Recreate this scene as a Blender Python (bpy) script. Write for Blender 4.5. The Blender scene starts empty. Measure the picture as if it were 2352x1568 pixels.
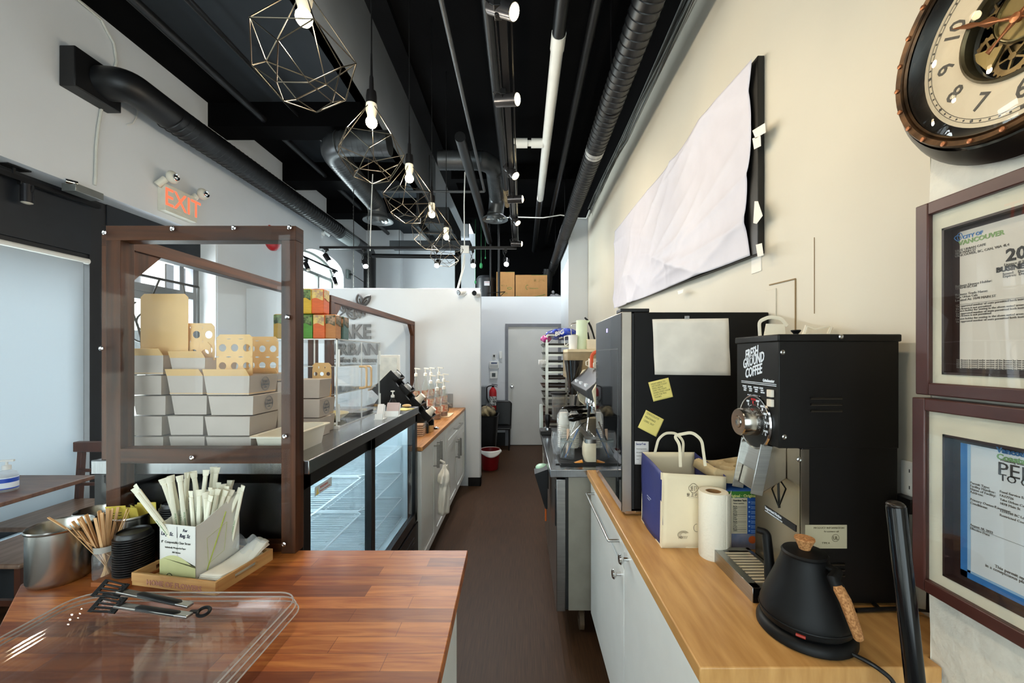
import bpy, math, random
from mathutils import Vector, Matrix, Euler
V = Vector
random.seed(7)
R = math.radians
PI = math.pi
S = bpy.context.scene
COL = S.collection

# ---------------------------------------------------------------- camera
H, F, VX, VY = 1.51, 910.0, 1198.0, 817.0      # eye height, focal length in px of the 2352 px wide frame, vanishing point
cd = bpy.data.cameras.new('camera')
cam = bpy.data.objects.new('camera', cd)
COL.objects.link(cam)
cam.location = (0, 0, H)
cam.rotation_euler = (R(90), 0, 0)
cd.sensor_width = 36
cd.lens = F / 2352 * 36
cd.shift_x = -(VX - 1176) / 2352
cd.shift_y = (VY - 784) / 2352
cd.clip_start = .02
S.camera = cam
S.view_settings.view_transform = 'Standard'
S.view_settings.look = 'None'
S.view_settings.exposure = 0.92
S.cycles.transparent_max_bounces = 40
S.cycles.max_bounces = 10
S.view_settings.gamma = 1
S.view_settings.use_curve_mapping = False

# ---------------------------------------------------------------- daylight
w = bpy.data.worlds.new('sky'); S.world = w; w.use_nodes = True
nt = w.node_tree; nt.nodes.clear()
o_ = nt.nodes.new('ShaderNodeOutputWorld'); b_ = nt.nodes.new('ShaderNodeBackground')
b_.inputs[0].default_value = (.87, .94, 1, 1); b_.inputs[1].default_value = 3.2
nt.links.new(b_.outputs[0], o_.inputs[0])


def area(name, loc, rot, sx, sy, power, col, spread=180):
    l = bpy.data.lights.new(name, 'AREA'); l.shape = 'RECTANGLE'; l.size = sx; l.size_y = sy
    l.energy = power; l.color = col; l.spread = R(spread)
    o = bpy.data.objects.new(name, l); COL.objects.link(o); o.location = loc; o.rotation_euler = rot
    return o


# daylight through the left bay, the door and the arched window
area('bay_daylight', (-3.95, 1.4, 1.45), (0, R(-90), 0), 2.2, 3.2, 50, (.86, .93, 1))
area('door_daylight', (-3.75, 3.7, 1.4), (0, R(-90), 0), 2.0, .9, 60, (.85, .93, 1))
area('arch_daylight', (-3.9, 6.4, 2.4), (0, R(-90), 0), 1.4, 1.4, 150, (.9, .96, 1))


# ---------------------------------------------------------------- projection helpers (photo measurements -> metres)
def P(x, y, Y):
    return V(((x - VX) * Y / F, Y, H - (y - VY) * Y / F))


def PX(x, y, X):
    return P(x, y, F * X / (x - VX))


def PZ(x, y, z):
    return P(x, y, F * (H - z) / (y - VY))


# ---------------------------------------------------------------- mesh accumulator
class M:
    def __init__(s):
        s.v = []; s.f = []; s.m = []; s.mi = 0; s.T = None

    def add(s, vs, fs):
        n = len(s.v)
        if s.T is not None:
            vs = [s.T @ V(p) for p in vs]
        s.v += [tuple(p) for p in vs]
        s.f += [tuple(i + n for i in f) for f in fs]
        s.m += [s.mi] * len(fs)
        return s

    def box(s, x0, x1, y0, y1, z0, z1):
        vs = [(x, y, z) for x in (x0, x1) for y in (y0, y1) for z in (z0, z1)]
        return s.add(vs, [(0, 1, 3, 2), (4, 6, 7, 5), (0, 4, 5, 1), (2, 3, 7, 6), (0, 2, 6, 4), (1, 5, 7, 3)])

    def bar(s, p0, p1, wd, ht, up=(0, 0, 1)):
        p0 = V(p0); p1 = V(p1); d = (p1 - p0).normalized(); u = V(up)
        a = d.cross(u)
        if a.length < 1e-5: a = d.cross(V((1, 0, 0)))
        a.normalize(); b = a.cross(d).normalized()
        vs = []
        for p in (p0, p1):
            for i, j in ((-1, -1), (1, -1), (1, 1), (-1, 1)):
                vs.append(p + a * i * wd / 2 + b * j * ht / 2)
        return s.add(vs, [(3, 2, 1, 0), (4, 5, 6, 7), (0, 1, 5, 4), (1, 2, 6, 5), (2, 3, 7, 6), (3, 0, 4, 7)])

    def prism(s, poly, ax, a0, a1):
        n = len(poly)

        def mk(p, a):
            return {'x': (a, p[0], p[1]), 'y': (p[0], a, p[1]), 'z': (p[0], p[1], a)}[ax]
        vs = [mk(p, a0) for p in poly] + [mk(p, a1) for p in poly]
        return s.add(vs, [tuple(range(n))[::-1], tuple(range(n, 2 * n))] + [(i, (i + 1) % n, n + (i + 1) % n, n + i) for i in range(n)])

    def ring(s, rings, cap=True, closed=False):
        n = len(rings[0]); vs = [p for r in rings for p in r]; fs = []
        m = len(rings)
        for k in range(m if closed else m - 1):
            k2 = (k + 1) % m
            for i in range(n):
                j = (i + 1) % n
                fs.append((k * n + i, k * n + j, k2 * n + j, k2 * n + i))
        if cap and not closed:
            fs += [tuple(range(n))[::-1], tuple(range((m - 1) * n, m * n))]
        return s.add(vs, fs)

    def tube(s, pts, r, n=8, closed=False, cap=True, flat=1.0, up=None):
        pts = [V(p) for p in pts]; m = len(pts)
        rs = r if isinstance(r, (list, tuple)) else [r] * m
        rings = []; pa = None
        for k in range(m):
            if closed: d = pts[(k + 1) % m] - pts[k - 1]
            else: d = pts[min(k + 1, m - 1)] - pts[max(k - 1, 0)]
            d.normalize()
            if up is not None: a = d.cross(V(up))
            elif pa is None:
                a = d.cross(V((0, 0, 1)))
                if a.length < .05: a = d.cross(V((0, 1, 0)))
            else: a = pa - d * pa.dot(d)
            a.normalize(); pa = a; b = d.cross(a)
            rings.append([pts[k] + (a * math.cos(t) + b * math.sin(t) * flat) * rs[k] for t in [2 * PI * i / n for i in range(n)]])
        return s.ring(rings, cap, closed)

    def cyl(s, p0, p1, r0, r1=None, n=20, cap=True):
        return s.tube([p0, p1], [r0, r0 if r1 is None else r1], n, cap=cap)

    def lathe(s, prof, c, n=28, ax=(0, 0, 1), cap=True):
        ax = V(ax).normalized(); a = ax.cross(V((0, 1, 0)))
        if a.length < .1: a = ax.cross(V((1, 0, 0)))
        a.normalize(); b = ax.cross(a)
        return s.ring([[V(c) + ax * z + (a * math.cos(t) + b * math.sin(t)) * max(r, 1e-5) for t in [2 * PI * i / n for i in range(n)]] for r, z in prof], cap)

    def ball(s, c, r, n=16, sc=(1, 1, 1)):
        rings = []
        for k in range(n // 2 + 1):
            a = PI * k / (n // 2) - PI / 2; rr = max(math.cos(a), 1e-4) * r
            rings.append([V(c) + V((rr * math.cos(t) * sc[0], rr * math.sin(t) * sc[1], math.sin(a) * r * sc[2])) for t in [2 * PI * i / n for i in range(n)]])
        return s.ring(rings)

    def grid(s, fn, nu, nv):
        vs = [fn(i / nu, j / nv) for j in range(nv + 1) for i in range(nu + 1)]
        return s.add(vs, [(j * (nu + 1) + i, j * (nu + 1) + i + 1, (j + 1) * (nu + 1) + i + 1, (j + 1) * (nu + 1) + i) for j in range(nv) for i in range(nu)])

    def quad(s, a, b, c, d, t=0):
        if not t: return s.add([a, b, c, d], [(0, 1, 2, 3)])
        a, b, c, d = map(V, (a, b, c, d)); n = (b - a).cross(d - a).normalized() * t
        return s.add([a, b, c, d, a + n, b + n, c + n, d + n], [(3, 2, 1, 0), (4, 5, 6, 7), (0, 1, 5, 4), (1, 2, 6, 5), (2, 3, 7, 6), (3, 0, 4, 7)])

    def text(s, t, size, o, xd=(1, 0, 0), yd=(0, 0, 1), al='LEFT', depth=.0004, bold=0, shear=0, sx=1.0):
        cu = bpy.data.curves.new('t', 'FONT'); cu.body = t; cu.size = size; cu.align_x = al; cu.extrude = depth
        cu.offset = bold; cu.shear = shear; cu.resolution_u = 2
        ob = bpy.data.objects.new('t', cu); me = bpy.data.meshes.new_from_object(ob)
        xd = V(xd).normalized(); yd = V(yd).normalized(); nd = xd.cross(yd)
        s.add([V(o) + xd * p.co.x * sx + yd * p.co.y + nd * p.co.z for p in me.vertices], [tuple(p.vertices) for p in me.polygons])
        bpy.data.meshes.remove(me); bpy.data.objects.remove(ob); bpy.data.curves.remove(cu)
        return s


def wloc(o):
    p = V((0, 0, 0))
    while o is not None:
        p += o.location; o = o.parent
    return p


def obj(name, m, mat, parent=None, smooth=35, bevel=0, label=None, seg=2, solid=0, sub=0):
    me = bpy.data.meshes.new(name)
    off = wloc(parent)
    me.from_pydata([(x - off.x, y - off.y, z - off.z) for x, y, z in m.v], [], m.f)
    for k in (mat if isinstance(mat, (list, tuple)) else [mat]):
        me.materials.append(k)
    me.polygons.foreach_set('material_index', m.m)
    me.update()
    if smooth:
        me.polygons.foreach_set('use_smooth', [True] * len(me.polygons))
        me.set_sharp_from_angle(angle=R(smooth))
    o = bpy.data.objects.new(name, me); COL.objects.link(o)
    o.parent = parent
    if solid:
        k = o.modifiers.new('thickness', 'SOLIDIFY'); k.thickness = solid; k.offset = 0
    if sub:
        k = o.modifiers.new('smooth', 'SUBSURF'); k.levels = k.render_levels = sub
    if bevel:
        k = o.modifiers.new('bevel', 'BEVEL'); k.width = bevel; k.segments = seg; k.limit_method = 'ANGLE'; k.angle_limit = R(40)
    if label: o['label'] = label
    return o


def tag(o, label, cat, group=None):
    o['label'] = label; o['category'] = cat
    if group: o['group'] = group
    return o


def thing(name, label, cat, loc=(0, 0, 0), group=None):
    o = bpy.data.objects.new(name, None); COL.objects.link(o); o.location = loc; o.empty_display_size = .05
    return tag(o, label, cat, group)


def struct(name, m, mat, **k):
    o = obj(name, m, mat, **k); o['kind'] = 'structure'
    return o


def rot(o, z=0, x=0, y=0):
    o.rotation_euler = (R(x), R(y), R(z)); return o


def dup(root, loc, rz=None, label=None, group=None, re=None):
    def cp(o, par):
        c = o.copy(); COL.objects.link(c); c.parent = par
        for ch in [q for q in kids.get(o.name, [])]:
            cp(ch, c)
        return c
    kids = {}
    for q in COL.objects:
        if q.parent: kids.setdefault(q.parent.name, []).append(q)
    r = cp(root, None); r.location = loc
    if re is not None: r.rotation_euler = re
    elif rz is not None: r.rotation_euler = (0, 0, R(rz))
    if label: r['label'] = label
    if group: r['group'] = group
    return r


# ---------------------------------------------------------------- materials
def lin(c):
    if isinstance(c, str): c = [int(c[i:i + 2], 16) for i in (0, 2, 4)]
    return tuple(((x / 255) / 12.92 if x / 255 <= .04045 else ((x / 255 + .055) / 1.055) ** 2.4) for x in c) + (1,)


MC = {}


def mat(name, col, rough=.5, metal=0, var=.06, scale=12, bump=0, bscale=60, stretch=(1, 1, 1), col2=None, emit=0, spec=None, coat=0, trans=0, detail=3, lo=.35, hi=.65, sss=0):
    if name in MC: return MC[name]
    m = bpy.data.materials.new(name); m.use_nodes = True; MC[name] = m
    n = m.node_tree.nodes; L = m.node_tree.links; bs = n['Principled BSDF']
    c = lin(col)
    bs.inputs['Roughness'].default_value = rough; bs.inputs['Metallic'].default_value = metal
    if spec is not None: bs.inputs['Specular IOR Level'].default_value = spec
    bs.inputs['Coat Weight'].default_value = coat
    bs.inputs['Transmission Weight'].default_value = trans
    tc = n.new('ShaderNodeTexCoord'); mp = n.new('ShaderNodeMapping'); mp.inputs['Scale'].default_value = stretch
    L.new(tc.outputs['Object'], mp.inputs[0])
    nz = n.new('ShaderNodeTexNoise'); nz.inputs['Scale'].default_value = scale; nz.inputs['Detail'].default_value = detail
    L.new(mp.outputs[0], nz.inputs['Vector'])
    cr = n.new('ShaderNodeValToRGB'); L.new(nz.outputs[0], cr.inputs[0])
    e = cr.color_ramp.elements; e[0].position = lo; e[1].position = hi
    if col2 is not None: e[0].color = lin(col2); e[1].color = c
    else:
        e[0].color = tuple(x * (1 - var) for x in c[:3]) + (1,); e[1].color = tuple(min(1, x * (1 + var)) for x in c[:3]) + (1,)
    L.new(cr.outputs[0], bs.inputs['Base Color'])
    if emit:
        bs.inputs['Emission Color'].default_value = c; bs.inputs['Emission Strength'].default_value = emit
    if bump:
        n2 = n.new('ShaderNodeTexNoise'); n2.inputs['Scale'].default_value = bscale; n2.inputs['Detail'].default_value = 4
        L.new(mp.outputs[0], n2.inputs['Vector'])
        bp = n.new('ShaderNodeBump'); bp.inputs['Strength'].default_value = bump; bp.inputs['Distance'].default_value = .004
        L.new(n2.outputs[0], bp.inputs['Height']); L.new(bp.outputs[0], bs.inputs['Normal'])
    return m


def clear(name, tint=(1, 1, 1), ior=1.45, rough=.02, haze=0.0):
    """clear plastic or thin glass: see-through with Fresnel reflections"""
    if name in MC: return MC[name]
    m = bpy.data.materials.new(name); m.use_nodes = True; MC[name] = m
    n = m.node_tree.nodes; L = m.node_tree.links; n.clear()
    o = n.new('ShaderNodeOutputMaterial'); tr = n.new('ShaderNodeBsdfTransparent'); tr.inputs[0].default_value = tint + (1,)
    gl = n.new('ShaderNodeBsdfGlossy'); gl.inputs['Roughness'].default_value = rough
    tc = n.new('ShaderNodeTexCoord'); nz = n.new('ShaderNodeTexNoise'); nz.inputs['Scale'].default_value = 3
    L.new(tc.outputs['Object'], nz.inputs['Vector'])
    bp = n.new('ShaderNodeBump'); bp.inputs['Strength'].default_value = .15; bp.inputs['Distance'].default_value = .01
    L.new(nz.outputs[0], bp.inputs['Height']); L.new(bp.outputs[0], gl.inputs['Normal'])
    lw = n.new('ShaderNodeLayerWeight'); lw.inputs[0].default_value = .5
    pw = n.new('ShaderNodeMath'); pw.operation = 'POWER'; pw.inputs[1].default_value = 4.5; L.new(lw.outputs[1], pw.inputs[0])
    f0 = ((ior - 1) / (ior + 1)) ** 2
    fr = n.new('ShaderNodeMath'); fr.operation = 'MULTIPLY_ADD'; fr.inputs[1].default_value = 1 - f0; fr.inputs[2].default_value = f0; L.new(pw.outputs[0], fr.inputs[0])
    mx = n.new('ShaderNodeMixShader'); L.new(fr.outputs[0], mx.inputs[0]); L.new(tr.outputs[0], mx.inputs[1]); L.new(gl.outputs[0], mx.inputs[2])
    out = mx
    if haze:
        df = n.new('ShaderNodeBsdfDiffuse'); df.inputs[0].default_value = (.9, .92, .95, 1)
        m2 = n.new('ShaderNodeMixShader'); m2.inputs[0].default_value = haze
        L.new(mx.outputs[0], m2.inputs[1]); L.new(df.outputs[0], m2.inputs[2]); out = m2
    L.new(out.outputs[0], o.inputs[0])
    return m


def glow(name, col, s):
    if name in MC: return MC[name]
    m = bpy.data.materials.new(name); m.use_nodes = True; MC[name] = m
    n = m.node_tree.nodes; L = m.node_tree.links; n.clear()
    o = n.new('ShaderNodeOutputMaterial'); e = n.new('ShaderNodeEmission'); e.inputs[0].default_value = lin(col); e.inputs[1].default_value = s
    L.new(e.outputs[0], o.inputs[0]); return m


def block_wood(name, c1, c2, grain, w=.45, h=.042, rough=.35, along='x', mortar=None):
    """glued staves: each stave its own tone, with stretched grain"""
    if name in MC: return MC[name]
    m = bpy.data.materials.new(name); m.use_nodes = True; MC[name] = m
    n = m.node_tree.nodes; L = m.node_tree.links; bs = n['Principled BSDF']; bs.inputs['Roughness'].default_value = rough; bs.inputs['Specular IOR Level'].default_value = .3
    tc = n.new('ShaderNodeTexCoord'); mp = n.new('ShaderNodeMapping')
    if along == 'y': mp.inputs['Rotation'].default_value = (0, 0, R(90))
    L.new(tc.outputs['Object'], mp.inputs[0])
    bk = n.new('ShaderNodeTexBrick'); L.new(mp.outputs[0], bk.inputs['Vector'])
    bk.inputs['Color1'].default_value = lin(c1); bk.inputs['Color2'].default_value = lin(c2); bk.inputs['Mortar'].default_value = lin(mortar or c2)
    bk.inputs['Scale'].default_value = 1; bk.inputs['Mortar Size'].default_value = .0006; bk.inputs['Brick Width'].default_value = w; bk.inputs['Row Height'].default_value = h
    bk.offset = .37; bk.inputs['Bias'].default_value = -.1
    m2 = n.new('ShaderNodeMapping'); m2.inputs['Scale'].default_value = (1.2, 14, 14); L.new(mp.outputs[0], m2.inputs[0])
    nz = n.new('ShaderNodeTexNoise'); nz.inputs['Scale'].default_value = 4; nz.inputs['Detail'].default_value = 6; nz.inputs['Distortion'].default_value = 1.2
    L.new(m2.outputs[0], nz.inputs['Vector'])
    cr = n.new('ShaderNodeValToRGB'); cr.color_ramp.elements[0].position = .35; cr.color_ramp.elements[1].position = .65
    cr.color_ramp.elements[0].color = lin(grain); cr.color_ramp.elements[1].color = (1, 1, 1, 1); L.new(nz.outputs[0], cr.inputs[0])
    mx = n.new('ShaderNodeMix'); mx.data_type = 'RGBA'; mx.blend_type = 'MULTIPLY'; mx.inputs[0].default_value = .75
    L.new(bk.outputs[0], mx.inputs[6]); L.new(cr.outputs[0], mx.inputs[7]); L.new(mx.outputs[2], bs.inputs['Base Color'])
    return m


WALL = mat('white_wall_paint', 'd9dde1', .65, var=.02, scale=2, bump=.05, bscale=40)
WALLR = mat('cream_wall_paint', 'cdc7b8', .6, var=.02, scale=2, bump=.05, bscale=30)
PIERM = mat('rough_painted_concrete', 'dcd8cc', .8, var=.05, scale=25, bump=.9, bscale=45)
CEIL = mat('charcoal_ceiling', '2e3338', .8, spec=.15, var=.08, scale=3)
BLACKC = mat('black_ceiling', '060607', .85, spec=.06, var=.2, scale=4)
GREYF = mat('grey_upstand', 'c0c8cf', .8, var=.04, scale=2)
DUCTM = mat('black_duct_paint', '121315', .42, spec=.4, var=.15, scale=8)
BMET = mat('black_metal', '101012', .35, var=.15, spec=.35)
BPLA = mat('black_plastic', '0e0e0f', .4, var=.1, spec=.35)
DARKM = mat('dark_bronze_frame', '17181c', .5, var=.1)
STEEL = mat('brushed_steel', 'a9a8a4', .28, 1, var=.08, scale=6, stretch=(1, 1, 30))
STEELH = mat('brushed_steel_top', '9c9ea1', .22, 1, var=.08, scale=6, stretch=(30, 1, 1))
CHROME = mat('chrome', 'd8d8d8', .08, 1, var=.02)
WPLA = mat('white_plastic', 'e6e6e2', .4, var=.02)
CAB = mat('white_cabinet', 'eaebe7', .35, var=.015)
WALNUT = mat('dark_stained_wood', '5c3317', .5, spec=.3, scale=45, stretch=(1, 1, .06), col2='25130a', lo=.25, hi=.75, bump=.08)
WALNUTX = mat('dark_stained_beam', '5c3317', .5, spec=.3, scale=45, stretch=(.06, .06, 1), col2='25130a', lo=.25, hi=.75, bump=.08)
BUTCH = block_wood('acacia_butcher_block', 'c27838', '743713', 'b58050', .33, .047, .42)
BUTCH2 = block_wood('far_counter_wood', 'c9925a', 'b07840', 'c8a888', .3, .04, .35, 'y')
OAK = mat('light_oak_worktop', 'cf9f62', .38, scale=9, stretch=(5, .7, 1), col2='b07f45', lo=.3, hi=.72, detail=8)
KRAFT = mat('kraft_board', 'c89a5e', .8, var=.05)
CARD = mat('pale_carton', 'dcc8ac', .7, var=.03)
CARDW = mat('white_carton', 'b9aea4', .6, var=.03)
PAPER = mat('white_paper', 'e9e5dd', .7, var=.02, bump=.1, bscale=12)
INK = mat('black_ink', '1c1c20', .6, var=.1)
ACR = clear('clear_acrylic', (.985, .99, .99), 1.22, .015)
ACRE = mat('acrylic_edge', 'f2f6f8', .3, var=.02)
GLASS = clear('clear_glass', (.93, .97, .96), 1.5, .01)
GLASSD = clear('tinted_glass', (.32, .35, .37), 1.75, .01)
GLASSF = clear('fridge_glass', (.93, .96, .98), 1.3, .01)
SBAG = clear('crinkled_clear_bag', (.96, .97, .98), 1.6, .06, .13)
BULBW = glow('warm_bulb', 'ffe6b0', 16)
BULBC = glow('cool_bulb', 'f2f8ff', 22)
BULBP = glow('pendant_bulb', 'ffe9bd', 14)
GREYT = mat('grey_text', '55504e', .5)
YNOTE = mat('yellow_note', 'e0cf78', .7, var=.03)
RED = mat('red_paint', 'b01218', .35, var=.06)
TEA = mat('pale_green_plastic', 'd4e2c4', .35, var=.02)
CORK = mat('cork', 'c08a56', .8, scale=260, col2='8e5c30', lo=.35, hi=.6)
RUBB = mat('black_rubber', '141414', .7, var=.1)
# ================================================================ THE SETTING
XL, XR, XW, YB, ZC = -3.2, .94, -3.45, 8.4, 4.1
m = M(); m.box(XW - .1, XR + .1, -2.6, YB + .1, -.1, 0)
fl = mat('dark_vinyl_floor', '4a3220', .5, spec=.2, scale=10, stretch=(26, .6, 1), col2='332214', lo=.3, hi=.7, detail=5)
struct('floor', m, fl)

m = M(); m.box(XW - .1, -1.65, -2.6, YB, ZC, ZC + .1)
m.mi = 1
m.box(-1.02, XR + .1, -2.6, YB, ZC, ZC + .1); m.mi = 0
m.box(-1.65, -1.02, -2.6, YB, 5.4, 5.5)
m.mi = 2; m.box(-1.69, -1.65, -2.6, YB, ZC, 5.4); m.box(-1.65, -1.02, 7.6, 7.7, ZC - .3, 5.4)
struct('ceiling', m, [CEIL, BLACKC, GREYF], smooth=0)
m = M(); m.box(-1.12, -.96, -2.6, 7.6, ZC - .06, 5.4)
struct('trim_1', m, BLACKC)
for k, (y0, y1) in enumerate(((4.04, 4.3), (5.3, 5.6), (6.5, 6.8))):
    m = M(); m.box(XL, -1.65, y0, y1, 3.85, ZC + .02)
    struct('trim_%d' % (k + 2), m, BLACKC)
m = M(); m.box(XL, -2.78, -2.6, YB, ZC - .01, ZC + .08)
struct('trim_5', m, BLACKC)
for k, y in enumerate((5.4, 6.9)):
    m = M(); m.box(-.96, .94, y, y + .12, ZC - .18, ZC + .02)
    struct('trim_%d' % (k + 6), m, BLACKC)

# right wall: cream below, black above the paint line
m = M(); m.box(XR, XR + .12, -2.6, 5.62, 0, 3.49); m.mi = 1; m.box(XR, XR + .12, -2.6, YB, 3.49, ZC)
m.mi = 0; m.box(XR, XR + .12, 5.62, YB, 0, 3.49)
struct('wall_right', m, [WALLR, BLACKC])
# near pier with rough concrete face, carrying the frames and the clock
XP, YP = .815, .79
m = M()
m.grid(lambda u, v: V((XP + .004 * math.sin(37 * v + 9 * u) * math.sin(23 * u), -1.2 + u * (YP + 1.2), v * 3.6)), 40, 60)
m.quad((XP, YP, 0), (XR, YP, 0), (XR, YP, 3.6), (XP, YP, 3.6))
m.quad((XP, -1.2, 0), (XR, -1.2, 0), (XR, -1.2, 3.6), (XP, -1.2, 3.6))
struct('wall_pier', m, PIERM)
# far pier in the corner
m = M(); m.box(.665, XR, 5.62, 6.72, 0, 3.47)
struct('wall_corner', m, WALL)

# left wall: header above the shopfront bay, then solid wall with an arched opening
m = M(); m.box(XL - .3, XL, -2.6, 4.17, 2.74, ZC)
a0, a1, sp, zt, sl = 5.74, 7.12, 2.94, 3.18, 1.3
m.box(XL - .3, XL, 4.17, a0, 0, ZC); m.box(XL - .3, XL, a1, YB, 0, ZC); m.box(XL - .3, XL, a0, a1, 0, sl)
N = 16
arc = [(a0 + (a1 - a0) * k / N, sp + (zt - sp) * math.sqrt(max(0, 1 - (2 * k / N - 1) ** 2))) for k in range(N + 1)]
for k in range(N):
    (ya, za), (yb, zb) = arc[k], arc[k + 1]
    m.prism([(ya, za), (yb, zb), (yb, ZC), (ya, ZC)], 'x', XL - .3, XL)
struct('wall_left', m, WALL)
# arched window frame and glazing
m = M()
for s_ in (1, .93):
    pass
fr = [V((XL - .22, y, z)) for y, z in arc]
m.tube([V((XL - .22, a0 + .02, sl))] + fr + [V((XL - .22, a1 - .02, sl))], .035, 6)
m.bar((XL - .22, a0, 2.86), (XL - .22, a1, 2.86), .05, .05)
m.bar((XL - .22, 6.62, sl), (XL - .22, 6.62, 2.86), .05, .06)
wf = struct('window_1', m, mat('green_grey_frame', '3d423c', .5))
m = M(); m.box(XL - .235, XL - .225, a0, a1, sl, zt)
p = obj('pane', m, GLASS, wf)

# front wall behind the camera with a wide shopfront
m = M(); m.box(XW, -3.1, -2.6, -2.5, 0, ZC); m.box(.9, XR, -2.6, -2.5, 0, ZC); m.box(-3.1, .9, -2.6, -2.5, 3.1, ZC); m.box(-3.1, .9, -2.6, -2.5, 0, .35)
struct('wall_front', m, WALL)
m = M()
for x in (-3.08, -1.75, -.4, .88): m.box(x - .03, x + .03, -2.58, -2.5, .35, 3.1)
for z in (.38, 2.4, 3.07): m.box(-3.1, .9, -2.57, -2.51, z - .03, z + .03)
wf = struct('window_2', m, DARKM)
m = M(); m.box(-3.1, .9, -2.55, -2.545, .35, 3.1); obj('pane', m, GLASS, wf)

# partition with the sign, 2.28 m high
YPT = 4.6
m = M(); m.box(XL, -.48, YPT, YPT + .12, 0, 2.295)
struct('wall_partition', m, WALL, bevel=.006)
m = M(); m.box(-.62, -.472, YPT - .008, YPT, 0, .10); m.box(-.48, -.472, YPT - .008, YPT + .12, 0, .10)
struct('baseboard_partition', m, BPLA)
# back wall with the door, loft above
YD = 6.68
m = M(); m.box(-.75, -.265, YD, YD + .1, 0, 2.51); m.box(.62, .665, YD, YD + .1, 0, 2.51); m.box(-.265, .62, YD, YD + .1, 2.03, 2.51)
struct('wall_back', m, WALL)
m = M(); m.box(-.75, -.275, YD - .012, YD, 0, .22)
struct('baseboard_back', m, BPLA)
m = M(); m.box(-.75, .665, YD + .1, YB, 2.40, 2.5)
struct('floor_loft', m, BLACKC)
m = M(); m.box(XL - .2, -.98, YB, YB + .1, 0, ZC); m.box(XL, -2.5, YB - .25, YB, 0, ZC)
struct('wall_far', m, WALL)
m = M(); m.box(-.98, XR, YB, YB + .1, 0, ZC)
struct('wall_loft', m, BLACKC)
m = M(); m.box(-.85, -.75, YPT + .12, YD, 0, 2.3)
struct('wall_store', m, WALL)
m = M(); m.box(-1.33, -1.22, 7.9, 8.0, 0, ZC)
struct('trim_8', m, BLACKC)
# door
m = M()
fo = [(-.275, 0), (-.275, 2.05), (.675, 2.05), (.675, 0)]
m.box(-.275, -.225, YD - .02, YD + .02, 0, 2.05); m.box(.615, .665, YD - .02, YD + .02, 0, 2.05); m.box(-.225, .615, YD - .02, YD + .02, 2.0, 2.05)
m.mi = 1; m.box(-.225, .615, YD, YD + .04, .01, 2.0)
m.mi = 2; m.box(-.225, .615, YD + .0, YD + .04, 0, .012)
dr = struct('door_1', m, [mat('grey_door_frame', '6d7078', .45), mat('white_door', 'c8c9c6', .45, var=.03, scale=3), RUBB])
m = M(); c = P(1176, 887, YD - .0)
m.lathe([(.03, 0), (.03, .006), (.012, .012), (.012, .03), (.026, .04), (.028, .055), (.018, .066), (0, .067)], c, 20, (0, -1, 0))
obj('door_handle', m, CHROME, dr)

# shopfront bay on the left: fascia, mullions, door, glass, soffit
m = M(); XG = -3.43
m.box(XG - .02, XG + .06, -2.5, 3.10, 2.30, 2.76)
struct('trim_9', m, mat('navy_black_fascia', '141920', .5, var=.1))
m = M(); m.box(XG - .02, XG + .06, 3.22, 4.17, 2.44, 2.76)
struct('trim_10', m, mat('navy_black_fascia', '141920', .5))
m = M(); m.box(XG - .05, XG + .05, 3.10, 3.22, 0, 2.76)
for y in (1.2, -.7): m.box(XG - .05, XG + .05, y - .04, y + .04, 0, 2.3)
m.box(XG - .04, XG + .04, -2.5, 3.1, 2.24, 2.3); m.box(XG - .04, XG + .04, -2.5, 3.1, .32, .38)
wf = struct('window_3', m, DARKM)
m = M(); m.box(XG - .005, XG + .005, -2.5, 3.1, .38, 2.24); obj('pane', m, GLASS, wf)
m = M(); m.box(XG - .12, XG + .16, -2.5, 3.10, 0, .32)
struct('trim_11', m, mat('blue_grey_sill', '8f9ba4', .7, var=.1, scale=8, bump=.3))
m = M()
DG = mat('grey_shopfront_frame', '6f7378', .45)
m.box(XG - .04, XG + .04, 3.22, 3.30, 0, 2.44)
m.box(XG - .04, XG + .04, 4.09, 4.17, 0, 2.44); m.box(XG - .03, XG + .03, 3.94, 3.99, 0, 2.44)
m.box(XG - .04, XG + .04, 3.30, 4.09, 2.09, 2.16)
m.box(XG - .02, XG + .02, 3.31, 3.36, .02, 2.09); m.box(XG - .02, XG + .02, 3.85, 3.93, .02, 2.09)
m.box(XG - .02, XG + .02, 3.36, 3.85, 2.02, 2.09); m.box(XG - .02, XG + .02, 3.36, 3.85, .02, .2)
dr = struct('door_2', m, DG)
m = M(); m.box(XG - .004, XG + .004, 3.36, 3.85, .2, 2.02); obj('pane', m, GLASS, dr)
m = M(); m.tube([V((XG + .06, 3.82, .95)), V((XG + .09, 3.82, .97)), V((XG + .09, 3.82, 1.2)), V((XG + .06, 3.82, 1.22))], .01, 8); obj('door_handle', m, STEEL, dr)
m = M(); m.box(XL - .19, XL - .01, 4.158, 4.169, 0, 2.735); struct('wall_return', m, mat('sunlit_white_wall', 'e6e8e8', .6, var=.01))  # brighter white puts daylight on the bay return into the colour
# street outside
m = M(); m.box(-30, XW - .1, -14, 20, -.12, -.02); struct('ground', m, mat('pale_pavement', 'd5d2ca', .8, var=.1, scale=3))
m = M(); m.box(-14, -13.5, -14, 20, 0, 6); m.mi = 1
for k in range(16): m.box(-13.5, -13.45, -13 + k * 2, -12 + k * 2, 1, 2.4); m.box(-13.5, -13.45, -13 + k * 2, -12 + k * 2, 3.6, 5)
o = obj('building', m, [mat('pale_street_front', 'cfc6ba', .8, var=.1, scale=2), GLASSD]); tag(o, 'pale building across the street seen through the shop door', 'building')
# curly black security grille inside the window right of the mullion
g = thing('security_grille', 'curly wrought iron grille standing in the shopfront by the door', 'grille', (XG + .18, 3.3, 0))
IR = mat('wrought_iron', '1b1714', .5, var=.1)


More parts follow.
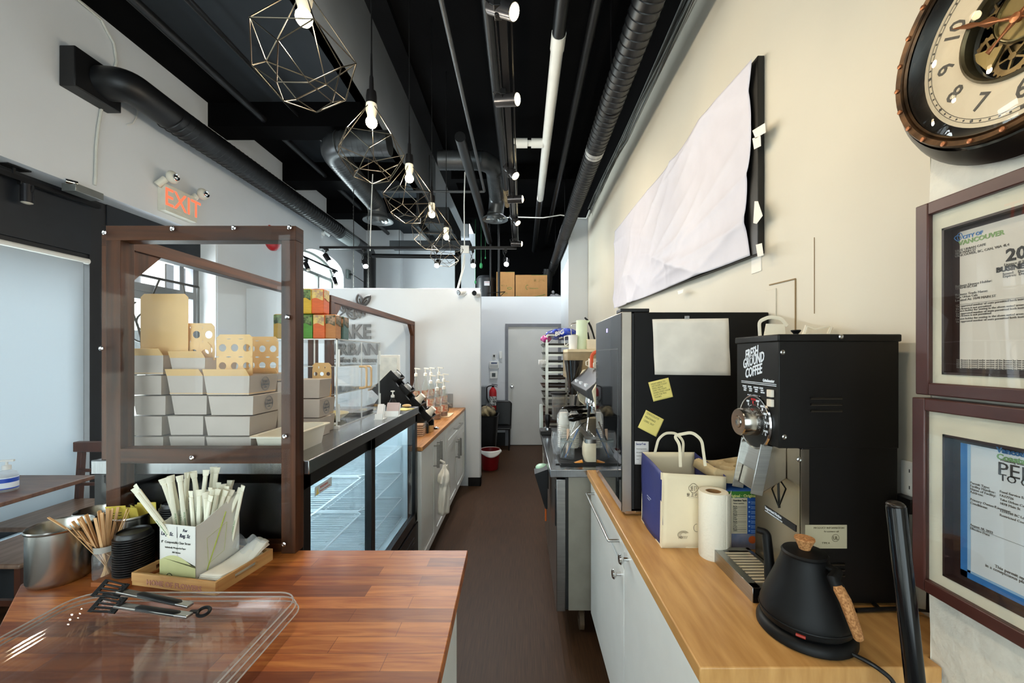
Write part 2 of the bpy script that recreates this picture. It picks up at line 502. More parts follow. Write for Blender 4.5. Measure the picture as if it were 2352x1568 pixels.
def spiral(c, r0, turns, s=1, a0=0, n=36):
    return [V((XG + .18, c[0] + s * r0 * (1 - .85 * t / n) * math.cos(a0 + turns * 2 * PI * t / n), c[1] + r0 * (1 - .85 * t / n) * math.sin(a0 + turns * 2 * PI * t / n))) for t in range(n + 1)]


m = M()
m.tube([V((XG + .18, 3.24, .02)), V((XG + .18, 3.24, 2.2))], .012, 8); m.tube([V((XG + .18, 3.98, .02)), V((XG + .18, 3.98, 2.2))], .012, 8)
for z in (.06, 1.1, 2.2): m.tube([V((XG + .18, 3.24, z)), V((XG + .18, 3.98, z))], .012, 8)
obj('outer_frame', m, IR, g)
for k, (c, r0, s, a) in enumerate((((3.42, 1.78), .2, 1, 2), ((3.40, 1.32), .16, -1, 0), ((3.44, .84), .2, 1, 4), ((3.40, .4), .15, -1, 2), ((3.78, 1.5), .18, -1, 1), ((3.78, .7), .18, 1, 3))):
    m = M(); m.tube(spiral(c, r0, 1.6, s, a), .007, 6); obj('scroll', m, IR, g)
for k in range(3):
    m = M(); x0 = 3.3 + .22 * k
    m.tube([V((XG + .18, x0 + .09 * math.sin(t * .55 + k * 2), .06 + t * .107)) for t in range(21)], .008, 6)
    obj('wavy_bar', m, IR, g)

# roller blind
b = thing('roller_blind', 'white roller blind pulled down over the left shopfront window', 'blind', (-3.36, 1.8, 2.26))
m = M(); m.cyl((-3.36, .3, 2.24), (-3.36, 3.07, 2.24), .022); obj('roller_tube', m, WPLA, b)
bm_ = bpy.data.materials.new('translucent_blind'); bm_.use_nodes = True
n = bm_.node_tree.nodes; L = bm_.node_tree.links; n.clear(); oo = n.new('ShaderNodeOutputMaterial'); d1 = n.new('ShaderNodeBsdfDiffuse'); t1 = n.new('ShaderNodeBsdfTranslucent'); mx = n.new('ShaderNodeMixShader')
d1.inputs[0].default_value = lin('d8dcdf'); t1.inputs[0].default_value = lin('c4ccd2'); mx.inputs[0].default_value = .4
tc = n.new('ShaderNodeTexCoord'); nz = n.new('ShaderNodeTexNoise'); nz.inputs['Scale'].default_value = 300; L.new(tc.outputs[3], nz.inputs[0]); bp = n.new('ShaderNodeBump'); bp.inputs[0].default_value = .1; L.new(nz.outputs[0], bp.inputs['Height']); L.new(bp.outputs[0], d1.inputs['Normal'])
L.new(d1.outputs[0], mx.inputs[1]); L.new(t1.outputs[0], mx.inputs[2]); L.new(mx.outputs[0], oo.inputs[0])
m = M(); m.grid(lambda u, v: V((-3.342 + .004 * math.sin(u * 9), .3 + u * 2.72, .42 + v * 1.8)), 24, 4); obj('blind_cloth', m, bm_, b, solid=.001)
m = M(); m.box(-3.35, -3.335, .3, 3.02, .40, .425); obj('hem_bar', m, WPLA, b)
# baseboard heater
h_ = thing('baseboard_heater', 'dark baseboard heater along the sill under the blind', 'heater', (-3.1, 1.6, 0))
m = M(); m.prism([(-3.26, .02), (-3.1, .02), (-3.1, .05), (-3.12, .24), (-3.2, .3), (-3.26, .3)], 'y', .2, 2.9); obj('casing', m, mat('dark_heater', '2b3238', .5), h_)
m = M(); m.box(-3.125, -3.105, .25, 2.85, .06, .09); obj('grille', m, BMET, h_)
# recess patch, panel lines and crack on the right wall
m = M()
y1, y2 = PX(1768, 640, XR).y, PX(1828, 640, XR).y
zt_, zb_ = PX(1828, 640, XR).z, PX(1768, 765, XR).z
for a, b2 in (((y1, PX(1765, 655, XR).z), (y2, zt_)), ((y2, zt_), (y2, zb_))):
    m.bar((XR - .001, a[0], a[1]), (XR - .001, b2[0], b2[1]), .004, .004)
yc = PX(1871, 600, XR).y; m.bar((XR - .001, yc, PX(1871, 545, XR).z), (XR - .001, yc, PX(1871, 720, XR).z), .0015, .0015)
struct('trim_12', m, mat('wall_crack', '8a7350', .8))
m = M(); q = PX(1772, 695, XR); m.box(XR - .004, XR, q.y - .03, q.y + .03, q.z - .06, q.z + .05)
o = obj('blank_wall_plate', m, WALLR, bevel=.001); tag(o, 'cream blank wall plate above the coffee grinder', 'wall plate')
# ================================================================ UNDER THE CEILING
def pipe(name, label, cat, pts, r, mt, n=14, rings=(), flange=None):
    m = M(); m.tube(pts, r, n)
    if rings:
        a, b, k = rings[0], rings[1], rings[2]
        a = V(a); b = V(b)
        for i in range(k + 1):
            c = a.lerp(b, i / k); d = (b - a).normalized()
            m.cyl(c - d * .004, c + d * .004, r * 1.012, n=n)
    o = obj(name, m, mt); tag(o, label, cat); return o


def bend(pts, k=6, f=.35):
    """round the corners of a polyline"""
    pts = [V(p) for p in pts]; out = [pts[0]]
    for i in range(1, len(pts) - 1):
        a, b, c = pts[i - 1], pts[i], pts[i + 1]
        d = min((a - b).length, (c - b).length) * f
        p = b + (a - b).normalized() * d; q = b + (c - b).normalized() * d
        for t in range(k + 1):
            u = t / k; out.append(p * (1 - u) ** 2 + b * 2 * u * (1 - u) + q * u * u)
    out.append(pts[-1]); return out


pipe('overhead_pipe', 'grey black pipe running lengthwise nearest the left wall under the ceiling', 'pipe', [(-2.63, -1, 3.92), (-2.63, 7.8, 3.92)], .034, DUCTM)
m = M(); m.tube([(-2.29, -1, 3.97), (-2.29, 7, 3.97)], .014, 8); m.tube([(-2.35, -1, 3.99), (-2.33, 2, 3.95), (-2.29, 3, 3.94), (-2.27, 5, 3.96)], .008, 6)
o = obj('conduit', m, DUCTM); tag(o, 'thin dark conduit beside a drooping wire under the left ceiling', 'conduit')
pipe('sprinkler_pipe', 'thin black pipe that turns left in a right angle above the wire pendants', 'pipe', bend([(-.45, -1, 3.5), (-.45, 4.8, 3.5), (-1.7, 4.8, 3.5)], 5, .02), .016, mat('grey_black_pipe', '3a3d40', .4))
pipe('overhead_pipe', 'black pipe running lengthwise just left of the spotlight track', 'pipe', [(-.215, -1, 3.62), (-.2, 5.55, 3.62)], .034, DUCTM)
m = M(); m.cyl((-.2, 5.0, 3.62), (-.2, 5.55, 3.62), .037, n=14); o = obj('worn_pipe_end', m, mat('rusty_tape', '8a7656', .8, var=.3, scale=20)); tag(o, 'worn tan wrapped pipe end left of the track', 'pipe')
pipe('overhead_pipe', 'fat black pipe sloping away between the two round ducts and the pendants', 'pipe', [(-.56, 3.6, 3.50), (-.56, 6.9, 3.50)], .05, DUCTM)
# white drain pipe: black ends, white middle, a short white stub
t = thing('drain_pipe', 'long pipe, bright white in the middle and black at both ends', 'pipe', (.26, 3, 3.71))
m = M(); m.cyl((.255, -1, 3.71), (.255, 2.70, 3.71), .047, n=20); obj('black_section', m, DUCTM, t)
m = M(); m.cyl((.26, 5.55, 3.71), (.26, 8.3, 3.71), .045, n=20); obj('black_section', m, DUCTM, t)
m = M(); m.cyl((.255, 2.70, 3.71), (.26, 5.55, 3.71), .046, n=20); m.cyl((.255, 2.7, 3.71), (.255, 2.84, 3.71), .051, n=20); obj('white_section', m, mat('white_pvc', 'f4f4ee', .35, var=.02), t, label='bright white plastic section')
m = M(); m.cyl((.22, 4.1, 3.71), (.1, 4.1, 3.71), .047, n=20); m.cyl((.06, 4.1, 3.71), (-.08, 4.1, 3.71), .047, n=20); m.cyl((.22, 4.1, 3.71), (-.05, 4.1, 3.71), .03, n=16); obj('branch', m, mat('white_pvc', 'f4f4ee'), t)
pipe('overhead_pipe', 'black pipe between the white pipe and the big spiral duct', 'pipe', [(.49, -1, 3.8), (.49, 8, 3.8)], .036, DUCTM)
# spiral duct on the right
t = thing('spiral_duct', 'big black spiral duct running along the right side of the ceiling', 'duct', (.59, 3, 3.16))
m = M(); r = .074; m.cyl((.59, -1, 3.16), (.585, 7.9, 3.16), r, n=28)
for k in range(150):
    y = -.2 + k * .054
    m.tube([(.588 + r * 1.006 * math.cos(a), y + .022 * math.sin(a / 1), 3.16 + r * 1.006 * math.sin(a)) for a in [2 * PI * i / 20 for i in range(20)]], .004, 4, closed=True)
obj('duct_body', m, DUCTM, t)
m = M(); m.cyl((.589, 3.13, 3.16), (.589, 3.22, 3.16), r * 1.025, n=28); obj('foil_tape', m, mat('foil', 'b9bab8', .4, .6), t)
for y in (2.6, 5.4, 6.9):
    m = M(); m.tube([(.588 + r * 1.03 * math.cos(a), y, 3.16 + r * 1.03 * math.sin(a)) for a in [2 * PI * i / 20 for i in range(20)]], .004, 4, closed=True); m.cyl((.588, y, 3.24), (.588, y, ZC), .004, n=6); obj('hanger', m, BMET, t)
# cable bundle along the right wall
m = M()
for k in range(7):
    rr = random.Random(k)
    m.tube([(XR - .014 - .012 * (k % 4), -1 + i * .45, 3.475 - .012 * (k // 2) + .03 * math.sin(i * .9 + k * .8) * (.6 if k % 2 else 1) - (.03 if i % 4 == 2 and k > 3 else 0)) for i in range(15)], .006, 6)
o = obj('cable_bundle', m, mat('painted_cables', '5b5c58', .5, var=.3, scale=6)); tag(o, 'bundle of dusty grey cables tacked along the top of the right wall', 'cables')
o['kind'] = 'stuff'
m = M(); m.tube([(XR - .03, 5.3, 3.46), (.9, 5.5, 3.42), (.8, 5.58, 3.45), (.55, 5.6, 3.5), (.3, 5.6, 3.46), (-.1, 5.6, 3.47), (-.5, 5.6, 3.44)], .008, 6)
o = obj('cable', m, WPLA); tag(o, 'pale cable crossing the ceiling at the far pier', 'cable')

# left round duct with its wall box
t = thing('round_duct', 'black round duct running along the left wall from a square box', 'duct', (-3.0, 3, 3.46))
m = M(); m.box(XL, -3.09, 2.74, 3.06, 3.38, 3.66); obj('wall_box', m, DUCTM, t, bevel=.006)
m = M(); dz = 3.50; rr = .113
path = bend([(-3.1, 2.94, 3.53), (-2.94, 2.96, 3.53), (-2.92, 3.4, dz), (-2.93, 7.35, dz), (-2.93, 7.65, dz), (-2.93, 7.65, 1.5)], 7, .45)
m.tube(path, rr, 24)
for k in range(60):
    y = 3.3 + k * .062
    if y < 6.3: m.tube([(-2.925 + rr * 1.006 * math.cos(a), y + .03 * math.sin(a), dz + rr * 1.006 * math.sin(a)) for a in [2 * PI * i / 20 for i in range(20)]], .0045, 4, closed=True)
obj('duct_body', m, DUCTM, t)
m = M(); m.cyl((-2.93, 6.35, dz), (-2.93, 6.9, dz), rr * 1.02, n=24); obj('foil_tape', m, mat('grey_foil', '7d8484', .45, .5, bump=.4, bscale=30), t)


def duct_with_diffuser(label, pts, rr, dc, dr):
    t = thing('branch_duct', label, 'duct', dc)
    m = M(); pp = bend(pts, 8, .4); m.tube(pp, rr, 24)
    a, b = V(pts[0]), V(pts[1])
    for k in range(9):
        c = a.lerp(b, .1 + k * .085); d = (b - a).normalized(); m.cyl(c - d * .004, c + d * .004, rr * 1.02, n=24)
    a, b = V(pts[1]), V(pts[2])
    for k in range(24):
        c = a.lerp(b, .18 + k * .03); d = (b - a).normalized(); m.cyl(c - d * .003, c + d * .003, rr * 1.015, n=24)
    obj('duct_body', m, mat('dark_foil_duct', '46494b', .38, .5, var=.2, scale=6), t)
    m = M(); m.lathe([(dr * .62, .10), (dr * .66, .06), (dr, .012), (dr * 1.02, 0), (dr * .93, .006), (dr * .75, .03)], dc, 36, cap=False)
    m.lathe([(dr * .66, .03), (dr * .62, -.004), (dr * .5, .02)], dc, 32, cap=False); m.lathe([(dr * .42, .03), (dr * .38, -.008), (dr * .26, .02)], dc, 32, cap=False); m.lathe([(dr * .2, .03), (dr * .16, -.01), (0, -.01)], dc, 24, cap=False)
    obj('diffuser', m, mat('grey_diffuser', '5a5e60', .35, .3), t)
    return t


duct_with_diffuser('grey black round duct with a round diffuser near the left wall', [(-1.35, 4.05, 3.68), (-2.02, 4.05, 3.68), (-1.96, 5.32, 3.55), (-1.94, 5.38, 3.40)], .12, (-1.94, 5.36, 3.33), .195)
duct_with_diffuser('black round duct with a round diffuser behind the spotlight track', [(-.98, 4.7, 3.83), (-.33, 4.7, 3.83), (-.34, 5.55, 3.72), (-.37, 5.62, 3.5)], .11, (-.375, 5.62, 3.44), .18)
# grey box duct hung under the raised part
m = M(); m.box(-1.5, -1.12, 6.1, 7.3, 3.55, 3.8); m.box(-1.62, -1.58, 6.1, 7.3, 3.5, ZC); m.box(-1.62, -1.12, 6.5, 6.6, 3.52, 3.56); m.box(-2.3, -.9, 6.9, 7.2, 3.42, 3.52)
o = obj('box_duct', m, mat('dark_grey_box', '202427', .6)); tag(o, 'dark grey box duct hanging beyond the pendants', 'duct')


# ---------------------------------------------------------------- track lights
def track_head(bulb, d, cool, label, track_z, power=0, size=75, dark=False, grp='spotlights on the tracks', aim=None):
    bulb = V(bulb); d = V(d).normalized(); back = bulb - d * .125; mid = back + d * .05
    top = V((mid.x - .01, mid.y, track_z))
    t = thing('track_spotlight', label, 'spotlight', top, grp)
    m = M(); m.box(top.x - .014, top.x + .014, top.y - .035, top.y + .035, top.z - .03, top.z - .002); m.cyl(top - V((0, 0, .03)), top - V((0, 0, .045)), .012, n=12); obj('adapter', m, BPLA, t, bevel=.002)
    m = M(); s = d.cross(V((0, 0, 1)))
    s = s.normalized() if s.length > .1 else V((1, 0, 0))
    m.tube([top - V((0, 0, .04)), mid + s * .036 + V((0, 0, .04)), mid + s * .034, mid + s * .03], .004, 6)
    obj('yoke', m, BMET, t)
    m = M(); m.tube([back - d * .003 + V((0, 0, .0)), back, bulb - d * .004], [.022, .031, .031], 24); obj('housing', m, mat('satin_black_lamp', '3a3a3d', .3, .7), t)
    m = M(); m.tube([top - V((0, .01, .02)), top + V((-.03, -.02, -.01)), top.lerp(back, .5) + V((-.035, -.01, .015)), back - d * .0], .0028, 6); obj('cord', m, BPLA, t)
    m = M(); m.lathe([(.0, .006), (.016, .004), (.027, -.002), (.029, -.006)], bulb, 24, d, cap=False); obj('bulb', m, mat('unlit_lens', 'cfc8b8', .3) if dark else (BULBC if cool else BULBW), t)
    if power:
        l = bpy.data.lights.new('spotlight_beam', 'SPOT'); l.energy = power; l.spot_size = R(size); l.spot_blend = .7; l.shadow_soft_size = .03
        l.color = (.93, .97, 1) if cool else (1, .78, .5)
        o = bpy.data.objects.new('spotlight_beam', l); COL.objects.link(o); o.location = bulb + d * .02
        dd = V(aim).normalized() if aim else d
        o.rotation_euler = dd.to_track_quat('-Z', 'Y').to_euler()
    return t


TZ = 2.86
t = thing('light_track', 'long black lighting track running away from the camera', 'track', (-.075, 3, TZ))
m = M(); m.box(-.092, -.06, -1, 4.86, TZ, TZ + .02); m.box(-.110, -.104, -1, 4.86, TZ + .02, TZ + .05); m.box(-.044, -.038, 1.5, 4.86, TZ + .01, TZ + .04); obj('rail', m, BMET, t)
m = M()
for y in (.9, 2.2, 3.6, 4.7): m.cyl((-.076, y, TZ + .02), (-.076, y, ZC), .004, n=6)
obj('drop_rod', m, BMET, t)
m = M(); m.cyl((-.045, 2.65, TZ + .06), (-.045, 4.8, TZ + .05), .009, n=8); obj('conduit', m, mat('dull_zinc', '8d8f8c', .4, .7), t)
specs = [((1183, 28), 1.50, (.75, -.35, -.52), 'front'), ((1190, 228), 2.0, (.85, -.42, -.22), 'second'), ((1185, 405), 2.87, (.55, -.4, -.75), 'third'),
         ((1201, 457), 3.3, (1, -.15, -.02), 'fourth'), ((1190, 513), 3.9, (.5, -.35, -.75), 'fifth'), ((1199, 560), 4.55, (1, -.12, -.08), 'last')]
names = ['glowing black cylinder spotlight nearest the camera on the long track', 'glowing black spotlight second along the long track, with a looped cord', 'black spotlight tilted down beside the white pipe stub',
         'black spotlight pointing level to the right, fourth along the long track', 'black spotlight tilted down near the round diffuser', 'black spotlight pointing level at the far end of the long track']
AIMS = [(.9, .15, -1.0), (.95, -.35, -.42), (.95, -.1, -.5), (.95, 0, -.35), (.6, .2, -.7), (.7, .3, -.4)]
for (p, Y, d, k), nm, am in zip(specs, names, AIMS):
    b = P(p[0], p[1], Y)
    track_head(b, d, False, nm, TZ, [5, 5, 4, 4.5, 5, 5][names.index(nm)], 95, aim=am)
for yy, nm in ((.55, 'black spotlight on the long track just above the camera'), (-.45, 'black spotlight on the long track behind the camera')):
    track_head((-.02, yy, TZ - .12), (.7, .0, -.6), False, nm, TZ, 7.5, 95, aim=(.85, .05, -1.0))
CZ = H + .2692 * 4.72
t = thing('added_back_light', 'small round black ceiling light added unseen behind the dark beam to light the back wall', 'ceiling light', (0, 5.66, ZC))  # unseen fixture behind the beam, added to brighten the back wall
m = M(); m.lathe([(.06, 0), (.06, .05), (.05, .06)], (0, 5.66, ZC), 24, (0, 0, -1)); obj('canister', m, BMET, t)
m = M(); m.lathe([(.048, .061), (0, .062)], (0, 5.66, ZC), 20, (0, 0, -1)); obj('diffuser', m, BULBC, t)
l = bpy.data.lights.new('added_back_light_beam', 'SPOT'); l.energy = 85; l.spot_size = R(125); l.spot_blend = .6; l.shadow_soft_size = .05; l.color = (.95, .97, 1)  # spot of the added fixture, lifts the back wall and door
o = bpy.data.objects.new('added_back_light_beam', l); COL.objects.link(o); o.location = (0, 5.66, ZC - .075); o.rotation_euler = V((0.02, .35, -1)).to_track_quat('-Z', 'Y').to_euler()
t = thing('light_track', 'black lighting track crossing above the partition', 'track', (-1.3, 4.72, CZ))
m = M(); m.box(-2.40, -.06, 4.70, 4.735, CZ, CZ + .03); obj('rail', m, BMET, t)
m = M()
for x in (-2.0, -1.1): m.cyl((x, 4.72, CZ + .03), (x, 4.72, ZC - .2), .004, n=6)
obj('drop_rod', m, BMET, t)
for (x, y), d, nm, pw, dk in (((758, 602), (.55, -.25, -.7), 'black cross track spotlight in front of the arched window', 16, 0), ((840, 612), (.45, -.75, -.7), 'glaring white spotlight left of the hanging rod on the cross track', 30, 0),
                              ((1003, 610), (.02, -.75, -.55), 'glaring white spotlight under the far pendants', 26, 0), ((1087, 610), (.05, -.8, -.6), 'glaring white spotlight above the partition end camera', 26, 0), ((1163, 607), (.0, -.8, -.6), 'glaring white spotlight right above the loft boxes', 26, 0)):
    b = P(x, y, 4.66)
    track_head(b, d, True, nm, CZ, pw, 110, aim=(d[0] + .1, d[1], d[2] - .45))
# small track by the arched window
t = thing('light_track', 'short black track crossing the arched window', 'track', (-2.8, 5.7, 2.85))
m = M(); m.bar((-3.0, 5.2, 2.87), (-2.82, 6.05, 2.80), .03, .025); obj('rail', m, BMET, t)
track_head((-2.93, 5.45, 2.69), (.4, -.2, -.7), True, 'black unlit spotlight at the left on the arched window track', 2.84, dark=True)
track_head((-2.80, 5.98, 2.58), (.35, -.2, -.8), True, 'black unlit spotlight at the right end of the arched window track', 2.80, dark=True)
# hanging chains, rods and white cables
for x, y0, y1, Y, nm in ((812, 470, 662, 5.3, 'left one of the two thin chains hanging by the arched window'), (846, 470, 662, 5.1, 'right one of the two thin chains hanging by the round diffuser')):
    a, b = P(x, y0, Y), P(x, y1, Y); m = M()
    for k in range(44):
        z = a.z + (b.z - a.z) * k / 44; c = V((a.x, Y, z)); q = (V((1, 0, 0)) if k % 2 else V((0, 1, 0)))
        m.tube([c + q * .006 * math.cos(t) + V((0, 0, .013 * math.sin(t))) for t in [2 * PI * i / 6 for i in range(6)]], .002, 4, closed=True)
    m.cyl(a, (a.x, Y, ZC), .003, n=5)
    o = obj('hanging_chain', m, mat('zinc_chain', '8f8f8a', .4, .6)); tag(o, nm, 'chain', 'thin ceiling chains')
m = M(); m.tube([(P(856, 400, 4.72)), P(853, 470, 4.72), P(850, 576, 4.72)], .006, 6); o = obj('power_cable', m, WPLA); tag(o, 'straight pale cable dropping to the cross track near the left diffuser', 'cable')
t = thing('power_cable', 'white cable dropping past the cross track and swinging down to the partition', 'cable', P(1068, 575, 4.69))
m = M(); m.tube([P(1068, 395, 4.69), P(1066, 470, 4.69), P(1067, 572, 4.69)], .007, 6); m.tube([P(1066, 585, 4.69), P(1062, 620, 4.68), P(1050, 665, 4.66)], .009, 6); m.tube([P(1068, 585, 4.69), P(1067, 610, 4.68), P(1052, 665, 4.66)], .006, 6); obj('lead', m, WPLA, t)
q = P(1068, 574, 4.69); m = M(); m.box(q.x - .05, q.x + .05, 4.67, 4.70, q.z - .04, q.z + .05); obj('junction_cover', m, WPLA, t, bevel=.006)

# ---------------------------------------------------------------- wire cage pendants
GM = mat('antique_brass_wire', '5e574c', .3, 1, var=.1)


def pendant(loc, label, rz):
    t = thing('cage_pendant', label, 'pendant lamp', loc, 'row of wire cage pendants'); L = V(loc)
    def ring(r, z, off, n=5): return [L + V((r * math.cos(R(off + 360 * k / n)), r * math.sin(R(off + 360 * k / n)), z)) for k in range(n)]
    A, B_, C_, D_ = ring(.024, .05, rz), ring(.155, -.125, rz), ring(.143, -.205, rz + 36), ring(.082, -.27, rz)
    m = M()
    E_ = []
    for k in range(5):
        j = (k + 1) % 5
        E_ += [(A[k], A[j]), (A[k], B_[k]), (B_[k], B_[j]), (B_[k], C_[k]), (B_[j], C_[k]), (C_[k], D_[k]), (C_[k], D_[j]), (D_[k], D_[j])]
    for a, b in E_: m.cyl(a, b, .0019, n=6)
    obj('wire_cage', m, GM, t)
    m = M(); m.lathe([(.004, .30), (.006, .2), (.009, .19), (.011, .13), (.021, .125), (.024, .10), (.024, .065)], loc, 20); obj('socket', m, BMET, t)
    m = M(); m.lathe([(.024, .066), (.026, .05), (.024, .03), (.019, .015), (.018, .0)], loc, 20); obj('lamp_collar', m, mat('white_lamp_collar', 'e8e0cc', .4, emit=.05), t)
    m = M(); m.ball(L + V((0, 0, -.018)), .026, 16); obj('bulb', m, BULBP, t)
    m = M(); m.cyl(L + V((0, 0, .3)), (L.x, L.y, 5.3 if L.x > -1.65 else ZC), .0035, n=6); obj('cord', m, BPLA, t)
    l = bpy.data.lights.new('pendant_light', 'POINT'); l.energy = 9; l.color = (1, .86, .66); l.shadow_soft_size = .03
    o = bpy.data.objects.new('pendant_light', l); COL.objects.link(o); o.location = L + V((0, 0, -.06))
    return t


for (Y, X, rz), nm in zip(((1.269, -.697, 20), (1.837, -.696, 35), (2.418, -.685, 50), (3.033, -.687, 65), (3.614, -.687, 12)),
                          ('largest wire cage pendant, nearest the camera', 'second wire cage pendant from the front', 'middle wire cage pendant of the row', 'fourth wire cage pendant from the front', 'farthest and smallest wire cage pendant')):
    pendant((X, Y, 2.61), nm, rz)

# ---------------------------------------------------------------- on the left wall
q0, q1 = PX(380, 470, XL + .07), PX(452, 470, XL + .07)
t = thing('exit_sign', 'white exit sign with two emergency lamp heads on the left wall', 'exit sign', (XL + .03, (q0.y + q1.y) / 2, 2.86))
zA, zB = PX(452, 455, XL + .07).z, PX(452, 512, XL + .07).z
BEI = mat('beige_sign_plastic', 'd9d7c9', .4)
m = M(); m.box(XL, XL + .07, q0.y, q1.y, zB, zA); m.box(XL + .07, XL + .075, q0.y + .005, q1.y - .005, zB + .03, zA - .008); obj('housing', m, BEI, t, bevel=.004)
m = M(); m.text('EXIT', (zA - zB) * .93, (XL + .0755, (q0.y + q1.y) / 2 + .012, zB + .05), (0, 1, 0), (0, 0, 1), 'CENTER', .001, .0016, sx=.86); obj('lettering', m, mat('exit_red', 'f06a4a', .5, emit=.6), t)
m = M(); m.box(XL + .01, XL + .066, q1.y, q1.y + .004, zB + .02, zA - .02); obj('yellow_strip', m, mat('yellow_strip', 'd3d23c', .5), t)
for px, py in ((396, 407), (466, 446)):
    c = PX(px, py, XL + .11)
    m = M(); m.ball(c, .055, 18, (.7, 1, 1)); m.cyl(c + V((-.04, -.02, -.02)), c + V((-.09, -.05, -.09)), .028, n=14); h_ = obj('lamp_head', m, BEI, t)
    m = M(); m.lathe([(.03, 0), (.028, .006), (.018, .002), (.008, .008), (0, .009)], c + V((.038, -.004, -.002)), 20, (1, -.15, -.05)); obj('lens', m, CHROME, h_)
t = thing('fire_bell', 'red round fire bell high on the left wall beyond the screen', 'fire bell', PX(622, 550, XL))
c = PX(622, 550, XL); m = M(); m.lathe([(.14, .0), (.142, .03), (.12, .06), (.07, .08), (.02, .086), (.018, .1), (0, .1)], c, 32, (1, 0, 0)); obj('gong', m, RED, t)
m = M(); m.box(c.x, c.x + .02, c.y - .05, c.y + .05, c.z + .1, c.z + .17); obj('bracket', m, RED, t)


def camera_on(c, d, label, wall):
    t = thing('security_camera', label, 'security camera', c); c = V(c); d = V(d).normalized()
    m = M(); m.lathe([(.045, 0), (.045, .02), (.03, .03), (.012, .035), (.012, .05)], c, 20, wall); obj('mount', m, WPLA, t)
    e = c + V(wall) * .075
    m = M(); m.tube([c + V(wall) * .045, e], .014, 10); m.tube([e - d * .05, e - d * .045, e + d * .05, e + d * .06], [.024, .032, .034, .03], 18); obj('camera_body', m, WPLA, t)
    m = M(); m.lathe([(.029, 0), (.024, .004), (.012, .003), (0, .005)], e + d * .0605, 18, d); obj('lens', m, mat('dark_lens', '14161a', .1), t)


camera_on(P(1063, 672, YPT), (-.5, -.8, -.3), 'white bullet camera at left on the top edge of the partition', (0, -1, 0))
camera_on(P(1096, 675, YPT), (-.3, -.9, -.15), 'white camera with chrome lens at the very end of the partition', (0, -1, 0))
camera_on(PX(741, 535, XL), (.6, .3, -.5), 'small white camera high on the left wall above the arched window', (1, 0, 0))
# cable and conduit
m = M(); a = [PX(x, y, XL + .012) for x, y in ((232, 256), (226, 290), (221, 340), (220, 400), (218, 425))]; b_ = [PX(x, y, XL + .012) for x, y in ((268, 143), (262, 100), (245, 70), (232, 45))] + [V((XL + .05, 2.6, 4.05)), V((XL + .2, 2.6, 4.09))]
m.tube(list(reversed(a)) + b_, .009, 8); o = obj('armoured_cable', m, mat('pale_cable', 'cfcfc8', .5, bump=.6, bscale=200)); tag(o, 'pale armoured cable running up the left wall past the duct box', 'cable')
m = M(); m.tube([PX(x, y, XL + .01) for x, y in ((318, 246), (314, 268), (305, 284), (290, 287))], .005, 6); o = obj('loose_wire', m, WPLA); tag(o, 'short loose white wire hanging under the left duct', 'wire')
t = thing('junction_box', 'small metal junction box above the blind', 'junction box', PX(196, 440, XL + .02))
q = PX(196, 440, XL + .02); m = M(); m.box(XL - .05, XL + .05, q.y - .09, q.y + .1, q.z - .03, q.z + .025); obj('box_body', m, mat('dull_zinc', '8d8f8c'), t, bevel=.003)
m = M(); m.cyl((XL + .0, q.y - .11, q.z + .03), (XL + .03, q.y - .06, q.z + .03), .02, n=12); obj('cable_clamp', m, CHROME, t)
t = thing('light_track', 'black track on the fascia above the blind', 'track', (XL - .06, 1.6, 2.73))
m = M(); m.box(XL - .12, XL - .09, -.5, 3.1, 2.66, 2.69); obj('rail', m, BMET, t)
y_ = PX(32, 385, XL - .1).y
for yy in (y_, y_ - 1.2):
    m = M(); m.cyl((XL - .1, yy, 2.66), (XL - .1, yy, 2.735), .008, n=8); m.box(XL - .14, XL - .06, yy - .06, yy + .06, 2.73, 2.738); obj('mount', m, BMET, t)
q = PX(62, 460, XL - .1); track_head((XL - .1, q.y, q.z - .02), (.0, 0, -1), False, 'black unlit spotlight pointing down on the fascia above the blind', 2.67, dark=True, grp=None)
t = thing('wall_socket', 'grey socket with a plug beside the arched window', 'socket', PX(797, 630, XL))
q = PX(797, 630, XL); m = M(); m.box(XL, XL + .05, q.y - .06, q.y + .06, q.z - .08, q.z + .08); obj('box_body', m, mat('grey_socket', '6f7a78', .5), t, bevel=.004)
m = M(); m.cyl(q + V((.05, 0, 0)), q + V((.09, 0, 0)), .018, n=10); m.tube([q + V((.09, 0, 0)), q + V((.15, .2, -.05)), q + V((.2, .4, -.1))], .006, 6); obj('plug', m, BPLA, t)
# dark track rail behind the partition
m = M(); a, b = P(855, 587, 5.6), P(1058, 590, 5.6); m.cyl(a, b, .03, n=12); m.cyl(P(917, 440, 5.6), P(917, 588, 5.6), .004, n=6); o = obj('closet_rail', m, BMET); tag(o, 'black round bar hanging across behind the partition', 'bar')

# ---------------------------------------------------------------- sign on the partition
t = thing('cafe_sign', 'dark grey raised cafe sign with a leafy sprig on the white partition', 'sign', P(820, 760, YPT))
SG = mat('sign_grey', '4a4747', .5)
ys = YPT - .022


def sg(s, x0, x1, yb, cap, nm, k=0.0):
    a, b = P(x0, yb, ys), P(x1, yb, ys); size = cap * ys / F / .70
    m = M(); m.text(s, size, a, (1, 0, 0), (0, 0, 1), 'LEFT', .01, k)
    xs = [p[0] for p in m.v]; w0 = max(xs) - min(xs); f = (b.x - a.x) / w0; x_ = min(xs)
    m.v = [(a.x + (p[0] - x_) * f, p[1], p[2]) for p in m.v]
    obj(nm, m, SG, t)


sg('TAKE', 757, 852, 777, 32, 'lettering', .006)
sg('URBAN', 752, 869, 815, 28, 'lettering', .0045)
sg('coffee & dessert', 764, 874, 832, 12, 'lettering', .0015)


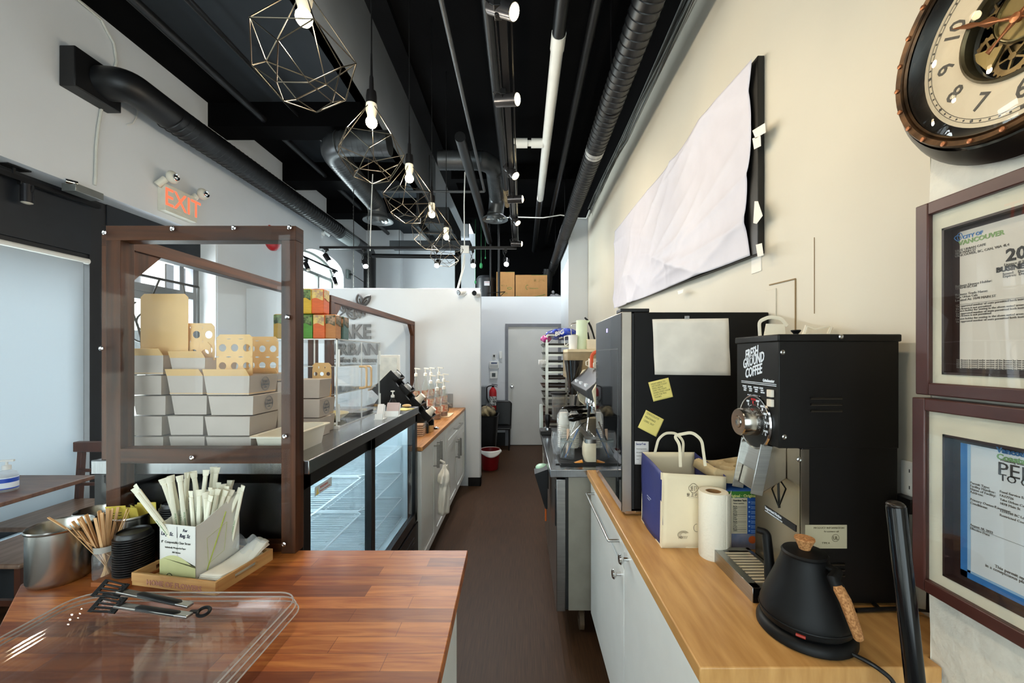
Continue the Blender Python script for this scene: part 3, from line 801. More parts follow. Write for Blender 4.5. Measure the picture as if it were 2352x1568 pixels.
def leaf(px, py, L_, wd, ang, hollow=True):
    c = P(px, py, ys); a = R(ang); d = V((math.cos(a), 0, math.sin(a))); e = V((-math.sin(a), 0, math.cos(a)))
    out = []
    for k in range(25):
        u = k / 24 * 2
        if u <= 1: s_, w_ = u, math.sin(PI * u) ** .8
        else: s_, w_ = 2 - u, -math.sin(PI * (2 - u)) ** .8
        out.append(c + d * L_ * s_ + e * wd * w_ * .5)
    m.tube(out, .013, 6); m.tube([c, c + d * L_ * .62], .008, 6)


m = M()
stem = [P(x, y, ys) for x, y in ((776, 728), (790, 717), (803, 712), (818, 706), (832, 702))]; m.tube(stem, .009, 6)
m.tube([P(x, y, ys) for x, y in ((803, 712), (822, 704), (830, 700))], .008, 6)
leaf(828, 702, .135, .065, 100); leaf(830, 702, .15, .06, 48); leaf(790, 717, .125, .06, 108); leaf(797, 716, .12, .06, -42); leaf(800, 712, .1, .06, 82); leaf(818, 706, .10, .045, 8)
leaf(820, 706, .12, .05, -75); leaf(820, 706, .13, .05, -100); leaf(822, 706, .12, .05, -50)
obj('leaf_sprig', m, SG, t)
# ================================================================ LEFT SIDE
# ---- butcher block counter in the foreground
t = thing('front_counter', 'white counter with a reddish butcher block top in the left foreground', 'counter', (-.6, .8, 0))
m = M(); m.prism([(-.145, .42), (-.166, 1.224), (-1.36, 1.224), (-1.315, 1.04), (-1.15, .87), (-1.02, .42)], 'z', .88, .91); obj('worktop', m, BUTCH, t, bevel=.002)
m = M(); m.box(-.215, -.195, .43, 1.19, .08, .88); m.box(-1.0, -.215, 1.17, 1.19, .08, .88); m.box(-1.0, -.98, .43, 1.17, .08, .88); m.box(-1.0, -.2, .43, .45, .08, .88); obj('side_panel', m, CAB, t)
m = M(); m.box(-.96, -.25, .5, 1.15, 0, .08); obj('plinth', m, BPLA, t)


def bolt(m, c, d, r=.0036):
    m.lathe([(r * 1.7, 0), (r * 1.7, .002), (r, .0035), (r * .5, .003), (0, .0025)], c, 14, d)


# ---- sneeze guard standing on the counter
t = thing('sneeze_guard', 'dark stained wooden frame with a bolted clear sheet at the end of the front counter', 'screen', (-.97, 1.22, .91))
x0, x1, yF, zT = -1.262, -.686, 1.203, 1.905; w_ = .044
m = M(); m.box(x1 - w_, x1, yF, yF + w_, .91, zT - w_); obj('post', m, WALNUT, t, bevel=.001)
m = M(); m.box(x0, x0 + w_, yF, yF + w_, .91, zT - w_); obj('post', m, WALNUT, t, bevel=.001)
m = M(); m.box(x0, x1, yF, yF + w_, zT - w_, zT); obj('top_rail', m, WALNUTX, t, bevel=.001)
m = M(); m.box(x0 + w_, x1 - w_, yF, yF + w_, 1.183, 1.228); obj('middle_rail', m, WALNUTX, t, bevel=.001)
m = M(); m.box(x0 + w_, x1 - w_, yF + .01, yF + w_, .91, .935); obj('bottom_rail', m, WALNUTX, t, bevel=.001)
m = M(); m.box(x0 - .006, x1 - .014, yF - .008, yF - .004, .93, zT - .002); obj('clear_sheet', m, ACR, t)
m = M()
for px, py in ((240, 534), (396, 525), (537, 523), (665, 522), (660, 728), (654, 1002), (652, 1250), (233, 800), (441, 1051)):
    c = P(px, py, yF - .009); m = M(); bolt(m, c, (0, -1, 0), .0042); obj('bolt', m, CHROME, t)
pass
# customer-side guards along the counters
for nm, ya, yb, lab in (('g1', 1.26, 2.52, 'dark wooden guard frame with a clear sheet over the display fridge'), ('g2', 2.57, 4.585, 'dark wooden guard frame over the far wooden counter')):
    zb = 1.18 if nm == 'g1' else .912
    xx = -1.292 if nm == 'g1' else -1.235
    t = thing('sneeze_guard', lab, 'screen', (xx, (ya + yb) / 2, zb)); w2 = .044
    m = M(); m.box(xx - w2, xx, ya, ya + w2, zb, 1.905 - w2); obj('post', m, WALNUT, t, bevel=.001)
    m = M(); m.box(xx - w2, xx, yb - w2, yb, zb, 1.905 - w2); obj('post', m, WALNUT, t, bevel=.001)
    m = M(); m.box(xx - w2, xx, ya, yb, 1.905 - w2, 1.905); obj('top_rail', m, WALNUTX, t, bevel=.001)
    for s, yy in ((1, ya + w2), (-1, yb - w2)):
        m = M(); m.prism([(yy, 1.861), (yy + s * .12, 1.861), (yy, 1.741)], 'x', xx - w2 + .004, xx - .004); obj('corner_brace', m, WALNUT, t)
    if nm == 'g2':
        m = M(); m.box(xx - w2, xx, ya + w2, yb - w2, 1.06, 1.1); obj('bottom_rail', m, WALNUTX, t, bevel=.001)
    m = M(); m.box(xx - w2 - .006, xx - w2 - .002, ya, yb, zb + .02, 1.9); obj('clear_sheet', m, ACR, t)

# ---- display fridge
t = thing('display_fridge', 'black glass-door display fridge with a steel top', 'fridge', (-1.0, 1.9, 0))
fx0, fx1, fy0, fy1, fz = -1.36, -.675, 1.262, 2.585, 1.18
FB = mat('fridge_black', '0c0c0d', .35)
m = M(); m.box(fx0, fx1 + .005, fy0 - .012, fy1, fz - .045, fz); obj('steel_top', m, STEELH, t, bevel=.003)
m = M(); m.box(fx0 + .03, fx1 - .03, fy0, fy0 + .03, .05, fz - .045); m.box(fx0 + .03, fx1 - .03, fy1 - .03, fy1, .05, fz - .045); m.box(fx0 + .0, fx0 + .03, fy0, fy1, .05, fz - .045); m.box(fx0 + .03, fx1 - .02, fy0, fy1, .05, .46); m.box(fx0 + .03, fx1 - .03, fy0, fy1, fz - .075, fz - .045)
obj('body', m, FB, t)
m = M(); m.box(fx0 + .03, fx0 + .035, fy0 + .03, fy1 - .03, .46, fz - .075); m.box(fx0 + .03, fx1 - .06, fy0 + .03, fy0 + .034, .46, fz - .075); m.box(fx0 + .03, fx1 - .06, fy1 - .034, fy1 - .03, .46, fz - .075); m.box(fx0 + .03, fx1 - .06, fy0 + .03, fy1 - .03, .46, .465)
obj('liner', m, mat('white_liner', 'd8e4e8', .35), t)
m = M(); m.box(fx0 + .06, fx0 + .08, fy0 + .05, fy1 - .05, fz - .085, fz - .078); m.box(fx1 - .09, fx1 - .07, fy0 + .05, fy1 - .05, fz - .085, fz - .078); obj('light_strip', m, glow('fridge_light', 'd4ecf5', 22), t)
WR = mat('white_wire', 'e8eef0', .3)
for z in (.93, .76, .60, .48):
    for ya, yb in ((fy0 + .04, 1.90), (1.915, fy1 - .04)):
        m = M(); xa, xb = fx0 + .05, fx1 - .09
        m.tube([(xa, ya, z), (xb - .02, ya, z), (xb, ya + .02, z), (xb, yb - .02, z), (xb - .02, yb, z), (xa, yb, z)], .0035, 6, closed=True)
        for k in range(26): yy = ya + (yb - ya) * (k + .5) / 26; m.cyl((xa, yy, z), (xb, yy, z), .0018, n=5)
        for xx in (xa + .15, xa + .35): m.cyl((xx, ya, z - .003), (xx, yb, z - .003), .003, n=5)
        obj('wire_shelf', m, WR, t)
for ya, yb in ((fy0 + .0, 1.86), (1.80, fy1)):
    off = 0 if ya > 1.5 else -.014
    m = M(); xa, xb = fx1 - .03 + off, fx1 - .006 + off
    m.box(xa, xb, ya, ya + .045, .44, fz - .045); m.box(xa, xb, yb - .045, yb, .44, fz - .045); m.box(xa, xb, ya, yb, .44, .50); m.box(xa, xb, ya, yb, fz - .10, fz - .045)
    d = obj('sliding_door', m, FB, t, bevel=.002)
    m = M(); m.box(xa + .008, xa + .013, ya + .045, yb - .045, .50, fz - .10); obj('pane', m, GLASSF, d)
m = M(); m.box(fx1 - .01, fx1 + .0, fy0, fy1, .05, .43)
for k in range(9): m.box(fx1 - .0, fx1 + .004, fy0 + .1, fy1 - .1, .12 + k * .03, .13 + k * .03)
obj('lower_grille', m, FB, t)
q = PX(733, 1128, fx1 - .02); m = M(); m.box(fx1 - .0255, fx1 - .025, q.y - .02, q.y + .1, q.z - .012, q.z + .02); m.mi = 1; m.prism([(q.y - .012, q.z - .01), (q.y + .008, q.z - .01), (q.y - .002, q.z + .014)], 'x', fx1 - .025, fx1 - .0245)
m.mi = 2; m.text('WARNING', .012, (fx1 - .0248, q.y + .015, q.z + .004), (0, 1, 0)); m.text('Moving parts. Keep hands clear', .006, (fx1 - .0248, q.y + .012, q.z - .006), (0, 1, 0)); obj('warning_sticker', m, [mat('pale_sticker', 'cfdde2', .5), YNOTE, mat('sticker_red', 'c06060', .5)], t)

# ---- far wooden counter
cx, ca, cb = -.662, 2.60, 4.585
t = thing('far_counter_top', 'butcher block worktop on the white cabinets by the partition', 'worktop', (-.96, 3.6, .885))
m = M(); m.box(-1.25, cx + .012, ca, cb, .885, .912); obj('worktop', m, BUTCH2, t, bevel=.0015)


def shaker(m, x, ya, yb, za, zb, s=1, d=.018):
    m.box(min(x, x + s * d), max(x, x + s * d), ya, yb, za, zb); g = .05; e = .006
    for a in ((ya, ya + g, za, zb), (yb - g, yb, za, zb), (ya + g, yb - g, za, za + g), (ya + g, yb - g, zb - g, zb)):
        m.box(min(x + s * d, x + s * (d + e)), max(x + s * d, x + s * (d + e)), *a)


def bow(c, axis, L_, out, r=.006, mt=None, par=None, name='handle'):
    c = V(c); a = V(axis); o_ = V(out); m = M()
    m.box(*sum([[min((c - a * L_ / 2 + o_ * .03 + V((0, 0, 0)))[i], (c + a * L_ / 2 + o_ * .042)[i]) - .005, max((c - a * L_ / 2 + o_ * .03)[i], (c + a * L_ / 2 + o_ * .042)[i]) + .005] for i in range(3)], []))
    for s in (-1, 1): m.bar(c + a * s * (L_ / 2 - .01), c + a * s * (L_ / 2 - .01) + o_ * .035, .01, .01)
    return obj(name, m, mt or STEEL, par, bevel=.001)


for nm, ya, yb, hy, drawer, lab in (('a', 2.60, 3.50, 3.03, 0, 'white shaker cabinet with a bag on its handle beside the fridge'), ('b', 3.51, 4.56, 4.02, 1, 'white shaker cabinet with a drawer against the partition')):
    t = thing('base_cabinet', lab, 'cabinet', (-.95, (ya + yb) / 2, 0))
    m = M(); m.box(-1.22, cx - .022, ya, yb, .12, .885); m.box(-1.2, cx - .06, ya, yb, 0, .12); obj('carcass', m, CAB, t)
    zt2 = .88
    if drawer:
        m = M(); shaker(m, cx - .02, ya + .003, yb - .003, .70, .882); d = obj('drawer', m, CAB, t, bevel=.001); bow((cx, hy, .80), (0, 1, 0), .34, (1, 0, 0), par=d); zt2 = .695
    for s, a, b2 in ((-1, ya + .003, hy - .002), (1, hy + .002, yb - .003)):
        m = M(); shaker(m, cx - .02, a, b2, .13, zt2); d = obj('door', m, CAB, t, bevel=.001)
        bow((cx, hy + s * .055, zt2 - .12), (0, 0, 1), .17, (1, 0, 0), par=d)
# bag hanging on the handle
t = thing('plastic_bag', 'knotted white plastic bag hanging on a cabinet handle', 'bag', (cx + .05, 3.05, .45))
m = M()
def bagf(u, v):
    a = u * 2 * PI; prof = [(.012, .69), (.022, .66), (.052, .62), (.06, .57), (.045, .535), (.05, .50), (.056, .42), (.056, .33)]
    k = v * (len(prof) - 1); i = min(int(k), len(prof) - 2); f_ = k - i
    r = prof[i][0] * (1 - f_) + prof[i + 1][0] * f_; z = prof[i][1] * (1 - f_) + prof[i + 1][1] * f_
    rr = r * (1 + .16 * math.sin(5 * a + v * 9) * (1 if v < .95 else .6))
    return V((cx + .075 + rr * math.cos(a) * .7, 3.0 + rr * math.sin(a) * 1.3, z))
m.grid(bagf, 40, 28); obj('bag_body', m, mat('thin_white_plastic', 'e9e6dc', .35, bump=.5, bscale=25), t, solid=.001)
m = M()
for s, L_ in ((1, .19), (.4, .1)):
    m.grid(lambda u, v: V((cx + .085 + .01 * math.sin(8 * u), 3.03 + s * (.02 + .1 * v) + (u - .5) * .05 * (1 - v * .6), .67 - v * L_ + .02 * math.sin(v * 5))), 6, 8)
m.tube([(cx + .045, 3.0, .72), (cx + .075, 3.01, .70), (cx + .08, 3.03, .66)], .008, 6)
obj('bag_ears', m, mat('thin_white_plastic', 'e9e6dc'), t, solid=.0012)

# ---- things on the fridge: cake boxes
BW = mat('carton_inside', 'e3bd85', .7, var=.03)


def cake_box(loc, w, d, h, label, logo=False, lid=None, fl_=.035, holes=True):
    x, y, z = loc
    t = thing('cake_box', label, 'box', loc, 'folded paper cake boxes on the fridge')
    m = M(); e = .006
    b = [(x, y), (x + w, y), (x + w, y + d), (x, y + d)]
    bt = [(x + e, y + e), (x + w - e, y + e), (x + w - e, y + d - e), (x + e, y + d - e)]
    m.add([(p[0], p[1], z + .001) for p in bt] + [(p[0], p[1], z + h - .002) for p in b], [(3, 2, 1, 0), (0, 1, 5, 4), (1, 2, 6, 5), (2, 3, 7, 6), (3, 0, 4, 7)] + ([(4, 5, 6, 7)] if not lid else []))
    obj('carton', m, CARDW, t, smooth=0, solid=0 if not lid else .0015)
    if logo:
        m = M(); c = V((x + w + .0012, y + d * .52, z + h * .5)); r = h * .36
        m.tube([c + V((0, r * .92 * math.cos(a), r * math.sin(a))) for a in [2 * PI * i / 24 for i in range(24)]], .0007, 4, closed=True)
        m.tube([c + V((0, r * .8 * math.cos(a), r * .86 * math.sin(a))) for a in [2 * PI * i / 24 for i in range(24)]], .0005, 4, closed=True)
        m.text('TAKE', r * .5, c + V((.0, 0, r * .18)), (0, 1, 0), (0, 0, 1), 'CENTER'); m.text('URBAN', r * .46, c + V((0, 0, -r * .25)), (0, 1, 0), (0, 0, 1), 'CENTER')
        m.text('coffee', r * .3, c + V((0, 0, -r * .58)), (0, 1, 0), (0, 0, 1), 'CENTER')
        obj('printed_stamp', m, mat('stamp_grey', '5f6670', .6), t)
    if lid:
        lh, lw = lid; m = M(); yy = y + fl_; xa, xb = (x + (w - lw) / 2, x + (w + lw) / 2) if holes else (x, x + lw); z0 = z + h - .01; th = .0018; cr = .012
        def slab(pa, pb): m.prism([(a, b_) for a, b_ in pa], 'y', yy, yy + th)
        if holes:
            # flap made of strips around 2 x 3 round cut-outs
            nx, nz = 3, 2; cw, ch = lw / nx, lh * .84 / nz
            for i in range(nx):
                for j in range(nz):
                    cx_, cz = xa + cw * (i + .5), z0 + lh * .06 + ch * (j + .5); rr = min(cw, ch) * .31; K = 20
                    outer = []; inner = []
                    for k in range(K):
                        a = 2 * PI * k / K; ca_, sa = math.cos(a), math.sin(a); f_ = 1 / max(abs(ca_) / (cw / 2), abs(sa) / (ch / 2))
                        outer.append((cx_ + ca_ * f_, cz + sa * f_)); inner.append((cx_ + ca_ * rr, cz + sa * rr))
                    for dy in (0, th):
                        vs = [(p[0], yy + dy, p[1]) for p in outer] + [(p[0], yy + dy, p[1]) for p in inner]
                        m.add(vs, [(k, (k + 1) % K, K + (k + 1) % K, K + k) for k in range(K)])
                    m.add([(p[0], yy, p[1]) for p in inner] + [(p[0], yy + th, p[1]) for p in inner], [(k, (k + 1) % K, K + (k + 1) % K, K + k) for k in range(K)])
            m.box(xa, xb, yy, yy + th, z0, z0 + lh * .06)
            zt3 = z0 + lh * .9
            m.prism([(xa, zt3), (xb, zt3), (xb, z0 + lh - cr), (xb - cr, z0 + lh), (xa + cr, z0 + lh), (xa, z0 + lh - cr)], 'y', yy, yy + th)
        else:
            m.prism([(xa, z0), (xb, z0), (xb, z0 + lh - cr), (xb - cr, z0 + lh), (xa + cr, z0 + lh), (xa, z0 + lh - cr)], 'y', yy, yy + th)
        obj('raised_flap', m, BW, t)
        m = M(); m.box(x + .004, x + w - .004, y + .004, y + d - .006, z + .004, z + .006)
        m.quad((x, y, z + h - .002), (x + w, y, z + h - .002), (x + w - .004, y - .012, z + h + .02), (x + .004, y - .012, z + h + .02), .0015)
        obj('inner_tray', m, BW, t)
    return t


ST = fz
cols = [  # x0, y0, w, d, rows, nudge name
    (-1.284, 1.30, .108, .15, 5, 'left'), (-1.166, 1.31, .118, .15, 4, 'middle'), (-1.034, 1.298, .148, .152, 4, 'right')]
lv = ['bottom', 'second', 'third', 'fourth', 'top']
for (x, y, w2, d2, n_, nm) in cols:
    for k in range(n_):
        dx = [.0, .003, -.005, .004, 0][k]; last = k == n_ - 1
        hh = .066
        lid = None
        if last and nm == 'left': lid = (.215, .16)
        if last and nm == 'middle': lid = (.12, .116)
        if last and nm == 'right': lid = (.145, .122)
        cake_box((x - dx, y - dx * .6, ST + k * (hh + .001)), w2, d2, hh, 'white cake box, %s of the %s stack behind the screen' % ('top' if last else lv[k], nm) + (' with a raised flap' if lid else ''), logo=(nm == 'right' and k >= 2), lid=lid, holes=nm != 'left')
cake_box((-1.164, 1.312, ST + 4 * .067), .116, .15, .058, 'opened white cake box tipped on top of the middle stack', lid=(.125, .125))
cake_box((-1.02, 1.456, ST), .125, .13, .235, 'tall plain carton behind the stamped boxes')
cake_box((-1.018, 1.458, ST + .236), .122, .12, .03, 'shallow open carton with a round-holed flap behind the stamped boxes', lid=(.145, .118), fl_=.004)
for k in range(3):
    cake_box((-.925, 1.60, ST + k * .079), .11, .10, .078, 'cream cake box, %s of the narrow stack behind the screen post' % lv[k], logo=(k == 1))
for k in range(2):
    cake_box((-.945, 1.71, ST + k * .075), .105, .075, .074, 'cream carton at the %s of the stack beside the acrylic case' % ('top' if k else 'bottom'), lid=(.16, .085) if k else None, fl_=.06)

# white bin on the fridge
t = thing('plastic_tub', 'shallow cream plastic tub at the near end of the fridge top', 'tub', (-.82, 1.4, ST))
m = M(); xa, xb, ya, yb = -.862, -.752, 1.27, 1.535; hh = .072
def rr(x0, x1, y0, y1, r, z, n=4):
    out = []
    for cx_, cy_, a0_ in ((x1 - r, y1 - r, 0), (x0 + r, y1 - r, 90), (x0 + r, y0 + r, 180), (x1 - r, y0 + r, 270)):
        for k in range(n + 1):
            a = R(a0_ + 90 * k / n); out.append(V((cx_ + r * math.cos(a), cy_ + r * math.sin(a), z)))
    return out
def tub(m, xa, xb, ya, yb, z, hh, rim=.012, tp=.01, r=.02, th=.003):
    m.ring([rr(xa + tp, xb - tp, ya + tp, yb - tp, r, z), rr(xa, xb, ya, yb, r, z + hh - .004), rr(xa - rim, xb + rim, ya - rim, yb + rim, r, z + hh - .004), rr(xa - rim, xb + rim, ya - rim, yb + rim, r, z + hh), rr(xa + th, xb - th, ya + th, yb - th, r, z + hh), rr(xa + tp + th, xb - tp - th, ya + tp + th, yb - tp - th, r, z + th)])
tub(m, xa, xb, ya, yb, ST, hh); obj('tub_body', m, mat('cream_plastic', 'd6d0bf', .35, var=.02), t)
m = M(); tub(m, -1.0, -.86, 1.7, 1.83, ST, .02); o = obj('paper_tray', m, PAPER); tag(o, 'flat white folded tray lying before the acrylic case', 'tray')

# ---- acrylic display case
ax0, ax1, ay0, ay1, az0, az1 = -1.225, -.838, 1.80, 2.34, ST, 1.588
t = thing('display_case', 'clear acrylic display case with two hinged doors on the fridge', 'display case', (-1.03, 2.07, ST))
m = M()
for a in ((ax0, ax1, ay0, ay0 + .004, az0, az1), (ax0, ax1, ay1 - .004, ay1, az0, az1), (ax0, ax0 + .004, ay0, ay1, az0, az1), (ax0, ax1, ay0, ay1, az1 - .005, az1), (ax0, ax1, ay0, ay1, az0, az0 + .004)): m.box(*a)
obj('case_walls', m, ACR, t)
m = M()
for x in (ax0, ax1 - .006):
    for y in (ay0, ay1 - .006): m.box(x, x + .006, y, y + .006, az0, az1)
for z in (az0, az1 - .005):
    m.box(ax1 - .005, ax1, ay0, ay1, z, z + .005); m.box(ax0, ax1, ay0, ay0 + .004, z, z + .005)
m.box(ax1 - .04, ax1 + .01, ay0 - .01, ay0 + .01, az0, az0 + .012)
obj('case_edges', m, ACRE, t)
for z in (1.33, 1.46):
    m = M(); m.box(ax0 + .004, ax1 - .02, ay0 + .004, ay1 - .004, z, z + .004); s_ = obj('shelf', m, ACR, t)
    m = M(); m.box(ax1 - .024, ax1 - .02, ay0 + .004, ay1 - .004, z, z + .004); m.box(ax0, ax1 - .02, ay0 + .004, ay0 + .007, z, z + .004); obj('shelf_edge', m, ACRE, s_)
for a, b2, s in ((ay0 + .004, 2.068, 1), (2.072, ay1 - .004, -1)):
    m = M(); m.box(ax1, ax1 + .004, a, b2, az0 + .006, az1 - .008); d = obj('door', m, ACR, t)
    m = M(); yy = b2 - .001 if s == 1 else a - .001; m.box(ax1, ax1 + .004, yy, yy + .002, az0 + .006, az1 - .008); obj('door_edge', m, ACRE, d)
    hy = (b2 - .03) if s == 1 else (a + .03)
    m = M(); m.tube(bend([(ax1 + .004, hy, 1.345), (ax1 + .04, hy, 1.345), (ax1 + .04, hy, 1.455), (ax1 + .004, hy, 1.455)], 5, .45), .0055, 10); obj('handle', m, mat('tan_handle', 'd9b88a', .35), d)
    for z in (1.25, 1.50):
        m = M(); hh2 = ay0 + .006 if s == 1 else ay1 - .012; m.box(ax1 - .001, ax1 + .008, hh2, hh2 + .006, z - .04, z + .04); obj('hinge', m, ACRE, d)
t = thing('serving_dish', 'round cream dish inside the acrylic case', 'dish', (-.98, 2.0, ST + .005))
m = M(); m.lathe([(.06, 0), (.075, .008), (.10, .028), (.102, .032), (.097, .032), (.07, .012), (0, .008)], (-.99, 2.02, ST + .006), 32); obj('plate', m, mat('cream_dish', 'dfcf9e', .3), t)
t = thing('slate_tray', 'dark slate tray at the back of the acrylic case', 'tray', (-1.0, 2.2, ST + .005))
m = M(); m.box(-1.15, -.87, 2.16, 2.32, ST + .006, ST + .02); obj('tray_body', m, mat('slate', '55534f', .6, var=.3, scale=20), t)

# ---- coffee bags on the case
BAGC = {'yellow': 'c8a52c', 'green': '4f8f35', 'orange': 'd0622c', 'brown': 'b57a44', 'teal': '4c6f70', 'dull yellow': 'a8862c'}


def coffee_bag(x, y, z, col, label, h=.115, w=.062, d=.055):
    t = thing('coffee_bag', label, 'coffee bag', (x, y, z), 'coffee bags stacked on the acrylic case')
    m = M(); s = .004
    m.ring([[V((x + a * (w / 2 - k[0]), y + b * (d / 2 - k[0]), z + k[1])) for a, b in ((-1, -1), (1, -1), (1, 1), (-1, 1))] for k in ((s, 0), (0, s), (0, h - s), (s * 1.4, h))])
    obj('bag_body', m, mat('bag_' + col, BAGC[col], .5, var=.08, scale=30, stretch=(1, 1, 5)), t, smooth=0, bevel=.002)
    m = M(); zz = z + h * .58
    for sx_, n_ in ((0, (0, -1, 0)), (1, (1, 0, 0))):
        pts = []
        for k in range(9):
            u = k / 8; pts.append((u, zz + .006 * math.sin(u * 4.5 + sx_)))
        poly = [(u, q_) for u, q_ in pts] + [(1, z + h - .004), (0, z + h - .004)]
        if sx_ == 0: vs = [(x - w / 2 + .002 + u * (w - .004), y - d / 2 - .0012, q_) for u, q_ in poly]
        else: vs = [(x + w / 2 + .0012, y - d / 2 + .002 + u * (d - .004), q_) for u, q_ in poly]
        m.add(vs, [tuple(range(len(vs)))])
    obj('field_photo', m, mat('farm_photo_' + col, '6f8a4e' if col in ('yellow', 'green', 'dull yellow') else 'a98a70', .5, col2='2f3d24' if col != 'orange' else 'd8c070', scale=55, lo=.4, hi=.6), t)
    return t


zc = az1 + .001
for i, (px, Y, col, lab) in enumerate(((651, 1.86, 'dull yellow', 'dull yellow coffee bag, bottom row, left of the screen post'), (688, 1.86, 'yellow', 'yellow coffee bag in the bottom row beside the screen post'), (711, 1.87, 'green', 'green coffee bag in the bottom row'), (739, 1.87, 'orange', 'orange coffee bag in the bottom row'),
                                       (764, 1.88, 'brown', 'tan brown coffee bag in the bottom row'), (783, 1.97, 'teal', 'teal coffee bag at the right end of the bottom row'))):
    coffee_bag(P(px, 0, Y).x, Y, zc, col, lab, w=.054 if i else .06)
coffee_bag(P(690, 0, 1.86).x, 1.86, zc + .117, 'yellow', 'yellow coffee bag on top beside the screen post', w=.05)
coffee_bag(P(710, 0, 1.875).x + .01, 1.86, zc + .117, 'yellow', 'yellow coffee bag on top with a hillside photo', w=.044)
coffee_bag(P(737, 0, 1.87).x, 1.865, zc + .117, 'orange', 'orange coffee bag on top with a farmer photo', w=.058)

# card holders, post-it, pastry
for k, (px, py, w2, h2, lab) in enumerate(((874, 962, .04, .07, 'upright clear card holder with white cards on the fridge edge'), (903, 955, .075, .065, 'wide clear card holder with pinkish cards on the fridge edge'))):
    c = PZ(px, py, ST)
    t = thing('card_holder', lab, 'card holder', c)
    m = M(); m.quad(c + V((-w2 / 2, -.01, .002)), c + V((w2 / 2, -.01, .002)), c + V((w2 / 2, .02, h2)), c + V((-w2 / 2, .02, h2)), .003); m.box(c.x - w2 / 2 - .004, c.x + w2 / 2 + .004, c.y - .03, c.y + .03, c.z, c.z + .004); m.quad(c + V((-w2 / 2, -.028, .002)), c + V((w2 / 2, -.028, .002)), c + V((w2 / 2, -.022, .03)), c + V((-w2 / 2, -.022, .03)), .002); obj('holder', m, ACRE, t)
    m = M(); m.quad(c + V((-w2 / 2 + .004, -.014, .006)), c + V((w2 / 2 - .004, -.014, .006)), c + V((w2 / 2 - .004, .014, h2 + .006)), c + V((-w2 / 2 + .004, .014, h2 + .006)), .004); obj('cards', m, mat('white_card' if not k else 'pink_card', 'eeeef0' if not k else 'cbb8b8', .5), t)
c = PZ(928, 940, ST); m = M(); m.T = Matrix.Translation(c) @ Matrix.Rotation(R(-20), 4, 'Z'); m.box(-.045, .045, -.045, .045, 0, .003); m.T = None
o = obj('sticky_note', m, YNOTE); tag(o, 'yellow sticky note pad lying at the far end of the fridge top', 'note pad')
c = PZ(932, 936, ST) + V((.0, .02, .01)); m = M(); m.ball(c, .03, 12, (1, .8, .35)); o = obj('wrapped_sweet', m, BW); tag(o, 'small tan wrapped sweet beside the sticky notes', 'sweet')
c = PZ(893, 948, ST) + V((0, .07, 0)); t = thing('pump_bottle', 'small black bottle with a white pump behind the card holders', 'bottle', c)
m = M(); m.lathe([(.018, 0), (.02, .01), (.02, .06), (.01, .075), (.01, .085)], c, 18); obj('bottle_body', m, BPLA, t)
m = M(); m.lathe([(.011, .083), (.011, .095), (.004, .1), (.004, .115), (.012, .117), (.012, .122)], c, 14); obj('pump', m, WPLA, t)

# ---- things on the far counter
CT = .912
t = thing('cup_organizer', 'black stepped cup and lid organizer on the far counter', 'organizer', (-1.0, 3.0, CT))
m = M(); Yc = 3.15; ox0, ox1 = -1.10, -.76
m.prism([(-1.14, CT), (-.72, CT), (-.72, CT + .07), (-.98, CT + .40), (-1.0, CT + .42), (-1.14, CT + .22)], 'y', 3.05, 3.075); m.prism([(-1.14, CT), (-.72, CT), (-.72, CT + .07), (-.98, CT + .40), (-1.0, CT + .42), (-1.14, CT + .22)], 'y', 3.235, 3.26)
obj('side_plates', m, BPLA, t)
for k in range(4):
    c = V((-.80 - k * .085, 3.155, CT + .08 + k * .102)); d = V((.62, 0, .62)).normalized(); e = V((-d.z, 0, d.x))
    m = M(); a = c - d * .11; b2 = c + d * .10
    m.bar(a - e * .045, b2 - e * .045, .16, .006, e); m.bar(a + V((0, -.08, 0)), b2 + V((0, -.08, 0)), .006, .085, e); m.bar(a + V((0, .08, 0)), b2 + V((0, .08, 0)), .006, .085, e)
    obj('tilted_bin', m, BPLA, t)
CUPW = mat('white_cup', 'ece6d8', .4)
for k in range(4):
    c = V((-.80 - k * .085, 3.155, CT + .08 + k * .102)); d = V((.62, 0, .62)).normalized(); e = V((-d.z, 0, d.x))
    t = thing('cup_sleeve' if k < 2 else 'lid_sleeve', ['stack of white paper cups in the lowest bin of the organizer', 'stack of white paper cups in the second bin of the organizer', 'stack of clear lids in the third bin of the organizer', 'stack of pale lids in the topmost bin of the organizer'][k], 'cups' if k < 2 else 'lids', c)
    m = M(); r = .036
    rings = []
    for j in range(16): rings += [(r * .86, -.10 + j * .012), (r, -.092 + j * .012)]
    rings += [(r * .75, .10), (r * .7, .145 if k < 2 else .11)]
    m.lathe(rings, c, 24, d); obj('nested_stack', m, CUPW if k < 2 else mat('milky_lid', 'c8cdd0', .2, trans=.3), t)
m = M(); m.bar((-1.2, 3.16, CT + .33), (-1.04, 3.16, CT + .43), .14, .012); o = obj('paper_stack', m, CARD); tag(o, 'slanted stack of pale papers leaning on top of the organizer', 'papers')
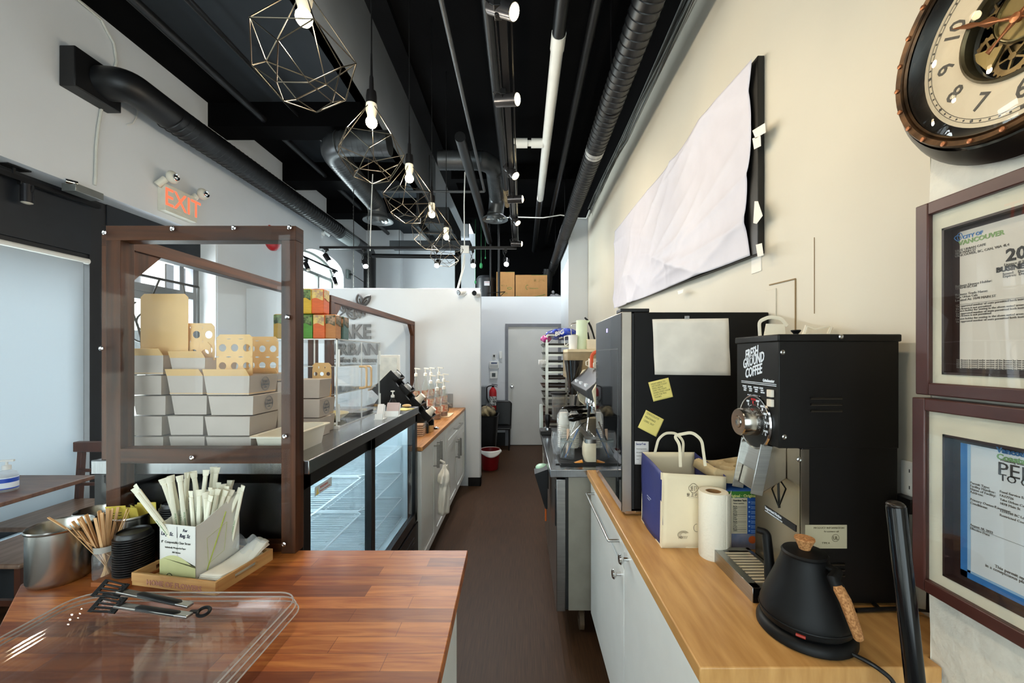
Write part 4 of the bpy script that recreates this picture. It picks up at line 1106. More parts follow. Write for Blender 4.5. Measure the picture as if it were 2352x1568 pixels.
# syrup bottles
t0 = thing('syrup_bottle', 'tall clear syrup bottle', 'bottle', (-1, 3.9, CT), 'syrup bottles with white pumps')
m = M(); m.lathe([(.036, 0), (.038, .01), (.038, .15), (.03, .18), (.014, .225), (.0135, .275)], (-1, 3.9, CT), 22); obj('glass_body', m, clear('syrup_glass', (.86, .88, .85), 1.5, .02, .12), t0)
m = M(); m.lathe([(.034, .006), (.034, .09)], (-1, 3.9, CT), 20); obj('syrup', m, mat('amber_syrup', 'a8632a', .2, trans=.4), t0)
m = M(); m.lathe([(.0388, .05), (.0388, .12)], (-1, 3.9, CT), 22, cap=False); obj('label', m, mat('syrup_label', 'dcd6bc', .5, col2='b04a28', scale=40), t0)
m = M(); m.lathe([(.017, .27), (.017, .295), (.006, .305), (.005, .345)], (-1, 3.9, CT), 16); m.bar((-1.012, 3.9, CT + .35), (-.95, 3.885, CT + .343), .018, .012); obj('pump', m, mat('white_pump', 'f2efe4', .35), t0)
pos = [(-1.08, 4.05, 'amber syrup bottle at the left back of the bottle group'), (-1.0, 4.12, 'syrup bottle second from the left at the back of the group'), (-.98, 4.28, 'amber syrup bottle with a red label at the back'), (-.92, 4.4, 'syrup bottle in the back row nearest the partition'),
       (-.90, 3.92, 'syrup bottle with a green label in the middle row'), (-.86, 4.08, 'syrup bottle in the centre of the middle row'), (-.83, 4.22, 'syrup bottle at the right of the middle row'), (-.80, 3.75, 'syrup bottle at the front left of the lowest row'), (-.765, 3.9, 'syrup bottle at the front right by the counter edge')]
for k, (x, y, lab) in enumerate(pos):
    if k == 0: t0.location = (x, y, CT + .12); t0['label'] = lab; src = t0
    else: dup(src, (x, y, CT + (.12 if k < 4 else .055 if k < 7 else 0)), rz=-15 + 7 * k, label=lab)
m = M(); m.box(-1.14, -.88, 3.98, 4.5, CT, CT + .12); m.box(-.93, -.79, 3.86, 4.3, CT, CT + .055); o = obj('bottle_riser', m, BPLA); tag(o, 'black stepped riser under the syrup bottles', 'riser')
t = thing('utensil_box', 'clear ribbed box of wooden cutlery at the near end of the far counter', 'box', (-.86, 2.75, CT))
c0 = PZ(960, 968, CT); m = M(); xa, xb, ya, yb = -.97, -.735, 2.95, 3.03
for k in range(6): m.box(xa, xb, ya, yb, CT + k * .015, CT + k * .015 + .010)
obj('wooden_cutlery', m, mat('pale_wood', 'd9b79a', .6), t)
m = M(); m.box(xa - .005, xb + .005, ya - .008, ya - .004, CT, CT + .105); m.box(xb + .005, xb + .009, ya - .008, yb + .005, CT, CT + .105); m.box(xa - .005, xb + .005, yb + .004, yb + .007, CT, CT + .105); obj('clear_walls', m, ACR, t)
m = M()
for k in range(4):
    m.box(-.80, -.70, 3.83 + k * .002, 4.1, CT + k * .0025, CT + k * .0025 + .002)
o = obj('napkins', m, mat('kraft_napkin', 'd2b48e', .8)); tag(o, 'flat brown paper napkins on the far counter near the partition', 'napkins')
m = M(); m.box(-.735, -.70, 3.1, 3.16, CT, CT + .045); o = obj('sugar_box', m, KRAFT, bevel=.003); tag(o, 'small kraft box beside the wooden cutlery', 'box')
m = M(); m.lathe([(.02, 0), (.026, .004), (.02, .012), (.008, .015), (0, .02)], (-.70, 3.25, CT), 16); o = obj('foil_cup', m, CHROME); tag(o, 'crumpled silver foil piece near the counter edge', 'foil')
t = thing('leaflet_holder', 'clear leaflet holder fixed to the partition at the end of the far counter', 'holder', P(1031, 930, YPT - .02))
c = P(1031, 930, YPT - .02); m = M(); m.box(c.x - .045, c.x + .045, YPT - .006, YPT - .003, c.z - .11, c.z + .13); m.box(c.x - .045, c.x + .045, YPT - .05, YPT - .047, c.z - .11, c.z + .02); m.box(c.x - .045, c.x + .045, YPT - .05, YPT - .003, c.z - .113, c.z - .11); obj('holder', m, clear('smoky_acrylic', (.8, .8, .8), 1.5, .02, .15), t)
m = M(); m.quad((c.x - .02, YPT - .03, c.z + .02), (c.x + .03, YPT - .03, c.z - .02), (c.x + .035, YPT - .03, c.z), (c.x - .015, YPT - .03, c.z + .04), .003); obj('cards', m, PAPER, t)
# white monitor leaning in the corner
t = thing('menu_monitor', 'white framed monitor behind the acrylic case near the partition', 'monitor', (-1.15, 3.6, CT))
a = P(886, 815, 3.5); b2 = P(917, 875, 3.5)
m = M(); m.box(P(866, 0, 3.5).x, b2.x, 3.5, 3.53, 1.26, a.z); obj('frame', m, WPLA, t, bevel=.004)
m = M(); m.box(P(866, 0, 3.5).x + .015, b2.x - .02, 3.495, 3.502, 1.285, a.z - .022); obj('screen', m, mat('pale_screen', 'cfd4d2', .3, col2='e8ece8', scale=12), t)
m = M(); m.box(-1.2, -1.12, 3.51, 3.54, CT, 1.27); m.box(-1.22, -1.08, 3.46, 3.58, CT, CT + .01); obj('stand', m, WPLA, t)

# ---- things on the butcher block
BT = .91
t0 = thing('steel_canister', 'large empty brushed steel canister at the left end of the counter', 'canister', (-1.243, 1.068, BT), 'round steel canisters')
def canister(t, c, r, h):
    m = M(); m.lathe([(r * .9, 0), (r * .96, .004), (r, .012), (r, h - .004), (r * 1.045, h - .002), (r * 1.06, h + .002), (r * 1.03, h + .005), (r * .975, h), (r * .97, .015), (0, .01)], c, 40); obj('pot_body', m, mat('brushed_pot', 'b4b2ac', .25, 1, var=.12, scale=5, stretch=(1, 1, .05)), t)
canister(t0, t0.location, .062, .142)
t = thing('steel_canister', 'brushed steel canister behind the wooden stirrers', 'canister', (-1.262, 1.185, BT), 'round steel canisters'); canister(t, t.location, .053, .137)
t = thing('steel_canister', 'brushed steel canister holding yellow sweetener packets', 'canister', (-1.135, 1.155, BT), 'round steel canisters'); canister(t, t.location, .046, .137)
for k, (x, y, z, a, b_) in enumerate(((-1.15, 1.13, 1.055, 12, 20), (-1.12, 1.14, 1.045, -10, 12), (-1.105, 1.165, 1.045, 25, 5), (-1.14, 1.17, 1.035, -30, 8), (-1.125, 1.18, 1.04, 5, -15))):
    m = M(); m.box(-.024, .024, -.0008, .0008, -.032, .032)
    if k == 0: m.mi = 1; m.text('SWEET', .011, (-.018, -.001, -.02), sx=.9); m.text('one packet', .006, (-.016, -.001, .008)); m.text('zero sugar', .006, (-.016, -.001, .0))
    o = obj('sweetener_packet', m, [mat('packet_yellow', 'e5cf5c', .6), INK], smooth=0); o.location = (x, y, z); rot(o, a, b_)
    tag(o, ['yellow sweetener packet sticking up highest with printing', 'yellow sweetener packet leaning right in the canister', 'yellow sweetener packet at the right canister rim', 'yellow sweetener packet low at the left of the canister', 'yellow sweetener packet low at the back of the canister'][k], 'packet', 'sweetener packets')
t = thing('stirrer_jar', 'small glass jar full of wooden stir sticks', 'jar', (-1.128, 1.075, BT))
m = M(); m.lathe([(.022, 0), (.026, .004), (.027, .065), (.023, .075), (.024, .09)], t.location, 24, cap=False); obj('jar_body', m, clear('jar_glass', (.93, .95, .95), 1.5, .02, .06), t)
m = M(); m.lathe([(.025, .074), (.0255, .09)], t.location, 24, cap=False); obj('jar_rim', m, mat('jar_rim', 'b8b8b0', .2, .3), t)
m = M(); m.box(-.0035, .0035, -.0009, .0009, 0, .178); 
WS = mat('birch_stick', 'd3a878', .65, var=.12, scale=20)
s0 = obj('stir_stick', m, WS, bevel=.0008); tag(s0, 'wooden stir stick in the glass jar', 'stir stick', 'wooden stir sticks in the jar')
rs = random.Random(5); first = True
jc = V((-1.128, 1.075, BT + .004))
special = [(-38, -.035)]
for k in range(26):
    tilt = rs.uniform(2, 20) if k else 44; az = rs.uniform(0, 360)
    if k and rs.random() < .4: tilt = rs.uniform(14, 30); az = rs.choice([205, 250, 190]) + rs.uniform(-15, 15)
    if k == 0: az = 262
    d = V((math.cos(R(az)) * math.sin(R(tilt)), math.sin(R(az)) * math.sin(R(tilt)), math.cos(R(tilt))))
    base = jc + V((-d.x * .03, -d.y * .03, 0)) if k else jc + V((.012, 0, .055))
    if k == 0: d = V((-.62, -.15, .55)).normalized()
    rotq = d.to_track_quat('Z', 'Y').to_euler()
    o = s0 if first else s0.copy()
    if not first: COL.objects.link(o)
    first = False; o.location = base; o.rotation_euler = rotq
    if k == 0: o['label'] = 'wooden stir stick sticking out farthest to the left of the jar'
    if k == 1: o['label'] = 'wooden stir stick bunched in the glass jar'
    elif k > 1: o['label'] = 'wooden stir stick bunched in the glass jar'
LIDM = mat('black_lid', '0e0e10', .35)


def lid_stack(x, y, n, r, label):
    t = thing('cup_lid_stack', label, 'cup lids', (x, y, BT + .012), 'stacks of black cup lids')
    # each lid a mesh of its own
    for k in range(n):
        m = M(); z = BT + .012 + k * .0062
        m.lathe([(r * .93, 0), (r, .0015), (r * 1.0, .0035), (r * .95, .005), (r * .9, .0055)] + ([(r * .88, .014), (r * .82, .018), (r * .78, .013), (0, .012)] if k == n - 1 else [(0, .005)]), (x, y, z), 28)
        obj('lid', m, LIDM, t)
    return t


lid_stack(-1.062, 1.085, 16, .043, 'stack of black cup lids beside the jar of stir sticks')
lid_stack(-1.02, 1.165, 24, .036, 'taller stack of black cup lids behind the straw box')
m = M(); m.prism([(-1.12, 1.03), (-1.025, 1.025), (-.985, 1.12), (-.985, 1.2), (-1.11, 1.14)], 'z', BT + .0, BT + .011); o = obj('wooden_board', m, mat('warm_board', 'a5622f', .5, scale=9, stretch=(1, 8, 1), col2='8a4c22')); tag(o, 'small reddish wooden board under the cup lids', 'board')

# wooden tray with straw box and napkins
RZ = -10.5
t = thing('wooden_tray', 'shallow wooden crate tray holding the straw box and napkins', 'tray', (-.765, .995, BT))
TT = Matrix.Translation((-.765, .99, BT)) @ Matrix.Rotation(R(RZ), 4, 'Z')
W_, D_, hT, th = .262, .18, .033, .007
WT = mat('tray_bamboo', 'd9ad70', .5, scale=8, stretch=(1, 1, 10), col2='c4925a')
def TM(): m = M(); m.T = TT; return m
m = TM(); m.box(-W_, 0, 0, th, 0, hT); m.box(-W_, 0, D_ - th, D_, 0, hT)
obj('end_board', m, WT, t, bevel=.001)
for xx in (-th, -W_):
    m = TM()
    # side board with a hand slot
    a, b_, c_, d_ = .055, .125, .014, .025
    m.box(xx, xx + th, th, a, 0, hT); m.box(xx, xx + th, b_, D_ - th, 0, hT); m.box(xx, xx + th, a, b_, 0, c_); m.box(xx, xx + th, a, b_, d_, hT)
    obj('side_board', m, WT, t)
m = TM(); m.box(-W_ + th, -th, th, D_ - th, 0, .005); obj('tray_bottom', m, WT, t)
m = TM(); m.text('HOME OF FLOWERS', .0185, (-W_ + .05, -.0006, .007), (1, 0, 0), (0, 0, 1), 'LEFT', .0003, .0004, sx=1.02); obj('lettering', m, mat('faded_pink_ink', 'c08a78', .7), t)
t = thing('straw_box', 'tall open white carton of wrapped straws with handwriting on the front', 'box', (-.9, 1.02, BT))
bx0, bx1, by0, by1 = -.197, -.083, .020, .148
hf, hb = .158, .205
m = TM(); g = .0016; z0 = .006
def side(x): m.prism([(by0, z0), (by1, z0), (by1, hb), (by0 + .06, hf + .022), (by0 + .02, hf + .004), (by0, hf)], 'x', x, x + g)
side(bx0); side(bx1 - g); m.box(bx0, bx1, by0, by0 + g, z0, hf); m.box(bx0, bx1, by1 - g, by1, z0, hb); m.box(bx0, bx1, by0, by1, z0, z0 + g)
m.box((bx0 + bx1) / 2 - .001, (bx0 + bx1) / 2 + .001, by0, by1, z0, hf - .02)
obj('carton', m, mat('straw_carton', 'd7d6cf', .6, var=.02), t, smooth=0)
m = TM(); yy = by0 - .0006; fx = bx0 + .004
m.text('For', .010, (fx + .004, yy, hf - .014), shear=.2, bold=.0002); m.text('Large Sz.', .0135, (fx + .001, yy, hf - .029), shear=.25, sx=.8, bold=.0002); m.box(bx0 + .0555, bx0 + .0565, yy - .0002, yy, hf - .033, hf - .004)
m.text('For', .010, (bx0 + .074, yy, hf - .016), shear=.2, bold=.0002); m.text('Reg. Sz', .0135, (bx0 + .064, yy, hf - .031), shear=.25, sx=.82, bold=.0002); obj('handwriting', m, mat('blue_black_marker', '22243a', .6), t)
m = TM(); m.text('8"  Compostable Clear Straw', .0088, (bx0 + .006, yy, hf - .049), sx=.88); m.text('Individually Wrapped in Paper', .0060, (bx0 + .018, yy, hf - .062), sx=.9); m.text('300 Straws', .0060, (bx0 + .040, yy, hf - .074)); m.text('ECO-PACK', .006, (bx0 + .045, yy, .016))
obj('print', m, mat('print_grey', '55564e', .6), t)
m = TM(); m.mi = 0
pts = [(bx0 + .0005, z0 + .001), (bx1 - .0005, z0 + .001), (bx1 - .0005, .055)] + [(bx1 - (bx1 - bx0) * u, .06 + .018 * math.sin(u * 3.6 - .6)) for u in [k / 10 for k in range(11)]]
m.prism([(a, min(b_, .09)) for a, b_ in pts], 'y', by0 - .0004, by0 - .0001); obj('printed_hill', m, mat('lime_wash', 'c3c58e', .6, var=.05), t)
m = TM(); c = (bx0 + .035, yy, .02)
m.tube([V((bx0 + .032 + .009 * math.cos(a), yy, .021 + .009 * math.sin(a))) for a in [R(20 + 12 * k) for k in range(22)]], .0009, 5); m.text('P', .012, (bx0 + .029, yy, .016), bold=.0004, shear=.3); obj('logo', m, mat('logo_dark', '30321e', .5), t)
m = TM(); xx = bx1 + .0006
m.tube([V((xx, by0 + .03, .03)), V((xx, by0 + .085, .165))], .0013, 5); q4 = [(by0 + .03, .115), (by0 + .088, .135), (by0 + .08, .06), (by0 + .034, .045)]; m.tube([V((xx, a, b_)) for a, b_ in q4], .0004, 4, closed=True); obj('green_straw_print', m, mat('lime_line', 'a8b83a', .6), t)
# paper-wrapped straws
m = M(); m.tube([(0, 0, 0), (0, 0, .178), (0, 0, .192)], [.0056, .0058, .006], 8, flat=.7); m.tube([(0, 0, .192), (0, 0, .208)], [.0068, .0085], 8, flat=.22)
m.mi = 1; m.text('& Renewable Straw', .006, (.0025, -.0042, .06), (0, 0, 1), (-1, 0, 0), depth=.0002)
s0 = obj('wrapped_straw', m, [mat('straw_wrapper', 'e6e3cf', .55, var=.03, bump=.2), mat('wrapper_green', '6f9a6a', .6)])
rs = random.Random(11); first = True
for k in range(30):
    left = k < 13
    lx = rs.uniform(bx0 + .01, bx0 + .042) if left else rs.uniform(bx0 + .054, bx1 - .012)
    ly = rs.uniform(by0 + .035, by1 - .012)
    p = TT @ V((lx, ly, .066 if left else .026)); tx = rs.uniform(-16, 6) if left else rs.uniform(-6, 22); ty = rs.uniform(-10, 4)
    lab = 'paper wrapped straw standing in the left half of the carton' if left else 'paper wrapped straw standing in the right half of the carton'
    if k == 12: p = TT @ V((bx0 + .045, by0 + .02, .088)); tx, ty = -34, 12; lab = 'paper wrapped straw leaning out over the left front corner'
    if k == 11: p = TT @ V((bx0 + .055, by0 + .014, .080)); tx, ty = -30, 10; lab = 'shorter paper wrapped straw leaning left at the carton front'
    o = s0 if first else s0.copy()
    if not first: COL.objects.link(o)
    first = False; o.location = p; o.rotation_euler = (R(ty), R(tx), R(rs.uniform(-30, 60))) ; tag(o, lab, 'straw', 'paper wrapped straws')
# napkins
t = thing('napkin_pile', 'pile of white paper napkins heaped in the wooden tray', 'napkins', (-.80, 1.08, BT))
m = TM()
for k in range(7):
    def nf(u, v, k=k):
        return V((-.076 + u * .066, .012 + v * .155 + .002 * k, .010 + k * .0035 + .026 * max(0, v - .45) * (1.2 + math.sin(u * 4 + k)) + .01 * math.sin(v * 6 + k * .3) * u * .4))
    m.grid(nf, 10, 12)
obj('napkins', m, mat('napkin_white', 'efe9da', .8, var=.02), t, solid=.0012)
m = TM(); m.grid(lambda u, v: V((-.08 + u * .07, .12 + v * .05, .05 + .03 * math.sin(PI * v) + .008 * math.sin(u * 9 + v * 4))), 14, 8); obj('wrapper', m, SBAG, t)

# stacked clear trays
PET = clear('clear_tray_plastic', (.965, .955, .95), 1.5, .03, .02)
for k in range(3):
    lab = ['bottom clear plastic tray under the tongs', 'middle clear plastic tray of the stack under the tongs', 'uppermost clear plastic tray, carrying the tongs'][k]
    z = BT + .001 + k * .010; x0_, x1_, y0_, y1_ = -1.03 + .004 * k, -.50 - .006 * k, .36, .925
    m = M(); r = .05
    m.ring([rr(x0_ + .07, x1_ - .035, y0_ + .03, y1_ - .035, r, z, 7), rr(x0_ + .055, x1_ - .02, y0_ + .02, y1_ - .02, r, z + .004, 7), rr(x0_ + .03, x1_ - .012, y0_ + .01, y1_ - .012, r, z + .026, 7), rr(x0_, x1_, y0_, y1_, r, z + .028, 7), rr(x0_, x1_, y0_, y1_, r, z + .026, 7)], cap=False)
    m.add([tuple(p) for p in rr(x0_ + .07, x1_ - .035, y0_ + .03, y1_ - .035, r, z, 7)], [tuple(range(32))])
    o = obj('clear_tray', m, PET); tag(o, lab, 'tray', 'stacked clear trays')
    m = M(); m.tube(rr(x0_, x1_, y0_, y1_, r, z + .027, 7), .0016, 5, closed=True); obj('rolled_rim', m, mat('tray_rim', 'd8cfc8', .15, trans=.5), o)
# tongs
t = thing('serving_tongs', 'steel tongs with black slotted spatula heads lying on the clear trays', 'tongs', (-.8, .86, .945))
e = PZ(468, 1404, .952); ZT = .955
def arm(head, tail, lift, nm):
    head = V(head); tail = V(tail); d = (tail - head).normalized(); s = V((-d.y, d.x, 0)).normalized()
    m = M(); m.bar(head + d * .05 + V((0, 0, lift)), tail + V((0, 0, lift * .4)), .016, .006); a = obj('steel_arm', m, STEEL, t, bevel=.0015)
    m = M(); g0, g1 = head + d * .10 + V((0, 0, lift)), tail - d * .02 + V((0, 0, lift * .5)); m.tube([g0, g0.lerp(g1, .08), g0.lerp(g1, .9), g1], [.003, .0085, .0085, .003], 12, flat=.6); obj('grip', m, BPLA, t)
    m = M(); up = V((0, 0, 1)); h0 = head + V((0, 0, lift)); wd = .036
    tilt = (s * .8 + up * .6).normalized()
    for j in range(5):
        o1 = tilt * ((j - 2) * wd / 4.4)
        m.bar(h0 + d * .004 + o1, h0 + d * .054 + o1 * .8, .0030, .0068, d.cross(tilt))
    m.bar(h0 - d * .002 - tilt * wd * .52, h0 - d * .002 + tilt * wd * .52, .012, .003, d.cross(tilt)); m.bar(h0 + d * .054 - tilt * wd * .45, h0 + d * .054 + tilt * wd * .45, .016, .004, d.cross(tilt)); m.bar(h0 + d * .055, h0 + d * .068, .014, .006)
    obj('spatula_head', m, BPLA, t, bevel=.0008)
arm(PZ(226, 1388, ZT), PZ(436, 1415, ZT), .004, 'n'); arm(PZ(232, 1362, ZT + .01), PZ(438, 1395, ZT), .012, 'f')
m = M(); m.tube([e + V((.012 * math.cos(a), .009 * math.sin(a), .004 * math.sin(a))) for a in [2 * PI * i / 18 for i in range(18)]], .0035, 8, closed=True); m.bar(e + V((-.03, 0, 0)), e + V((-.012, 0, 0)), .008, .004); obj('hanging_ring', m, BPLA, t)

# ---- seating under the window
TW = mat('dark_oak_table', '6e4a34', .4, scale=6, stretch=(1, 8, 1), col2='553526', bump=.05)
t = thing('dining_table', 'brown wooden cafe table with a chamfered edge under the blind', 'table', (-3.06, 2.0, 0))
m = M(); m.prism([(-3.3, 1.2), (-2.66, 1.2), (-2.72, 2.53), (-3.3, 2.53)], 'z', .725, .75); obj('tabletop', m, TW, t, bevel=.004)
m = M(); m.cyl((-3.06, 1.9, .03), (-3.06, 1.9, .725), .035, n=16); obj('pedestal', m, BMET, t)
m = M(); m.box(-3.3, -2.82, 1.86, 1.94, 0, .03); m.box(-3.1, -3.02, 1.65, 2.15, 0, .03); obj('foot', m, BMET, t)
CH = mat('chair_wood', '5b3322', .35, scale=6, stretch=(1, 1, .2), col2='3d2015'); CS = mat('chair_seat', '8d7260', .35, scale=5, stretch=(6, 1, 1), col2='6f5645')
t = thing('dining_chair', 'dark wooden ladder-back chair at the window table', 'chair', (-3.14, 2.72, 0))
m = M(); m.box(-3.3, -2.88, 2.42, 2.93, .43, .46); obj('seat', m, CS, t, bevel=.008)
for x in (-3.27, -2.91):
    for y in (2.45, 2.9):
        m = M(); top = .43 if y < 2.5 else .86
        m.bar((x, y, 0), (x, y + (.05 if top > .5 else 0), top), .035, .035, (0, 1, 0)); obj('leg', m, CH, t, bevel=.003)
m = M(); m.box(-3.31, -2.87, 2.92, 2.965, .80, .875); obj('top_rail', m, CH, t, bevel=.006)
for z in (.56, .66): m = M(); m.box(-3.26, -2.92, 2.90, 2.92, z, z + .02); obj('back_slat', m, CH, t)
for z in (.2,): m = M(); m.box(-3.27, -2.91, 2.44, 2.46, z, z + .03); m.box(-2.925, -2.90, 2.45, 2.9, z + .05, z + .08); obj('stretcher', m, CH, t)
t = thing('dining_chair', 'second dark wooden chair mostly hidden below the window table', 'chair', (-2.95, 1.7, 0))
m = M(); m.box(-3.0, -2.56, 2.02, 2.38, .42, .445); obj('seat', m, CS, t, bevel=.008)
for x in (-2.97, -2.59):
    for y in (2.05, 2.35): m = M(); m.bar((x, y, 0), (x, y, .42), .032, .032, (0, 1, 0)); obj('leg', m, CH, t)
m = M(); m.box(-2.97, -2.59, 2.04, 2.06, .22, .25); m.box(-2.6, -2.58, 2.05, 2.35, .27, .3); obj('stretcher', m, CH, t)
c = V((-2.905, 2.235, .75)); t = thing('sanitizer_bottle', 'clear hand sanitizer pump bottle with a blue label on the window table', 'bottle', c)
m = M(); m.lathe([(.04, 0), (.044, .006), (.044, .085), (.036, .105), (.016, .118), (.014, .125)], c, 28); obj('bottle_body', m, clear('sanitizer', (.9, .93, .96), 1.4, .03, .3), t)
m = M(); m.lathe([(.0448, .02), (.0448, .08)], c, 28, cap=False); m.mi = 1; m.lathe([(.0452, .052), (.0452, .075)], c, 28, cap=False); m.lathe([(.0452, .016), (.0452, .022)], c, 28, cap=False); obj('label', m, [mat('label_white', 'dfe6f0', .5), mat('label_blue', '1d47b0', .4)], t)
m = M(); m.lathe([(.018, .12), (.018, .142), (.006, .146), (.005, .165)], c, 18); m.bar(c + V((-.02, -.01, .17)), c + V((.028, .012, .168)), .014, .01); obj('pump', m, WPLA, t)
# ================================================================ RIGHT SIDE
RT = .91
t = thing('oak_worktop', 'light oak worktop along the right wall', 'worktop', (.65, 1.4, .88))
m = M(); m.prism([(.343, .763), (XP - .004, .763), (XP - .004, YP + .004), (XR - .002, YP + .004), (XR - .002, 2.085), (.343, 2.085)], 'z', .878, RT); obj('worktop', m, OAK, t, bevel=.003)
for ya, yb, lab in ((1.402, 2.07, 'white cabinet with a steel bar handle drawer under the mini fridge'), (.785, 1.398, 'white cabinet nearest the camera under the oak worktop')):
    near = ya < 1
    t = thing('base_cabinet', lab, 'cabinet', (.65, (ya + yb) / 2, 0))
    m = M(); m.box(.382, .80 if near else .92, ya, yb, .165, .878); obj('carcass', m, CAB, t)
    for yy in (ya + .05, yb - .06):
        m = M(); m.cyl((.43, yy, 0), (.43, yy, .165), .018, n=12); obj('leg', m, WPLA, t)
    def knob(c, par):
        m = M(); m.lathe([(.008, 0), (.007, .01), (.007, .016), (.016, .022), (.018, .027), (.014, .032), (0, .034)], c, 20, (-1, 0, 0)); obj('knob', m, CHROME, par)
    if near:
        m = M(); m.box(.362, .381, ya, yb - .002, .168, .872); d = obj('door', m, CAB, t, bevel=.002); knob((.362, 1.345, .82), d)
    else:
        m = M(); m.box(.362, .381, ya + .002, yb, .168, .752); d = obj('door', m, CAB, t, bevel=.002); knob((.362, 1.445, .715), d)
        m = M(); m.box(.362, .381, ya + .002, yb, .757, .872); d = obj('drawer', m, CAB, t, bevel=.002)
        m = M(); m.tube(bend([(.362, 1.47, .825), (.322, 1.47, .825), (.322, 1.97, .825), (.362, 1.97, .825)], 6, .06), .0055, 10); obj('bar_handle', m, STEEL, d)
        m = M(); m.cyl((.40, 1.75, .12), (.40, 1.75, .165), .01, n=8); obj('leg', m, WPLA, t)

# ---- mini fridge with a dark mirror door
FM = mat('matte_black_side', '0a0909', .5, spec=.2)
t = thing('mini_fridge', 'tall black mini fridge with a dark glass door and steel edge', 'fridge', (.65, 1.75, RT))
y0, y1, zb, zt = 1.49, 2.0, RT + .012, 1.676
m = M(); m.box(.425, .93, y0, y1, zb + .012, zt - .002); obj('body', m, FM, t, bevel=.003)
m = M(); m.box(.378, .414, y0, y1, zb, zt); d = obj('door', m, mat('satin_steel_edge', 'a59d93', .35, .85, var=.05), t, bevel=.002)
m = M(); m.box(.3755, .379, y0 + .004, y1 - .002, zb + .004, zt - .004); obj('glass', m, mat('dark_mirror_glass', '15181a', .03, 0, var=.02, spec=.6, coat=.15), d)
m = M(); m.box(.3748, .3756, y0 + .05, y1 - .04, zt - .14, zt - .137); m.box(.3748, .3756, y0 + .055, y0 + .057, zb + .1, zt - .14); obj('inner_border', m, mat('grey_border', '4a5052', .3), d)
m = M(); q = PX(1394, 759, .375); m.box(.3742, .3756, q.y - .008, q.y + .008, q.z - .008, q.z + .008); obj('display', m, glow('violet_display', '9a8cff', 2.5), d)
m = M(); m.box(.414, .426, y0 + .006, y1 - .006, zb + .01, zt - .006); obj('door_seal', m, RUBB, t)
m = M(); m.box(.39, .47, y0 - .004, y0 + .03, zb - .004, zb + .006); m.box(.44, .92, y0 + .02, y0 + .05, RT, zb + .013); m.box(.44, .92, y1 - .05, y1 - .02, RT, zb + .013); obj('hinge_foot', m, CHROME, t)
a = P(1427, 716, 1.50); b2 = P(1494, 708, 1.50); m = M(); m.box(a.x, b2.x, 1.51, 1.58, zt, b2.z + .001); o = obj('router', m, BPLA, bevel=.003); tag(o, 'flat black box lying on top of the mini fridge', 'box')
yq = y0 - .0015
def sheet(name, pts, mt, label, cat, wr=0):
    t = thing(name, label, cat, P(*pts[0], yq))
    c = [P(x, y, yq) for x, y in pts]
    m = M(); m.grid(lambda u, v: (c[0] * (1 - u) + c[1] * u) * (1 - v) + (c[3] * (1 - u) + c[2] * u) * v + V((0, -.0035 * wr * abs(math.sin(u * 7 + v * 5)) - .001 * wr, 0)), 16, 12); obj('paper', m, mt, t, solid=.0006)
    return t, c
t, c = sheet('paper_sheet', [(1498, 733), (1672, 731), (1677, 862), (1503, 860)], mat('crumpled_paper', 'ddd6cb', .7, bump=.5, bscale=8), 'blank white paper sheet taped to the side of the mini fridge', 'paper', 1)
m = M(); q = P(1577, 729, yq - .003); m.box(q.x - .009, q.x + .009, yq - .007, yq - .0065, q.z - .006, q.z + .006); obj('tape', m, clear('tape', (.8, .8, .78), 1.5, .2, .2), t)
for pts, lab, lines in (([(1489, 878), (1535, 867), (1546, 911), (1501, 922)], 'yellow sticky note with seven lines of writing under the paper sheet', ('WHAT NEEDS TO', 'GET DONE TODAY', 'REFILL BEANS', 'WIPE THE STEAM', 'WAND EVERY HOUR', 'DATE THE MILK', 'THANKS')),
                        ([(1484, 941), (1525, 963), (1507, 1003), (1465, 981)], 'tilted yellow sticky note lower down on the mini fridge', ('CHOCOLATE', 'MILKSHAKE', '1200G  5NT'))):
    t, c = sheet('sticky_note', pts, YNOTE, lab, 'sticky note')
    xd = (c[1] - c[0]); yd = (c[0] - c[3]); m = M(); n_ = len(lines)
    for k, s in enumerate(lines):
        m.text(s, .0085 if n_ > 4 else .0105, c[0] + xd * .1 - yd * (.17 + k * (.115 if n_ > 4 else .2)) + V((0, -.001, 0)), xd, yd, depth=.0001, sx=.8)
    obj('handwriting', m, mat('olive_ink', '5a552c', .7), t)
t, c = sheet('sticker', [(1458, 1013), (1490, 1014), (1490, 1067), (1458, 1066)], mat('sticker_white', 'c9c7c8', .5), 'small white security company sticker on the mini fridge', 'sticker')
m = M(); m.text('SecurTek', .0115, c[0] + V((.004, -.001, -.014)), bold=.0002, sx=.85); m.mi = 1
for k, s in enumerate(('Monitoring Solutions', 'this equipment', 'Customer Service', 'www')): m.text(s, .0045, c[0] + V((.006, -.001, -.03 - k * .013)))
for a, b2 in ((0, 1), (1, 2), (2, 3), (3, 0)):
    m.cyl(c[a].lerp(c[(a + 2) % 4], .04), c[b2].lerp(c[(b2 + 2) % 4], .04), .0004, n=4)
obj('print', m, [mat('sticker_navy', '2b2f6a', .5), mat('print_grey', '55564e')], t)

